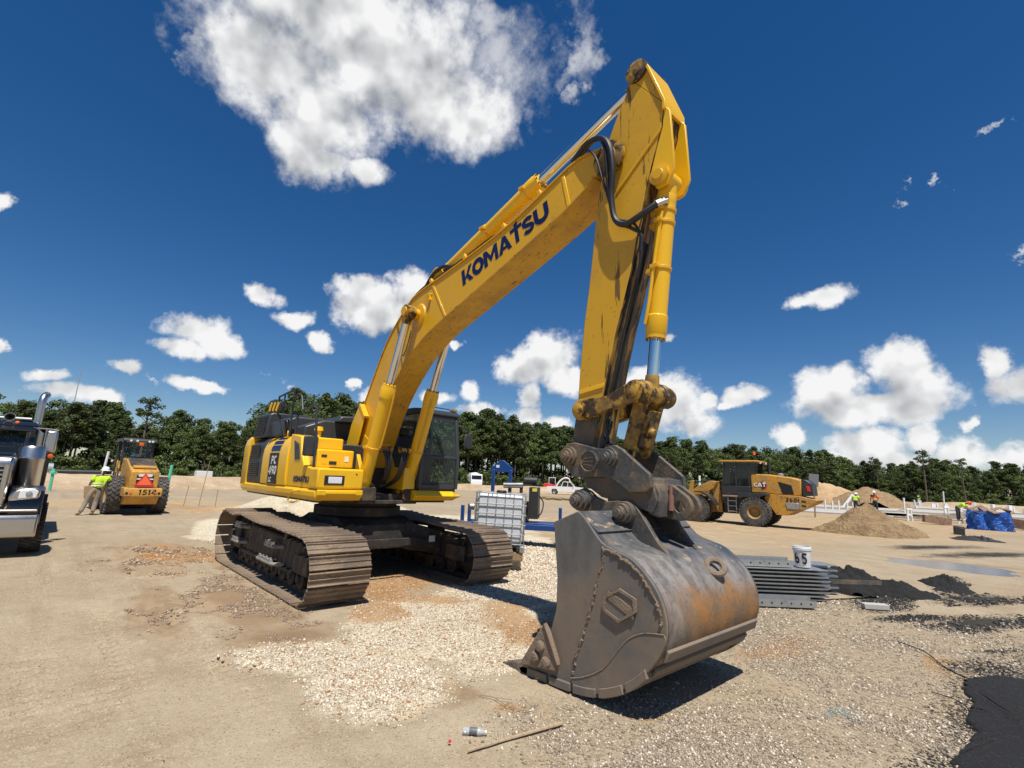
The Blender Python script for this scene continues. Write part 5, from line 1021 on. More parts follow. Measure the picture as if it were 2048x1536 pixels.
        b = MB(); b.tube([(6.345,s*(HW+.05),.55),(6.45,s*(HW+.055),.38),(6.535,s*(HW+.05),.22)], .022, n=6); b.build('cutter_rib', M_mud, sc_)
        # heel shroud segments along the lower corner
        hl = [p for p in shell if p[1] < .40]; hl = resample(hl, 41)
        for k in range(5):
            seg_ = hl[k*8:k*8+8]; b = MB(); n_ = len(seg_); vs = []
            for y_, dz in ((s*(HW-.10),-.03),(s*(HW+.03),-.03),(s*(HW+.03),.045),(s*(HW-.02),.045)): vs += [(x+(.02 if dz<0 and x>7.0 else 0),y_,z+dz) for x,z in seg_]
            fs = [(a*n_+i,a*n_+i+1,((a+1)%4)*n_+i+1,((a+1)%4)*n_+i) for a in range(4) for i in range(n_-1)]+[(0,n_,2*n_,3*n_),(n_-1,4*n_-1,3*n_-1,2*n_-1)]
            b.add(vs, fs); b.build('heel_shroud', M_bside, bk, bevel=.006)
    b = MB(); b.prism([(6.36,-.005),(6.34,.075),(6.02,.06),(5.94,.03),(5.98,-.01)], -HW-.01, HW+.01); b.build('cutting_edge', M_bside, bk, bevel=.006)
    for k in range(5):
        y = -.84+k*.42; b = MB(); b.prism([(6.22,.12),(6.20,-.035),(5.92,-.03),(5.90,.06),(6.05,.13)], y-.09, y+.09); ad = b.build('tooth_adapter', M_bside, bk, bevel=.015)
        b = MB(); b.add([(5.93,y-.085,-.03),(5.93,y+.085,-.03),(5.93,y+.085,.08),(5.93,y-.085,.08),(5.63,y-.06,-.035),(5.63,y+.06,-.035),(5.63,y+.06,-.015),(5.63,y-.06,-.015)],[(0,1,2,3),(4,7,6,5),(0,4,5,1),(3,2,6,7),(0,3,7,4),(1,5,6,2)]); b.build('tooth', M_steel, ad, bevel=.01)
    # wear strips across the back, seam, top plate with worn paint
    for zc, (xa, za) in enumerate(((7.62,.56),(7.50,.405),(7.33,.265))):
        nx, nz = Vector((xa-6.95, za-.78)).normalized(); b = MB(); tx, tz = -nz, nx
        b.prism([(xa-tx*.055,za-tz*.055),(xa+tx*.055,za+tz*.055),(xa+tx*.045+nx*.03,za+tz*.045+nz*.03),(xa-tx*.045+nx*.03,za-tz*.045+nz*.03)], -HW+.06, HW-.02); b.build('wear_strip', M_bside, bk, bevel=.006)
    # ears
    for s in (-1,1):
        ear = [(6.17,1.80),(6.20,1.86),(6.29,1.89),(6.38,1.86),(6.46,1.80),(6.60,1.755),(6.76,1.775),(6.90,1.79),(6.97,1.755),(7.05,1.66),(7.24,1.40),(7.46,1.20),(7.20,1.30),(6.99,1.38),(6.85,1.52),(6.60,1.58),(6.35,1.58),(6.20,1.66)]
        b = MB(); b.prism(ear, s*.30-.03, s*.30+.03); e_ = b.build('bucket_ear', M_steel, bk, bevel=.008)
        for (x,z) in ((6.29,1.75),(6.88,1.66)):
            b = MB(); b.lathe([(.115,0),(.115,.07),(.095,.07),(.095,.12),(.065,.12),(.065,.17),(.045,.17),(.045,.19),(0,.19)], (x,s*.33,z), (0,s,0), 22); b.build('bucket_pin', M_steel, e_, bevel=.004, smooth=20)
    b = MB(); b.prism([(6.40,1.52),(6.88,1.54),(6.95,1.49),(6.90,1.46),(6.45,1.45)], -.88, .88); b.build('top_stiffener', M_bb, bk, bevel=.01)
    b = MB(); b.lathe([(.085+.032*math.cos(a),.032*math.sin(a)) for a in [k*math.pi/4 for k in range(8)]], (7.56,.20,1.17), (.45,-.55,.7), 22, closed=True); b.prism([(7.44,1.22),(7.60,1.06),(7.64,.96),(7.52,1.08)], .17, .24); b.build('lifting_ring', M_mud, bk)
    return X
excavator()
# ------------------------------------------------------------------ vehicles
M_caty = material('construction_yellow', (.58,.285,.028), .5, layers=[((.34,.20,.07),1.6,U1,.38,.66,.65,.75),((.12,.08,.045),7,U1,.54,.66,.7,.85),((.30,.22,.13),3,(1,1,.3),.5,.7,.4,.9)], bump=(50,.06))
M_dglass = material('dark_tinted_glass', (.012,.015,.016), .05, alpha=.82, spec=.7)
M_rim = material('dusty_yellow_rim', (.40,.24,.07), .7, layers=[((.22,.15,.085),4,U1,.4,.7,.7,.9)])
M_red = material('red_decal', (.65,.03,.02), .4)
M_dustrub = material('dusty_tyre_rubber', (.060,.058,.056), .85, layers=[((.20,.175,.145),4,U1,.42,.7,.6,.95)], bump=(60,.2))
def wheel(par, c, R, w, rimR, style='block', rimmat=None, tyremat=None, n=28, dish=1):
    """tyre with moulded lugs (one mesh) and a dished rim as its child; axle along local y"""
    t = MB(); x, y, z = c
    t.lathe([(rimR,-w*.42),(rimR*1.05,-w*.46),(R*.80,-w*.50),(R*.92,-w*.46),(R*.955,-w*.38),(R*.96,0),(R*.955,w*.38),(R*.92,w*.46),(R*.80,w*.50),(rimR*1.05,w*.46),(rimR,w*.42),(rimR,-w*.42)], c, (0,1,0), 44)
    for k in range(n):
        a = 2*math.pi*k/n
        for s in (-1,1):
            aa = a+(math.pi/n if s > 0 else 0)
            if style == 'block': rows = ((.33,w*.26,1.15,s*.35),)
            elif style == 'diamond': rows = ((.38,w*.15,.62,s*.7),(.13,w*.15,.62,-s*.7))
            else: rows = ((.38,w*.16,.75,0),(.13,w*.16,.75,0))
            for j, (oy, ww, lk, tw) in enumerate(rows):
                ab = aa+(math.pi/n if j else 0)
                M = Matrix.Rotation(-ab+math.pi/2,3,'Y') @ Matrix.Rotation(tw,3,'Z')
                t.box((x+R*.965*math.cos(ab), y+s*oy*w, z+R*.965*math.sin(ab)), (2*math.pi*R/n*lk*.62, ww*1.5, R*.075), rot=M)
    o = t.build('tyre', tyremat or M_dustrub, par, smooth=40)
    r = MB(); d = dish
    r.lathe([(0,d*w*.10),(rimR*.30,d*w*.10),(rimR*.32,d*w*.16),(rimR*.42,d*w*.16),(rimR*.45,d*w*.05),(rimR*.78,d*w*.02),(rimR*.84,d*w*.30),(rimR*.98,d*w*.40),(rimR*1.03,d*w*.44),(rimR*1.0,d*w*.36),(rimR*.9,-d*w*.4),(rimR*.95,-d*w*.43)], c, (0,1,0), 36)
    for k in range(10):
        a = 2*math.pi*k/10; r.cyl((x+rimR*.6*math.cos(a),y+d*w*.03,z+rimR*.6*math.sin(a)),(x+rimR*.6*math.cos(a),y+d*w*.09,z+rimR*.6*math.sin(a)),rimR*.045,n=6)
    r.build('rim', rimmat or M_rim, o)
    return o
def loader():
    L = thing('wheel_loader', 'yellow wheel loader with black cab parked behind the quick coupler', 'loader', (-1.44,24.07,0), math.pi+.1143)
    for x in (0,3.1):
        for s in (-1,1): wheel(L, (x,s*1.02,.75), .75, .52, .36, 'block', dish=s)
    def P(name, poly, y0, y1, mat, par=L, bevel=.02): b = MB(); b.prism(poly, y0, y1); return b.build(name, mat, par, bevel=bevel)
    P('rear_frame', [(-.5,1.70),(-2.05,1.66),(-2.72,1.52),(-2.87,1.50),(-2.80,1.36),(-1.45,.66),(-.95,.66),(-.62,1.15),(-.40,1.45)], -.80, .80, M_caty)
    hood = P('engine_hood', [(.28,2.74),(.28,1.72),(-.45,1.72),(-2.12,1.66),(-2.16,2.46),(-1.7,2.60),(-.7,2.72)], -.62, .62, M_caty, bevel=.06)
    P('vent_window', [(-1.06,2.36),(-1.70,2.20),(-1.80,1.72),(-1.28,1.72)], .621, .634, M_black_decal, hood, .01)
    P('grille', [(-2.13,2.50),(-2.36,2.50),(-2.62,2.30),(-2.66,1.70),(-2.17,1.67)], -.58, .58, M_blk, hood, .04)
    P('tail_lamp', [(-2.35,2.2),(-2.52,2.15),(-2.56,1.90),(-2.40,1.92)], .585, .60, M_red, hood, .01)
    P('bumper_corner', [(-2.05,1.655),(-2.45,1.56),(-2.42,1.08),(-2.05,.98)], .80, .84, M_caty, L, .01)
    P('grey_step_plate', [(-1.40,1.30),(-2.05,1.30),(-2.05,1.0),(-1.48,1.0)], .805, .83, M_gal, L)
    for k, z in enumerate((1.46,1.24)): P('lamp_recess', [(-2.15,z),(-2.36,z-.02),(-2.36,z-.12),(-2.15,z-.10)], .841, .846, M_blk, L, .01)
    b = MB(); letters(b,'2604',(-1.42,.808,1.36),(-1,0,0),(0,0,1),.20,.12,slant=.1); b.build('fleet_number', M_black_decal, L)
    b = MB(); b.prism([(-.20,2.34),(-.40,2.34),(-.54,2.18),(-.50,1.98),(-.30,1.90)], .622, .628); lg = b.build('logo_hexagon', M_red, hood)
    b = MB(); b.prism([(-.18,2.31),(-.37,2.31),(-.48,2.18),(-.45,2.02),(-.28,1.95)], .629, .633); b.build('logo_field', M_black_decal, lg)
    b = MB(); letters(b,'CAT',(.12,.636,2.06),(-1,0,0),(0,0,1),.22,.02,slant=0); b.build('logo_lettering', M_white_decal, lg)
    P('rear_fender', [(.82,1.60),(.75,1.72),(-.70,1.72),(-.72,1.62),(-.45,1.60),(-.30,1.50),(.55,1.48),(.70,1.40)], .66, 1.26, M_blk)
    P('rear_fender', [(.82,1.60),(.75,1.72),(-.70,1.72),(-.72,1.62),(-.45,1.60),(-.30,1.50),(.55,1.48),(.70,1.40)], -1.26, -.66, M_blk)
    # cab
    P('cab_base', [(.30,1.0),(1.70,1.0),(1.82,1.40),(1.78,2.05),(.28,2.05),(.28,1.3)], -.72, .72, M_blk)
    cf = MB()
    for s in (-1,1):
        for x0, x1 in ((.28,.36),(.98,1.05)): cf.span(x0,x1,s*.66-.04,s*.66+.04,2.05,3.36)
        cf.prism([(1.70,2.05),(1.78,2.05),(1.68,3.36),(1.60,3.36)], s*.66-.04, s*.66+.04); cf.prism([(-.02,2.75),(.06,2.70),(-.02,3.36),(-.10,3.36)], s*.58-.04, s*.58+.04)
    cf.build('cab_pillars', M_blk, L)
    for s in (-1,1):
        b = MB(); b.add([(.36,s*.66,2.05),(.98,s*.66,2.05),(.98,s*.66,3.36),(.36,s*.66,3.36)],[(0,1,2,3)]); b.build('door_window', M_dglass, L, smooth=0)
        b = MB(); b.add([(1.05,s*.66,2.05),(1.70,s*.66,2.05),(1.60,s*.66,3.36),(1.05,s*.66,3.36)],[(0,1,2,3)]); b.build('side_window', M_dglass, L, smooth=0)
        b = MB(); b.add([(-.06,s*.60,2.74),(.28,s*.66,2.74),(.28,s*.66,3.36),(-.08,s*.60,3.36)],[(0,1,2,3)]); b.build('quarter_window', M_dglass, L, smooth=0)
    b = MB(); b.add([(1.74,-.62,2.05),(1.74,.62,2.05),(1.64,.62,3.36),(1.64,-.62,3.36)],[(0,1,2,3)]); b.build('windscreen', M_dglass, L, smooth=0)
    P('cab_roof', [(-.22,3.36),(1.84,3.36),(1.90,3.42),(1.85,3.47),(-.1,3.47),(-.28,3.41)], -.76, .76, M_caty, L, .03)
    b = MB(); b.span(.45,.95,-.25,.25,1.95,2.5); b.box((.42,0,2.6),(.16,.46,.6)); b.build('operator_seat', M_blk, L, bevel=.04)
    for s in (-1,1):
        b = MB(); b.box((-.22,s*.5,3.34),(.10,.14,.10)); b.build('work_lamp', M_lamp, L, bevel=.02)
        b = MB(); b.tube([(1.66,s*.7,3.2),(1.80,s*1.0,3.15),(1.80,s*1.0,2.65)],.02,smooth=False); b.box((1.82,s*1.02,2.9),(.06,.22,.42)); b.build('mirror', M_blk, L, bevel=.02)
    b = MB(); b.cyl((.15,.2,3.47),(.15,.2,3.80),.02,n=8); bs_ = b.build('beacon_pole', M_blk, L)
    b = MB(); b.lathe([(0,.20),(.05,.18),(.07,.10),(.07,0),(0,0)], (.15,.2,3.78), (0,0,1), 16); b.build('beacon', M_orange, bs_)
    b = MB(); b.cyl((-.62,.30,2.70),(-.62,.30,3.30),.07,n=14); b.build('exhaust_pipe', M_blk, L)
    b = MB(); b.lathe([(.16,0),(.16,.08),(.10,.13),(0,.14)], (-1.1,.1,2.68), (0,0,1), 18); b.build('intake_cap', M_gal, L)
    # ladder
    b = MB()
    for x in (.98,1.42): b.tube([(x,.86,.62),(x,.90,1.1),(x,.86,1.50)],.035,n=6)
    for z in (.70,.98,1.26): b.box((1.20,.88,z),(.44,.12,.04))
    b.build('ladder', M_gal, L, bevel=.005)
    P('deck_plate', [(.70,1.46),(1.65,1.46),(1.65,1.54),(.70,1.54)], .60, 1.10, M_wood)
    # front half
    P('front_frame', [(1.95,.62),(2.6,.55),(3.6,.62),(3.5,1.25),(2.7,1.5),(2.42,2.20),(2.05,2.26),(1.85,1.95),(1.92,1.2)], -.34, .34, M_caty)
    for s in (-1,1):
        P('tower_plate', [(1.86,.60),(2.12,.58),(2.26,1.1),(2.50,2.15),(2.36,2.30),(2.0,2.28),(1.92,1.6)], s*.46-.05, s*.46+.05, M_caty)
        P('lift_arm', [(2.05,2.25),(2.45,2.30),(3.2,1.95),(3.75,1.50),(4.55,.62),(4.62,.38),(4.40,.34),(3.5,1.10),(2.95,1.52),(2.2,1.92)], s*.60-.06, s*.60+.06, M_caty)
        fd = [(1.95,.98),(2.10,1.28),(2.35,1.55),(2.75,1.70),(3.15,1.70),(3.15,1.64),(2.80,1.62),(2.45,1.45),(2.20,1.20),(2.05,.95)]; P('front_fender', fd, s*1.02-.28, s*1.02+.28, M_blk)
        b = MB(); b.cyl((2.25,s*.45,1.25),(3.55,s*.50,1.15),.07,n=14); b.build('lift_cylinder', M_caty, L)
    b = MB(); b.cyl((2.45,0,2.28),(3.05,0,2.24),.085,n=16); b.cyl((3.05,0,2.24),(3.75,0,2.20),.045,n=12); b.build('tilt_cylinder', M_blk, L)
    P('bell_crank', [(3.62,2.30),(3.82,2.28),(3.95,1.7),(4.05,1.15),(3.90,1.05),(3.70,1.5)], -.12, .12, M_caty)
    b = MB(); prof = [(4.50,1.32),(4.42,.85),(4.50,.30),(4.75,.07),(5.55,.03),(5.55,.07),(4.80,.13),(4.58,.36),(4.52,.85),(4.58,1.30)]; b.prism(prof,-1.35,1.35); b.build('loader_bucket', M_steel, L, bevel=.01)
    for s in (-1,1): P('bucket_side', [(4.50,1.32),(4.42,.85),(4.50,.30),(4.75,.07),(5.55,.03),(5.30,.55),(4.75,1.28)], s*1.35-.02, s*1.35+.02, M_steel)
    b = MB(); b.span(.9,2.1,-.25,.25,.55,1.0); b.cyl((0,-.9,.75),(0,.9,.75),.20,n=16); b.cyl((3.1,-.9,.75),(3.1,.9,.75),.20,n=16); b.build('axle_assembly', M_blk, L)
loader()
def roller():
    R_ = thing('soil_compactor', 'yellow soil compactor seen from behind with an orange warning triangle', 'roller', (-15.6,-2.11,0), math.pi+.07)
    for s in (-1,1): wheel(R_, (0,s*.76,.74), .74, .50, .36, 'diamond', n=26, dish=s)
    def P(name, poly, y0, y1, mat, par=R_, bevel=.02, axis='y'): b = MB(); b.prism(poly, y0, y1, axis); return b.build(name, mat, par, bevel=bevel)
    hood = P('engine_hood', [(1.0,.95),(1.0,2.20),(.10,2.16),(-.75,1.86),(-1.22,1.70),(-1.26,1.05),(-1.0,.9)], -.47, .47, M_caty, bevel=.05)
    P('dirty_hood_top', [(.98,2.205),(.10,2.168),(-.72,1.875),(-.72,1.888),(.10,2.182),(.98,2.218)], -.42, .42, M_under, hood, .004)
    P('hood_ledge', [(-.80,1.86),(-1.02,1.80),(-1.02,1.86),(-.80,1.92)], -.38, .38, M_caty, hood, .01)
    P('rear_bumper', [(-.60,1.06),(-1.30,1.06),(-1.34,1.00),(-1.34,.73),(-.60,.73)], -.62, .62, M_caty)
    P('belly_plate', [(-.60,.728),(-1.30,.728),(-1.02,.42),(-.60,.42)], -.55, .55, M_caty)
    b = MB(); letters(b,'1514',(-1.342,.16,.80),(0,-1,0),(0,0,1),.20,.10,slant=.1); b.build('fleet_number', M_black_decal, R_)
    for y in (.52,.40,-.40,-.52):
        b = MB(); b.lathe([(.045,0),(.04,.012),(0,.014)], (-1.34,y,.86), (-1,0,0), 14); b.build('tail_lamp', M_black_decal if abs(y) > .45 else M_orange, R_)
    # slow-vehicle triangle on its white bracket
    for s in (-1,1):
        b = MB(); b.box((-1.252,s*.24,1.36),(.02,.07,.36),rot=(0,0,0)); b.build('hinge_plate', M_black_decal, R_)
    b = MB(); b.box((-1.262,0,1.54),(.02,.44,.10)); b.box((-1.264,0,1.40),(.016,.54,.05)); b.build('white_bracket', M_white_decal, R_)
    tri = [(0,1.62),(-.33,1.14),(-.29,1.10),(.29,1.10),(.33,1.14)]
    b = MB(); b.prism(tri, -1.300, -1.288, 'x'); tr = b.build('triangle_border', M_red, R_)
    b = MB(); b.prism([(0,1.55),(-.24,1.17),(.24,1.17)], -1.306, -1.3015, 'x'); b.build('triangle_field', material('fluorescent_orange',(.95,.16,.06),.6), tr)
    P('tail_handle', [(-1.28,1.10),(-1.30,1.06),(-1.32,1.0),(-1.28,1.0)], -.2, .2, M_blk)
    # canopy
    for s in (-1,1):
        P('rollover_post', [(.85,2.0),(.97,2.0),(1.05,2.92),(.93,2.92)], s*.50-.05, s*.50+.05, M_blk, bevel=.015); P('rollover_post', [(2.0,1.3),(2.1,1.3),(2.0,2.92),(1.9,2.92)], s*.50-.05, s*.50+.05, M_blk, bevel=.015)
    P('canopy_roof', [(.70,2.90),(2.25,2.90),(2.2,3.02),(.80,3.04)], -.60, .60, M_blk, bevel=.04)
    b = MB(); b.add([(.95,-.45,2.1),(.95,.45,2.1),(1.0,.45,2.9),(1.0,-.45,2.9)],[(0,1,2,3)]); b.build('rear_window', M_glass, R_, smooth=0)
    for y in (-.42,-.30,.12,.34):
        b = MB(); b.lathe([(.045,0),(.045,.03),(0,.03)], (.69,y,2.93), (-1,0,0), 12); b.build('work_lamp', M_lamp, R_)
    b = MB(); b.box((.75,-.05,2.80),(.05,.16,.14)); b.build('beacon_light', M_orange, R_, bevel=.01)
    b = MB(); b.span(1.15,1.6,-.25,.25,1.55,1.75); b.box((1.15,0,2.0),(.14,.46,.55)); b.build('operator_seat', M_blk, R_, bevel=.04)
    P('platform', [(.9,1.0),(2.3,1.0),(2.3,1.35),(.9,1.45)], -.75, .75, M_blk)
    b = MB(); b.tube([(.3,.62,.95),(.25,.66,1.6),(.6,.62,2.05)],.03,n=6); b.tube([(.8,.62,.95),(.75,.66,1.6),(.95,.62,2.1)],.03,n=6)
    for z in (1.1,1.35,1.6): b.box((.53,.64,z),(.5,.10,.03))
    b.build('access_ladder', M_yelw, R_)
    b = MB(); b.lathe([(0,-1.0),(.70,-1.0),(.72,-.97),(.72,.97),(.70,1.0),(0,1.0)], (3.0,0,.72), (0,1,0), 40); b.build('drum', M_steel, R_)
    P('drum_frame', [(1.9,.55),(3.9,.55),(3.9,.95),(1.9,.95)], 1.03, 1.15, M_caty); P('drum_frame', [(1.9,.55),(3.9,.55),(3.9,.95),(1.9,.95)], -1.15, -1.03, M_caty)
    b = MB(); b.span(-.6,1.9,-.45,.45,.55,1.02); b.build('chassis', M_blk, R_, bevel=.02)
roller()
def truck():
    T = thing('road_truck', 'black conventional truck with chrome bumper, stack and mirror at the left edge', 'truck', (-5.45,-5.99,0), 0)
    M_tpaint = material('black_truck_paint', (.010,.010,.012), .18, coat=.6)
    for s in (-1,1):
        wheel(T, (0,s*1.06,.52), .52, .36, .28, 'road', M_chrome, M_rub, 34, s)
        wheel(T, (-3.9,s*.95,.52), .52, .55, .28, 'road', M_chrome, M_rub, 34, s)
    def P(name, poly, y0, y1, mat, par=T, bevel=.02, axis='y'): b = MB(); b.prism(poly, y0, y1, axis); return b.build(name, mat, par, bevel=bevel)
    P('bumper', [(.62,.40),(.88,.38),(.96,.45),(.96,.80),(.90,.86),(.62,.84)], -1.12, 1.12, M_chrome, bevel=.04)
    P('bumper_trim', [(.66,.90),(.92,.90),(.94,.93),(.92,.96),(.66,.96)], -1.08, 1.08, M_chrome, bevel=.015)
    P('hood', [(.58,.98),(.62,1.92),(.50,1.99),(-1.05,2.12),(-1.05,1.0)], -.58, .58, M_tpaint, bevel=.10)
    gr = P('grille_surround', [(.60,.98),(.78,1.0),(.80,1.90),(.70,2.02),(.56,2.02)], -.56, .56, M_chrome, bevel=.05)
    P('grille_mesh', [(.795,1.08),(.812,1.08),(.815,1.84),(.800,1.84)], -.44, .44, M_black_decal, gr, .005)
    for k in range(9): P('grille_bar', [(.81,1.12+k*.085),(.83,1.12+k*.085),(.83,1.15+k*.085),(.81,1.15+k*.085)], -.44, .44, M_chrome, gr, .003)
    for s in (-1,1):
        fd = [(.80,.62),(.86,.98),(.74,1.32),(.40,1.42),(-.20,1.40),(-.62,1.22),(-.80,.80),(-.66,.80),(-.50,1.08),(-.15,1.18),(.30,1.16),(.58,.96),(.64,.62)]
        f = P('fender', fd, s*.60 if s > 0 else -1.14, s*1.14 if s > 0 else -.60, M_tpaint, bevel=.05)
        b = MB(); b.prism([(s*.60,1.12),(s*1.06,1.17),(s*1.08,1.34),(s*.98,1.40),(s*.72,1.36),(s*.60,1.24)], .66, .90, 'x'); hl = b.build('headlamp_housing', M_chrome, f, bevel=.04)
        b = MB(); b.prism([(s*.74,1.17),(s*1.02,1.19),(s*1.04,1.33),(s*.96,1.37),(s*.76,1.33)], .90, .925, 'x'); b.build('headlamp_lens', M_lamp, hl, bevel=.012)
        b = MB(); b.lathe([(.055,0),(.05,.02),(0,.03)], (.925,s*.90,1.27), (1,0,0), 16); b.build('headlamp_bulb', M_gal, hl)
        # air cleaner, stack, mirror
        b = MB(); b.lathe([(0,1.30),(.22,1.30),(.24,1.36),(.24,1.95),(.25,1.97),(.25,2.02),(.24,2.04),(.24,2.22),(.20,2.28),(0,2.28)], (-.85,s*.78,0), (0,0,1), 30); b.build('air_cleaner', M_chrome, T, smooth=50)
        b = MB(); b.lathe([(0,1.0),(.16,1.0),(.17,2.66),(.10,2.72),(0,2.72)], (-2.75,s*.72,0), (0,0,1), 26); b.build('stack_shield', M_chrome, T)
        b = MB(); b.tube([(-2.75,s*.72,2.5),(-2.75,s*.72,3.3),(-2.76,s*.72,3.52),(-2.84,s*.745,3.66),(-3.0,s*.78,3.72)],.085,n=16); b.build('exhaust_stack', M_chrome, T)
        b = MB(); b.box((-1.15,s*1.06,2.42),(.14,.22,.52)); mr = b.build('mirror', M_chrome, T, bevel=.04)
        b = MB(); b.tube([(-1.0,s*.70,2.10),(-1.08,s*.80,2.16),(-1.15,s*1.0,2.15),(-1.15,s*1.16,2.15)],.018,smooth=False); b.tube([(-1.1,s*.70,2.72),(-1.15,s*1.0,2.72),(-1.15,s*1.16,2.70)],.016,smooth=False); b.tube([(-1.15,s*.94,2.12),(-1.15,s*.94,2.74)],.016); b.build('mirror_bracket', M_chrome, mr)
        b = MB(); b.lathe([(.055,0),(.05,.03),(0,.04)], (-1.08,s*1.10,2.07), (1,0,0), 14); b.build('marker_lamp', M_orange, mr)
        b = MB(); b.lathe([(0,0),(.03,0),(.03,.5),(.09,.62),(.10,.62)], (-1.9,s*.25,2.95), (1,0,0), 18); b.build('air_horn', M_chrome, T)
        b = MB(); b.lathe([(.05,0),(.05,.05),(.02,.08),(0,.08)], (-1.25,s*.40,2.78), (0,0,1), 12); b.build('roof_marker', M_orange, T)
        P('side_step', [(-2.6,.40),(-1.0,.40),(-1.0,.75),(-2.6,.75)], s*.80 if s > 0 else -1.1, s*1.1 if s > 0 else -.80, M_chrome)
    P('cab', [(-2.55,.95),(-1.05,.95),(-1.05,2.12),(-2.55,2.12)], -.80, .80, M_tpaint, bevel=.05)
    cf = MB()
    for s in (-1,1):
        cf.prism([(-1.08,2.10),(-.98,2.10),(-1.20,2.72),(-1.28,2.72)], s*.72-.05, s*.72+.05); cf.span(-2.52,-2.40,s*.74-.04,s*.74+.04,2.10,2.72); cf.span(-1.85,-1.77,s*.74-.03,s*.74+.03,2.1,2.72)
    cf.span(-1.10,-1.02,-.03,.03,2.12,2.2); cf.build('cab_pillars', M_tpaint, T)
    P('cab_roof', [(-2.55,2.72),(-1.16,2.72),(-1.10,2.76),(-1.30,2.86),(-2.3,2.90),(-2.55,2.84)], -.80, .80, M_tpaint, bevel=.04)
    P('sun_visor', [(-1.16,2.66),(-.98,2.62),(-.98,2.67),(-1.16,2.76)], -.76, .76, M_tpaint, bevel=.01)
    b = MB(); b.add([(-1.0,-.68,2.12),(-1.0,.68,2.12),(-1.22,.66,2.70),(-1.22,-.66,2.70)],[(0,1,2,3)]); b.build('windscreen', M_dglass, T, smooth=0)
    for s in (-1,1):
        b = MB(); b.add([(-1.10,s*.74,2.12),(-1.77,s*.74,2.12),(-1.77,s*.74,2.72),(-1.28,s*.74,2.72)],[(0,1,2,3)]); b.build('door_window', M_dglass, T, smooth=0)
    b = MB(); b.span(-6.2,-.6,-.45,-.35,.75,.98); b.span(-6.2,-.6,.35,.45,.75,.98); b.cyl((0,-.9,.52),(0,.9,.52),.08); b.cyl((-3.9,-.9,.52),(-3.9,.9,.52),.12); b.span(-.6,.6,-.45,.45,.70,.95); b.build('chassis', M_blk, T)
    b = MB(); b.prism([(-6.2,1.0),(-2.95,1.0),(-2.95,2.3),(-6.4,2.3)], -1.1, 1.1); b.build('dump_body', M_tpaint, T, bevel=.03)
    b = MB(); b.tube([(-1.75,-.55,2.93),(-1.75,.62,2.96)],.03,n=8); b.build('roof_light_bar', M_white_decal, T)
truck()

# ------------------------------------------------------------------ IBC tote, pump trailer, distant vehicles
def tote():
    rz = .849; cr = thing('timber_crib', 'dark timber crib under the white liquid tote beside the far track', 'crib', (1.05,2.99,0), rz)
    for z in range(2):
        for k in range(3):
            b = MB()
            if z == 0: b.box((-.42+k*.42,0,.10),(.20,1.0,.18))
            else: b.box((0,-.38+k*.38,.285),(1.12,.20,.18))
            b.build('timber', M_wood if z else M_under, cr, bevel=.012)
    T = thing('liquid_tote', 'white plastic liquid tote in a steel cage next to the far track', 'tote', (1.05,2.99,.385), 0, rot=(0,.03,rz))
    pl = MB()
    for x in (-.48,0,.48): pl.box((x,0,.07),(.14,1.0,.10))
    pl.span(-.58,.58,-.5,.5,.12,.145); pl.build('pallet_base', M_blk, T, bevel=.006)
    for x in (-.53,.53):
        for y in (-.45,.45):
            b = MB(); b.box((x,y,.07),(.11,.11,.14)); b.build('corner_foot', M_gal, T, bevel=.015)
    m = material('translucent_tank', (.60,.62,.63), .38, layers=[((.48,.50,.51),2,(1,1,3),.45,.7,.5)], bump=(6,.15)); 
    b = MB(); b.box((0,0,.70),(1.08,.94,1.08)); tk = b.build('tank', m, T, bevel=.10, seg=5)
    b = MB(); b.lathe([(.12,0),(.12,.05),(.10,.07),(0,.07)], (0,0,1.235), (0,0,1), 20); b.build('filler_cap', M_black_decal, T)
    b = MB(); b.lathe([(.08,0),(.075,.10),(.04,.13),(0,.13)], (-.60,-.1,.9), (-1,0,0), 14); b.build('valve_cover', M_gal, T)
    def bar(p, q, name='cage_bar'): c = MB(); c.cyl(p, q, .0105, n=8); c.build(name, M_gal, T)
    W2, D2 = .575, .505
    for z in (.17,.38,.59,.80,1.01,1.24):
        c = MB(); c.tube([(-W2,-D2,z),(W2,-D2,z),(W2,D2,z),(-W2,D2,z),(-W2,-D2+.001,z)],.0125,n=8,smooth=False); c.build('cage_hoop', M_gal, T)
    for k in range(6):
        x = -W2+.09+k*(2*W2-.18)/5
        for y in (-D2+.018,D2-.018): bar((x,y,.15),(x,y,1.24))
    for k in range(5):
        y = -D2+.09+k*(2*D2-.18)/4
        for x in (-W2+.018,W2-.018): bar((x,y,.15),(x,y,1.24))
    for x in (-.2,.2): bar((x,-D2,1.262),(x,D2,1.262),'top_bar')
tote()
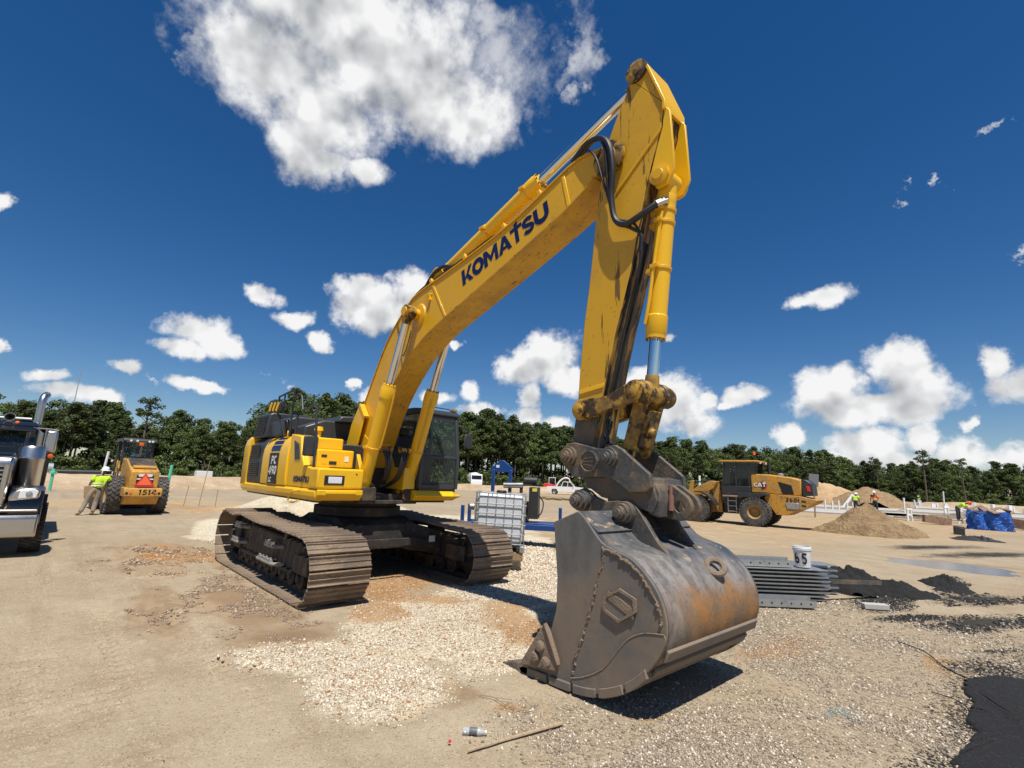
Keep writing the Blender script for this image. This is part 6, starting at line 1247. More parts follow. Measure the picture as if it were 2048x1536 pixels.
def pump():
    M_blue = material('blue_machine_paint', (.008,.05,.20), .42, layers=[((.10,.12,.16),4,U1,.55,.8,.4)])
    T = thing('pump_trailer', 'blue trailer pump with lifting arch and black engine behind the tote', 'pump', (-1.6,5.8,0), .68)
    def B(name, c, d, mat, rot=None, bevel=.012): b = MB(); b.box(c,d,rot); return b.build(name, mat, T, bevel=bevel)
    for y in (-.45,.45): B('frame_rail', (.25,y,.58), (3.3,.10,.16), M_blue)
    for x in (-1.2,-.2,1.2,1.8): B('cross_rail', (x,0,.585), (.10,.80,.13), M_blue)
    B('deck', (.4,0,.68), (2.2,.85,.04), M_blue)
    for x, y in ((-1.42,-.45),(-1.42,.45),(1.47,.52)): B('jack_leg', (x,y,.62), (.10,.10,1.02), M_blue)
    for y in (-.62,.62):
        wheel(T, (-.55,y,.34), .34, .20, .19, 'road', M_gal, M_rub, 24, 1 if y > 0 else -1)
    # lifting arch
    for x in (-.62,-.08): B('arch_post', (x,.05,1.45), (.10,.12,1.55), M_blue)
    b = MB(); b.prism([(-.70,2.16),(0,2.16),(0,2.28),(-.29,2.52),(-.41,2.52),(-.70,2.28)], 0, .10); b.build('arch_plate', M_blue, T, bevel=.01)
    B('arch_label', (-.48,-.003,2.33), (.10,.006,.08), M_white_decal)
    B('engine_block', (.15,0,1.0), (.75,.5,.6), M_blk, bevel=.03); B('radiator_box', (.72,-.15,1.28), (.28,.62,.92), M_blk, bevel=.02)
    B('yellow_tag', (.75,-.464,1.66), (.14,.008,.09), material('yellow_tag',(.7,.6,.05),.5)); 
    b = MB(); b.cyl((-.25,-.12,1.76),(.35,-.12,1.78),.085,n=16); b.build('exhaust_muffler', M_chrome, T)
    b = MB(); b.cyl((.40,-.15,1.92),(.78,-.15,1.92),.12,n=16); b.cyl((.30,-.12,1.55),(.30,-.12,1.75),.05); b.build('air_filter', M_blk, T)
    b = MB(); b.tube([(.86,-.3,1.5),(1.0,-.3,1.3),(.95,-.32,1.0),(.8,-.3,.85)],.018); b.build('cooling_hose', M_hose, T)
    b = MB(); b.lathe([(.1,-.14),(.26,-.14),(.30,-.1),(.30,.1),(.26,.14),(.1,.14)], (-.75,-.05,.98), (1,0,0), 24); b.cyl((-.75,-.05,1.0),(-.75,-.05,1.55),.08); b.build('pump_volute', M_blue, T)
    b = MB(); b.prism([(1.9,.50),(2.5,.53),(2.5,.63),(1.9,.66)], -.08, .08); b.build('tow_bar', M_blue, T, bevel=.01)
    B('white_label', (1.62,-.504,.58), (.40,.006,.07), M_white_decal); B('tail_reflector', (1.55,-.505,.50), (.10,.01,.05), M_red)
pump()
def pickup(loc, rz, mat, label, name='pickup_truck'):
    T = thing(name, label, 'pickup', loc, rz)
    for x in (0,3.4):
        for s in (-1,1): wheel(T, (x,s*.80,.38), .38, .26, .22, 'road', M_gal, M_rub, 20, s)
    b = MB(); b.prism([(-1.1,.45),(-1.1,1.12),(.95,1.14),(.95,1.15),(2.95,1.15),(4.15,1.08),(4.35,.95),(4.38,.45),(3.85,.45),(3.75,.75),(3.4,.86),(3.05,.75),(2.95,.45),(.45,.45),(.35,.75),(0,.86),(-.35,.75),(-.45,.45)], -.95, .95); b.build('body', mat, T, bevel=.05)
    b = MB(); b.prism([(.98,1.15),(2.95,1.15),(2.35,1.80),(1.25,1.82)], -.80, .80); b.build('cab', M_dglass, T, bevel=.03)
    b = MB(); b.prism([(1.20,1.79),(2.40,1.77),(2.34,1.86),(1.30,1.88)], -.81, .81); b.build('roof', mat, T, bevel=.03)
    for s in (-1,1):
        b = MB()
        for p in ([(.95,1.15),(1.06,1.15),(1.30,1.80),(1.20,1.80)],[(1.90,1.15),(1.98,1.15),(1.96,1.80),(1.89,1.80)],[(2.86,1.15),(2.98,1.15),(2.42,1.78),(2.32,1.78)]): b.prism(p, s*.805-.02, s*.805+.02)
        b.build('pillar', mat, T); b = MB(); b.box((4.30,s*.72,.90),(.12,.34,.16)); b.build('headlamp', M_lamp, T, bevel=.02)
        b = MB(); b.box((2.75,s*1.02,1.22),(.12,.16,.14)); b.build('mirror', mat, T, bevel=.02)
M_wpaint = material('white_vehicle_paint', (.78,.78,.77), .35, coat=.3)
pickup((-41.5,51.0,0), -.10+math.radians(42), M_wpaint, 'white pickup parked far behind, left of the quick coupler')
pickup((-25,150,0), 2.2, M_blk, 'black pickup far off beside the lime-vested worker')
def tanker():
    T = thing('tank_truck', 'white tank truck far off between the cab and the blue arch', 'truck', (-70,58,0), -.55)
    b = MB(); b.lathe([(0,-3.0),(.9,-2.95),(1.05,-2.7),(1.05,2.7),(.9,2.95),(0,3.0)], (0,0,1.9), (1,0,0), 24); b.build('tank', M_wpaint, T)
    b = MB(); b.prism([(3.2,.6),(5.0,.6),(5.0,1.5),(4.5,2.6),(3.2,2.6)], -1.1, 1.1); b.build('cab', M_wpaint, T, bevel=.06)
    b = MB(); b.box((4.80,0,2.0),(.03,1.9,.8),rot=(0,-.45,0)); b.build('windscreen', M_dglass, T)
    b = MB(); b.span(-3,3.2,-.5,.5,.6,.9); b.build('chassis', M_blk, T)
    for x in (-2.2,-1.1,4.2):
        for s in (-1,1): wheel(T, (x,s*.95,.5), .5, .3, .28, 'road', M_gal, M_rub, 16, s)
tanker()
def mini():
    T = thing('mini_excavator', 'white compact excavator far off left of the white pickup', 'excavator', (-48.5,57.5,0), .75)
    for s in (-1,1):
        b = MB(); b.prism(circ(-.9,.3,.3,90,270,8)+circ(.9,.3,.3,-90,90,8), s*.75-.2, s*.75+.2); b.build('track', M_rub, T, bevel=.02)
    b = MB(); b.prism([(-1.2,.75),(.9,.75),(.9,1.15),(-.2,1.45),(-1.2,1.45)], -.85, .85); b.span(-.5,.5,-.6,.6,.45,.75); b.build('body', M_red, T, bevel=.05)
    cb = MB()
    for x in (-.3,.75):
        for y in (0,.8): cb.span(x-.04,x+.04,y-.04,y+.04,1.15,2.4)
    cb.span(-.36,.82,-.05,.86,2.38,2.48); cb.build('cab_frame', M_wpaint, T, bevel=.02)
    b = MB(); b.span(-.3,.72,.03,.78,1.2,2.38); b.build('cab_glass', M_dglass, T)
    b = MB(); b.tube([(.9,-.3,1.0),(1.5,-.3,1.9),(2.3,-.3,2.45),(3.0,-.3,2.35)],.13,n=8); b.build('boom', M_wpaint, T)
    b = MB(); b.tube([(3.0,-.3,2.4),(3.3,-.3,1.6),(3.5,-.3,1.0)],.10,n=8); b.build('arm', M_wpaint, T)
    b = MB(); b.prism([(3.3,1.0),(3.7,1.0),(3.8,.6),(3.5,.4),(3.2,.6)], -.6, 0.); b.build('bucket', M_blk, T)
mini()
# ------------------------------------------------------------------ people
M_skin = material('skin', (.16,.085,.055), .6); M_lime = material('lime_work_shirt', (.50,.78,.02), .7, bump=(30,.2)); M_limed = material('dark_trim', (.10,.16,.03), .8)
M_silver = material('reflective_tape', (.70,.78,.35), .4); M_khaki = material('khaki_trousers', (.30,.25,.185), .85, layers=[((.20,.16,.12),6,U1,.45,.7,.6)], bump=(25,.4)); M_boot = material('boots', (.22,.17,.12), .85)
M_navyw = material('dark_trousers', (.035,.038,.048), .85); M_orv = material('orange_vest', (.90,.16,.02), .7); M_hat = material('white_hard_hat', (.80,.80,.80), .35, coat=.3); M_hatr = material('orange_hard_hat', (.70,.10,.03), .4); M_blkshirt = material('black_sleeve', (.02,.02,.022), .8)
def skin(name, V, E, rad, mat, par, sub=2, root=0):
    me = bpy.data.meshes.new(name); me.from_pydata(V, E, []); me.materials.append(mat)
    bm = bmesh.new(); bm.from_mesh(me); ly = bm.verts.layers.skin.verify(); bm.verts.ensure_lookup_table()
    for i, r in enumerate(rad): bm.verts[i][ly].radius = r if isinstance(r, tuple) else (r,r)
    bm.verts[root][ly].use_root = True; bm.to_mesh(me); bm.free()
    o = place(name, me, par); m = o.modifiers.new('skin','SKIN'); m.use_smooth_shade = True; m.branch_smoothing = .6
    s = o.modifiers.new('subdivision','SUBSURF'); s.levels = sub; s.render_levels = sub; return o
def person(label, loc, rz, J, shirt, trousers, hat, group=None, sleeve='short', bands=True):
    """J: joint positions in metres, x forward, y left"""
    p = thing('person', label, 'person', loc, rz, group)
    j = {k: Vector(v) for k, v in J.items()}; mid = lambda a, b, t=.5: tuple(j[a].lerp(j[b], t))
    names = ['pelvis','waist','chest','neck','head','crown','ls','le','lw','rs','re','rw','lh','lk','la','lt','rh','rk','ra','rt']
    V = [tuple(j[n]) for n in names]; ix = {n: i for i, n in enumerate(names)}
    E = [(ix[a],ix[b]) for a, b in (('pelvis','waist'),('waist','chest'),('chest','neck'),('neck','head'),('head','crown'),('chest','ls'),('ls','le'),('le','lw'),('chest','rs'),('rs','re'),('re','rw'),('pelvis','lh'),('lh','lk'),('lk','la'),('la','lt'),('pelvis','rh'),('rh','rk'),('rk','ra'),('ra','rt'))]
    rad = [(.12,.09),(.11,.08),(.10,.08),.045,(.075,.09),(.07,.085),.045,.040,.028,.045,.040,.028,.08,.055,.038,.035,.08,.055,.038,.035]
    f = (j['head']-j['neck']).normalized(); fw = Vector(J.get('face',(1,0,0))).normalized()
    V.append(tuple(j['head']+fw*.115)); E.append((ix['head'],len(V)-1)); rad.append(.016)
    for side in ('l','r'):      # palm and five fingers
        w = j[side+'w']; d = (w-j[side+'e']).normalized(); o = d.orthogonal().normalized(); palm = w+d*.075; V.append(tuple(palm)); E.append((ix[side+'w'],len(V)-1)); rad.append((.036,.018)); pi = len(V)-1
        for k in range(4): V.append(tuple(palm+d*(.085-.008*abs(k-1.4))+o*(-.03+.02*k))); E.append((pi,len(V)-1)); rad.append(.009)
        V.append(tuple(w+d*.07+o*.06)); E.append((ix[side+'w'],len(V)-1)); rad.append(.010)
    skin('body', V, E, rad, M_skin, p)
    # shirt
    n2 = ['waist','chest','ls','rs']; sv = [tuple(j['pelvis'].lerp(j['waist'],.25)),tuple(j['waist']),tuple(j['chest']),tuple(j['chest'].lerp(j['neck'],.55)),tuple(j['ls']),tuple(j['rs'])]
    se = [(0,1),(1,2),(2,3),(2,4),(2,5)]; sr = [(.18,.14),(.175,.14),(.19,.15),(.095,.09),.105,.105]
    for side, b in (('l',4),('r',5)):
        t_ = 1.0 if sleeve == 'long' else .72
        sv.append(tuple(j[side+'s'].lerp(j[side+'e'],t_))); se.append((b,len(sv)-1)); sr.append(.070)
        if sleeve == 'long': sv.append(tuple(j[side+'e'].lerp(j[side+'w'],.9))); se.append((len(sv)-2,len(sv)-1)); sr.append(.05)
    sh = skin('shirt', sv, se, sr, shirt, p, root=1)
    tv = [tuple(j['waist'].lerp(j['pelvis'],.5)),tuple(j['pelvis'])]; te = [(0,1)]; tr = [(.155,.125),(.165,.14)]
    for side in ('l','r'):
        for nm, r in (('h',.115),('k',.088),('a',.080)):
            tv.append(tuple(j[side+nm]) if nm != 'a' else tuple(j[side+'k'].lerp(j[side+'a'],.97))); te.append((1 if nm == 'h' else len(tv)-2, len(tv)-1)); tr.append(r)
    skin('trousers', tv, te, tr, trousers, p, root=1)
    for side in ('l','r'):
        a, t_ = j[side+'a'], j[side+'t']; skin('boot', [tuple(a+Vector((0,0,.05))),tuple(a-Vector((0,0,.02))),tuple(t_)], [(0,1),(1,2)], [.058,.06,(.05,.04)], M_boot, p)
    up = (j['crown']-j['head']).normalized(); c = j['head'].lerp(j['crown'],.35)
    b = MB(); b.lathe([(.165,.0),(.150,.010),(.128,.02),(.125,.06),(.108,.11),(.07,.145),(0,.158)], c, up, 24); b.box(c+fw*.13+up*.005,(.12,.18,.012),rot=fw.to_track_quat('X','Z').to_matrix()); b.build('hard_hat', hat, p, smooth=60)
    if bands:
        ax = (j['chest']-j['waist']).normalized()
        for t_ in (.0,-.35):
            cc = j['waist']+ax*((t_+.15)*.25); bb = MB(); u = Vector((0,1,0)); v = ax.cross(u); vs = []
            for h in (-.028,.028):
                for k in range(24):
                    a = 2*math.pi*k/24; vs.append(cc+ax*h+u*(.192*math.cos(a))+v*(.150*math.sin(a)))
            bb.add(vs, [(k,(k+1)%24,24+(k+1)%24,24+k) for k in range(24)]); bb.build('reflective_band', M_silver, p)
    return p
STAND = dict(pelvis=(0,0,.98),waist=(0,0,1.14),chest=(.02,0,1.38),neck=(.03,0,1.52),head=(.05,0,1.62),crown=(.05,0,1.74),ls=(.02,.20,1.43),le=(.02,.28,1.16),lw=(.16,.24,.98),rs=(.02,-.20,1.43),re=(.02,-.28,1.16),rw=(.16,-.24,.98),lh=(0,.10,.92),lk=(.03,.12,.50),la=(0,.13,.08),lt=(.18,.15,.04),rh=(0,-.10,.92),rk=(.03,-.12,.50),ra=(0,-.13,.08),rt=(.18,-.15,.04))
def pose(**k): d = dict(STAND); d.update(k); return d
# leaning on the roller tyre, seen from behind, head turned to the roller
person('worker in lime shirt, khaki trousers and white hard hat leaning on the roller tyre', (-15.0,-3.42,0), math.pi-.15, pose(pelvis=(.02,-.02,.98),waist=(.03,-.04,1.14),chest=(.06,-.10,1.38),neck=(.08,-.13,1.53),head=(.11,-.17,1.63),crown=(.11,-.18,1.75),face=(.75,-.65,0),ls=(.06,.10,1.44),le=(.00,.20,1.18),lw=(.10,.24,.95),rs=(.06,-.29,1.43),re=(.16,-.42,1.20),rw=(.34,-.50,1.34),lh=(0,.09,.92),lk=(.0,.22,.50),la=(-.10,.34,.08),lt=(.06,.46,.04),rh=(.02,-.11,.92),rk=(.06,-.06,.50),ra=(.0,-.02,.08),rt=(.16,.06,.04)), M_lime, M_khaki, M_hat)
b = MB(); b.box((0,0,.30),(.05,.20,.46),rot=(.15,0,.1)); tag(b.build('paper_bag', material('brown_paper',(.36,.25,.15),.9), None, bevel=.02, loc=(-15.02,-3.66,.56)), 'brown paper sack held against the hip of the leaning worker', 'sack')
# bending over the tarpaulin
person('worker in lime shirt and orange hard hat bending over behind the blue tarpaulin', (4.65,41.6,.30), -.15, pose(pelvis=(0,0,.95),waist=(.14,0,1.05),chest=(.38,0,1.18),neck=(.52,0,1.22),head=(.62,0,1.22),crown=(.72,0,1.28),face=(.5,0,-.8),ls=(.38,.19,1.16),le=(.50,.24,.92),lw=(.72,.16,.86),rs=(.38,-.19,1.16),re=(.52,-.24,.92),rw=(.74,-.16,.88)), M_lime, M_navyw, M_hatr)
person('worker in orange vest and white hard hat standing behind the sand pile', (-1.2,47.0,.35), -1.7, pose(), M_orv, M_navyw, M_hat)
person('far worker in lime vest and white hat on the pale slab', (-9.0,114,0), -1.5, pose(), M_lime, M_navyw, M_hat)
person('worker in lime shirt half hidden left of the orange-vested one', (-3.2,49.5,.2), 1.5, pose(chest=(.10,0,1.34),neck=(.16,0,1.47),head=(.20,0,1.56),crown=(.22,0,1.68)), M_lime, M_navyw, M_hat)
person('operator in lime shirt and white hard hat seated on the roller', (-16.95,-2.20,.60), math.pi+.07, pose(pelvis=(0,0,1.0),waist=(0,0,1.14),lh=(.06,.10,.96),lk=(.44,.14,.96),la=(.48,.14,.55),lt=(.62,.15,.50),rh=(.06,-.10,.96),rk=(.44,-.14,.96),ra=(.48,-.14,.55),rt=(.62,-.15,.50),lw=(.40,.18,1.10),rw=(.40,-.18,1.10),le=(.14,.27,1.16),re=(.14,-.27,1.16)), M_lime, M_navyw, M_hat)

# ------------------------------------------------------------------ steel stack, pail and other site materials
def local(o, rz, x, y): c, s = math.cos(rz), math.sin(rz); return (o[0]+c*x-s*y, o[1]+s*x+c*y)
SO = (6.90,5.90); SR = math.atan2(.74,.67)
def channel(L, w, h, t): 
    b = MB(); b.prism([(0,0),(w,0),(w,h),(0,h),(0,h-t),(.30,h-t),(.30,t),(0,t)], -L, 0, 'x'); return b
def steel():
    me = None; rr = random.Random(4)
    names = ['lowest','second','third','fourth','fifth','sixth','seventh','topmost']
    for k in range(8):
        z = .015+k*.066; x, y = local(SO, SR, rr.uniform(-.02,.03), 0)
        if me is None: o = channel(3.3,.62,.062,.009).build('steel_plank', M_gal, None); me = o.data
        else: o = place('steel_plank', me)
        o.location = (x,y,z); o.rotation_euler = (0,0,SR+rr.uniform(-.004,.004)); tag(o, '%s galvanised steel plank of the front stack by the bucket' % names[k], 'steel plank', 'stacked steel planks')
    me = None
    for k in range(5):
        z = .015+k*.105; x, y = local(SO, SR, .62, .70)
        if me is None: o = channel(3.0,.5,.100,.012).build('steel_plank', M_gal, None); me = o.data
        else: o = place('steel_plank', me)
        o.location = (x,y,z); o.rotation_euler = (0,0,SR); tag(o, '%s deep steel plank of the rear stack' % names[[0,1,2,3,7][k]], 'steel plank', 'stacked steel planks at the rear')
    # perforated beams
    for nm, off, z, L, lb in (('perforated_beam',(-.58,.10),.555,1.4,'perforated steel beam lying on top of the plank stack'),('perforated_beam',(-.62,-.62),.02,1.35,'short perforated steel beam on the ground before the plank stack')):
        x, y = local(SO, SR, *off); t_ = thing(nm, lb, 'beam', (x,y,z), SR)
        b = MB(); b.prism([(0,0),(.18,0),(.18,.16),(.168,.16),(.168,.012),(0,.012)], -L, 0, 'x'); b.prism([(-.012,0),(0,0),(0,.11),(-.012,.11)], -L, 0, 'x'); b.build('profile', M_gal, t_)
        for k in range(8):
            h_ = MB(); h_.cyl((-.10-k*(L-.2)/7,-.0125,.06),(-.10-k*(L-.2)/7,-.0145,.06),.016,n=10); h_.build('bolt_hole', M_black_decal, t_)
    b = MB(); b.prism([(0,0),(.09,0),(.09,.012),(.012,.012),(.012,.08),(0,.08)], 0, 1.25, 'x'); tag(b.build('steel_angle', M_steel, None, bevel=.003, loc=(6.92,6.0,.30), rot=(0,.04,1.15)), 'single steel bar sticking out of the stack over the asphalt', 'steel bar')
    x, y = local(SO, SR, -.33, .22); t_ = thing('plastic_pail', 'white plastic pail with a black painted 65 standing on the steel stack', 'pail', (x,y,.56), 0)
    b = MB(); b.lathe([(0,.0),(.125,.0),(.132,.02),(.148,.30),(.156,.30),(.158,.345),(.150,.37),(.140,.37),(.138,.30),(.12,.03),(0,.03)], (0,0,0), (0,0,1), 36); b.build('pail_body', M_plastic, t_)
    for z in (.315,.34): b = MB(); b.lathe([(.156,-.006),(.163,0),(.156,.006)], (0,0,z), (0,0,1), 36); b.build('pail_rim', M_plastic, t_)
    b = MB()        # painted digits wrapped round the pail
    dirc = math.atan2(-4.88-y, 10.05-x)
    for ch, a0 in (('6',-.95),('5',-.10)):
        for p in GL[ch][1]:
            vs = []
            for q in p:
                a = dirc+a0+q[0]*.80; r = .1385+.148*0+(.06+q[1]*.19)*.055+.004; vs.append((r*math.cos(a), r*math.sin(a), .06+q[1]*.20))
            b.add(vs, [tuple(range(len(vs)))])
    b.build('painted_number', M_black_decal, t_, smooth=0)
steel()
def simple(name, label, cat, mb, mat, loc, rot=(0,0,0), bevel=.0, group=None): return tag(mb.build(name, mat, None, bevel=bevel, loc=loc, rot=rot), label, cat, group)
simple('concrete_block', 'small grey concrete block lying on the gravel before the asphalt', 'block', MB().box((0,0,.045),(.40,.14,.09)), M_conc, (7.55,6.0,.0), (0,0,.72), .01)
# litter in the foreground
t_ = thing('plastic_bottle', 'crushed clear plastic bottle lying on the sand in the foreground', 'bottle', (6.72,-2.13,.028), 0, rot=(0,0,.75)); t_.scale = (.8,.8,.8)
b = MB(); b.lathe([(0,-.11),(.028,-.11),(.032,-.10),(.030,-.06),(.033,-.03),(.028,0),(.032,.04),(.026,.07),(.012,.095),(.012,.11),(0,.11)], (0,0,0), (1,0,0), 16); b.build('bottle_body', material('clear_plastic',(.55,.60,.62),.12,alpha=.55,spec=.8), t_)
b = MB(); b.lathe([(.0315,-.045),(.0335,-.03),(.0335,.01),(.0315,.03)], (0,0,0), (1,0,0), 16); b.build('bottle_label', material('bottle_label',(.12,.12,.14),.5), t_)
b = MB(); b.lathe([(0,.108),(.015,.108),(.015,.125),(0,.125)], (0,0,0), (1,0,0), 12); b.build('bottle_cap', M_white_decal, t_)
simple('red_cap', 'small red bottle cap on the sand beside the bottle', 'cap', MB().cyl((0,0,0),(0,0,.010),.011,n=14), M_red, (6.72,-2.36,.02), (.3,.1,0))
b = MB(); b.add([(-.44,-.010,0),(.42,-.020,.01),(.45,.012,.012),(-.42,.010,0),(-.44,-.008,.012),(.42,-.016,.026),(.45,.010,.024),(-.42,.008,.013)], [(0,3,2,1),(4,5,6,7),(0,1,5,4),(1,2,6,5),(2,3,7,6),(3,0,4,7)])
simple('wood_lath', 'split wooden lath lying on the ground below the bucket teeth', 'lath', b, material('pale_wood',(.42,.31,.19),.85,layers=[((.26,.18,.11),5,(8,1,1),.45,.65,.7)]), (6.97,-1.90,.012), (0,0,1.39), .002)
b = MB(); b.tube([(-.25,0,.01),(-.1,.03,.02),(.1,-.02,.015),(.28,.04,.01)],.004,n=5); b.tube([(-.1,.03,.02),(.05,.10,.02)],.003,n=5); simple('dry_twig', 'thin dry twig on the ground left of the bucket', 'twig', b, M_wood, (6.45,-1.62,.005), (0,0,.2))
for k, (x,y,l,a) in enumerate(((8.75,3.3,1.6,-.9),(9.2,1.75,.9,-.75))):
    b = MB(); b.tube([(-l/2,0,.01),(-l*.2,.05,.03),(l*.15,-.04,.012),(l/2,.03,.02)],.007 if k == 0 else .005,n=6); simple('black_hose_scrap', ['long black strip of rubber lying on the gravel at right','short black wire lying on the gravel at right'][k], 'scrap', b, M_hose, (x,y,.0), (0,0,a))
# sign on a post
t_ = thing('site_sign', 'blank grey board sign on a wooden post right of the loader', 'sign', (-3.1,38.2,0), math.radians(28))
b = MB(); b.box((0,0,1.25),(.10,.09,2.6),rot=(0,.02,0)); b.build('post', M_wood, t_, bevel=.006); b = MB(); b.box((.03,-.07,2.75),(.66,.03,.95),rot=(0,.10,0)); b.build('board', material('grey_board',(.16,.165,.175),.7), t_, bevel=.004)
# plastic drain stubs
M_pvc = material('white_pvc', (.80,.80,.78), .4)
for k, (x,y,h,tx,ty) in enumerate(((-7.9,57.2,1.15,.02,0),(-7.4,57.8,1.0,.03,.05),(-6.9,58.2,1.05,0,.04),(-6.2,58.5,.85,.02,0),(-5.7,58.6,.9,.0,.03),(-5.0,59,.6,0,0),(-1.9,61.8,1.6,.02,.02),(2.8,50.9,1.25,0,.03),(-3.0,95,2.6,.05,-.12),(6,96,2.2,0,0),(9.5,82,1.3,0,0),(-26.6,66,3.5,.03,-.05))):
    b = MB(); b.cyl((0,0,0),(tx*h,ty*h,h),.085 if h < 3 else .16,n=12); simple('drain_pipe', ['upright white drain pipe, leftmost of the row behind the sign','second upright white pipe from the sign','third upright white pipe from the sign','fourth white pipe of the row by the sign','fifth white pipe of the row by the sign','shortest white pipe ending the row by the sign','white pipe standing alone left of the sand pile slope','thick white pipe right of the sand pile','tall leaning white pipe on the far slab','thin tall white pipe far behind the bending worker','white pipe beyond the blue tarpaulin','tall white pipe standing behind the loader arms'][k], 'pipe', b, M_pvc, (x,y,0), group='white drain pipes')
b = MB(); b.cyl((0,0,.3),(.9,.5,1.7),.17,n=12); simple('drain_pipe', 'white pipe leaning over the row of stubs behind the sign', 'pipe', b, M_pvc, (-6.6,58.6,0))
for k, (x,y) in enumerate(((1.6,43.8),(3.3,47.6),(4.3,45.6))):
    t_ = thing('pipe_trestle', ['small white pipe trestle beside the sand pile','white pipe trestle between sand pile and tarpaulin','larger white pipe trestle next to the blue tarpaulin'][k], 'trestle', (x,y,0), 1.3, 'white trestles'); h = .85+k*.22
    for a, bq in (((-.3,0),(-.22,h)),((.3,0),(.22,h)),((0,h*.55),(.28,h*.25))):
        c = MB(); c.cyl((a[0],0,a[1]),(bq[0],0,bq[1]),.07,n=10); c.build('leg', M_pvc, t_)
    c = MB(); c.cyl((-.4,0,h),(.4,0,h),.07,n=10); c.build('cross_bar', M_pvc, t_)
# plastic film strip between the trestles
M_film = material('clear_sheeting', (.62,.63,.62), .3, alpha=.75, bump=(12,.5))
n = 26; vs = []
for k in range(n):
    s = k/(n-1); x = -1.0+6.6*s; y = 44.3+1.2*s; z = .12+.95*s**1.8
    for q in range(4): vs.append((x+.1*math.sin(k*1.7+q), y+q*.35, z*(1-.22*q)+.05*math.sin(k*2.3+q*2)+.06))
b = MB(); b.add(vs, [(k*4+q,k*4+q+1,(k+1)*4+q+1,(k+1)*4+q) for k in range(n-1) for q in range(3)]); tag(b.build('plastic_sheeting', M_film, None, smooth=80), 'clear plastic sheeting pulled up towards the bending worker', 'sheeting')
# tarpaulin-wrapped pallet
def tarp():
    t_ = thing('tarped_pallet', 'shiny blue tarpaulin wrapped round a pallet at the right edge', 'pallet', (6.45,38.6,0), math.radians(8)); t_.scale = (.86,.86,.95)
    m = material('blue_tarpaulin', (.006,.11,.50), .22, coat=.4, bump=(5,.9), bumpd=.2)
    rg = np.random.default_rng(5); b = MB(); N, Mv = 44, 14; vs = []
    for i in range(Mv+1):
        for k in range(N):
            a = 2*math.pi*k/N; c, s = math.cos(a), math.sin(a); q = 1/max(abs(c),abs(s))**.75; f = i/Mv
            r = q*(1+.10*math.sin(a*9+f*3)+.05*math.sin(a*17+f*7)+rg.uniform(-.03,.03))*(1-.06*f); vs.append((1.15*r*c, .85*r*s, 1.12*f+(.10*math.sin(a*3) if i == Mv else 0)))
    b.add(vs, [(i*N+k,i*N+(k+1)%N,(i+1)*N+(k+1)%N,(i+1)*N+k) for i in range(Mv) for k in range(N)]+[tuple(range(Mv*N,Mv*N+N))]); b.build('tarpaulin', m, t_, smooth=25)
    mc = material('torn_cardboard', (.30,.19,.13), .9, layers=[((.17,.10,.075),5,U1,.45,.65,.7)])
    for k in range(9):
        c = MB(); c.box((rg.uniform(-1,1.1),rg.uniform(-.8,.5),1.18+rg.uniform(0,.22)),(rg.uniform(.4,.9),rg.uniform(.3,.6),.04),rot=(rg.uniform(-.5,.5),rg.uniform(-.5,.5),rg.uniform(0,3))); c.build('cardboard_flap', mc, t_)
    for k, (x,y,w,d,h,rz) in enumerate(((3.6,40.8,1.5,.5,.5,.5),(7.9,41.5,1.4,.6,.6,-.3))):
        c = MB(); c.box((0,0,h/2),(w,d,h),rot=(0,.12,0)); simple('brown_carton', ['torn brown carton on the ground left of the blue tarpaulin','brown carton lying behind the blue tarpaulin'][k], 'carton', c, mc, (x,y,.05), (0,0,rz), .02)
    c = MB(); c.span(-.22,.22,-.2,.2,0,.42); c.span(-.20,.20,-.23,-.201,.03,.36); simple('black_box', 'small black box with pale top in front of the brown carton', 'box', c, M_blk, (5.85,30.9,.0), (0,.05,.2), .015)
tarp()
# black geotextile heap
def cloth():
    n, m = 22, 11; vs = []; rg = np.random.default_rng(9)
    for i in range(n):
        for k in range(m): vs.append((i*.085+rg.uniform(-.03,.03), (k-m/2)*.11+rg.uniform(-.03,.03), max(.0,(.14*math.sin(i*.75+k*.8)+.08+rg.uniform(-.05,.07))*math.sin(math.pi*k/(m-1))*math.sin(math.pi*min(i,n-1)/(n-1)))))
    b = MB(); b.add(vs, [(i*m+k,i*m+k+1,(i+1)*m+k+1,(i+1)*m+k) for i in range(n-1) for k in range(m-1)]); tag(b.build('filter_cloth', material('black_cloth',(.030,.030,.032),.7), None, smooth=30, loc=(6.0,27.0,.02), rot=(0,0,.35)), 'crumpled black filter cloth lying before the blue tarpaulin', 'cloth')
cloth()
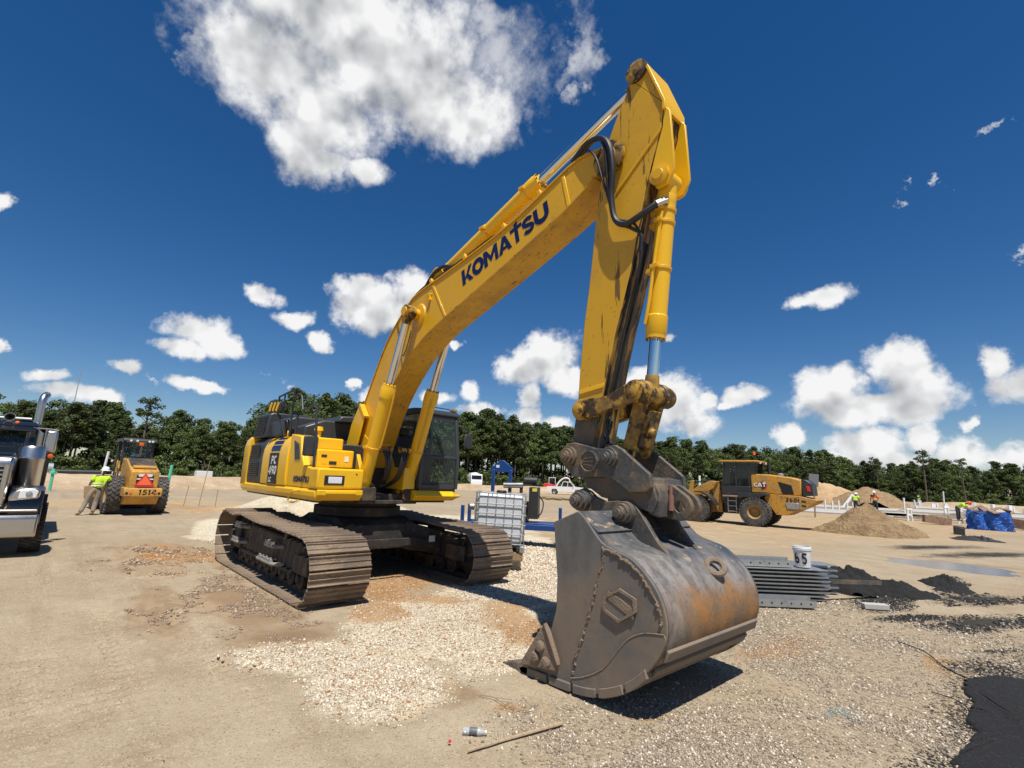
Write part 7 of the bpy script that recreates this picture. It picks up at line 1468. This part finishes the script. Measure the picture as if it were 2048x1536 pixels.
# left background: pipes on the embankment, stubs, stakes
M_gpipe = material('grey_plastic_pipe', (.30,.34,.36), .5); M_green = material('green_pvc', (.10,.52,.32), .5)
for k, (x,y,z,l,r,m_,lb) in enumerate(((-46,-6.9,1.35,4.6,.38,M_gpipe,'large grey pipe on the bank behind the truck stack'),(-47,-3.2,1.25,4.0,.20,M_blk,'thin dark pipe continuing the large grey one'),(-47,1.1,1.2,3.6,.20,M_gpipe,'slim grey pipe on the bank left of the leaning worker'))):
    b = MB(); b.cyl((0,-l/2,r),(0,l/2,r),r,n=20,caps=False); b.cyl((0,-l/2,r),(0,l/2,r),r*.9,n=20,caps=False); simple('culvert_pipe', lb, 'pipe', b, m_, (x,y,z-.35), (0,0,.05))
for k in range(5):
    b = MB(); b.box((0,0,.14),(.3,8.5,.24)); simple('white_board_bundle', ['lowest long white bundle on the bank right of the roller','second long white bundle right of the roller','third long white bundle right of the roller','long white bundle nearest the excavator','topmost long white bundle right of the roller'][k], 'bundle', b, M_plastic, (-49.5-k*.32,13.5+k*.5,.75+.0*k+(.26 if k == 4 else 0)), (0,0,.22), .02, 'white bundles on the bank')
simple('pale_crate', 'pale cardboard crate on the bank beside the white bundles', 'crate', MB().box((0,0,.5),(.8,1.4,1.0)), M_plastic, (-48.0,6.6,.55), (0,0,.1), .03)
b = MB(); b.cyl((0,0,0),(0,0,1.15),.09,n=12); b.lathe([(.10,1.1),(.17,1.12),(.17,1.25),(.10,1.27),(.10,1.42),(0,1.44)], (0,0,0), (0,0,1), 14); b.cyl((0,-.2,1.18),(0,.2,1.18),.07,n=10); simple('green_standpipe', 'green standpipe with a collar right of the truck', 'standpipe', b, M_green, (-36.0,-4.6,0))
b = MB(); b.cyl((0,0,0),(.05,.10,2.0),.10,n=12); simple('green_pipe', 'leaning light green pipe right of the roller', 'pipe', b, M_green, (-34.7,1.75,0))
for k, (x,y,h,ty) in enumerate(((-19.2,.9,2.3,.09),(-18.6,1.5,.9,.02),(-20,.4,1.0,.10))):
    b = MB(); b.cyl((0,0,0),(0,ty*h,h),.016,n=6); simple('survey_stake', ['tall thin survey stake right of the roller','short survey stake right of the tall one','leaning survey stake before the soil heap'][k], 'stake', b, M_wood, (x,y,0), group='survey stakes')
b = MB(); b.cyl((0,0,0),(0,.25,17.2),.10,.04,n=8); simple('radio_mast', 'thin mast standing above the wood behind the truck', 'mast', b, M_gpipe, (-97,-3.6,0))
b = MB(); b.cyl((0,0,0),(.1,.12,2.0),.05,n=10); simple('grey_riser_pipe', 'slim pale riser pipe standing left of the roller canopy', 'pipe', b, M_pvc, (-17.6,-3.2,.45))
# scattered blocks and stubs over the far slabs, each a small pale form block
rr = random.Random(21); me = None
spots = [(rr.uniform(-14,26), rr.uniform(84,112)) for k in range(46)]
for k, (x,y) in enumerate(spots):
    if me is None: o = MB().box((0,0,.5),(.5,.3,1.0)).build('form_stub', M_pvc, None, bevel=.02); me = o.data
    else: o = place('form_stub', me, bevel=.02)
    o.location = (x,y,.1); o.scale = (rr.uniform(.4,1.1),rr.uniform(.5,1.1),rr.uniform(.4,1.1)); o.rotation_euler = (0,rr.uniform(-.1,.1),rr.uniform(0,3)); tag(o, 'small pale stub standing on the far slabs before the wood', 'stub', 'pale stubs on the far slabs')
for k, (x,y,l,a) in enumerate(((-26.5,33.5,3.2,.5),(-25.5,34.2,2.6,.9),(-27.2,34.4,2.2,.2))):
    b = MB(); b.tube([(-l/2,0,.12),(-.2,.15,.22),(l/2,-.1,.12)],.13,n=8); simple('brown_log', ['longest brown log on the ground below the white pickup','middle brown log below the white pickup','short brown log below the white pickup'][k], 'log', b, M_wood, (x,y,0), (0,0,a))
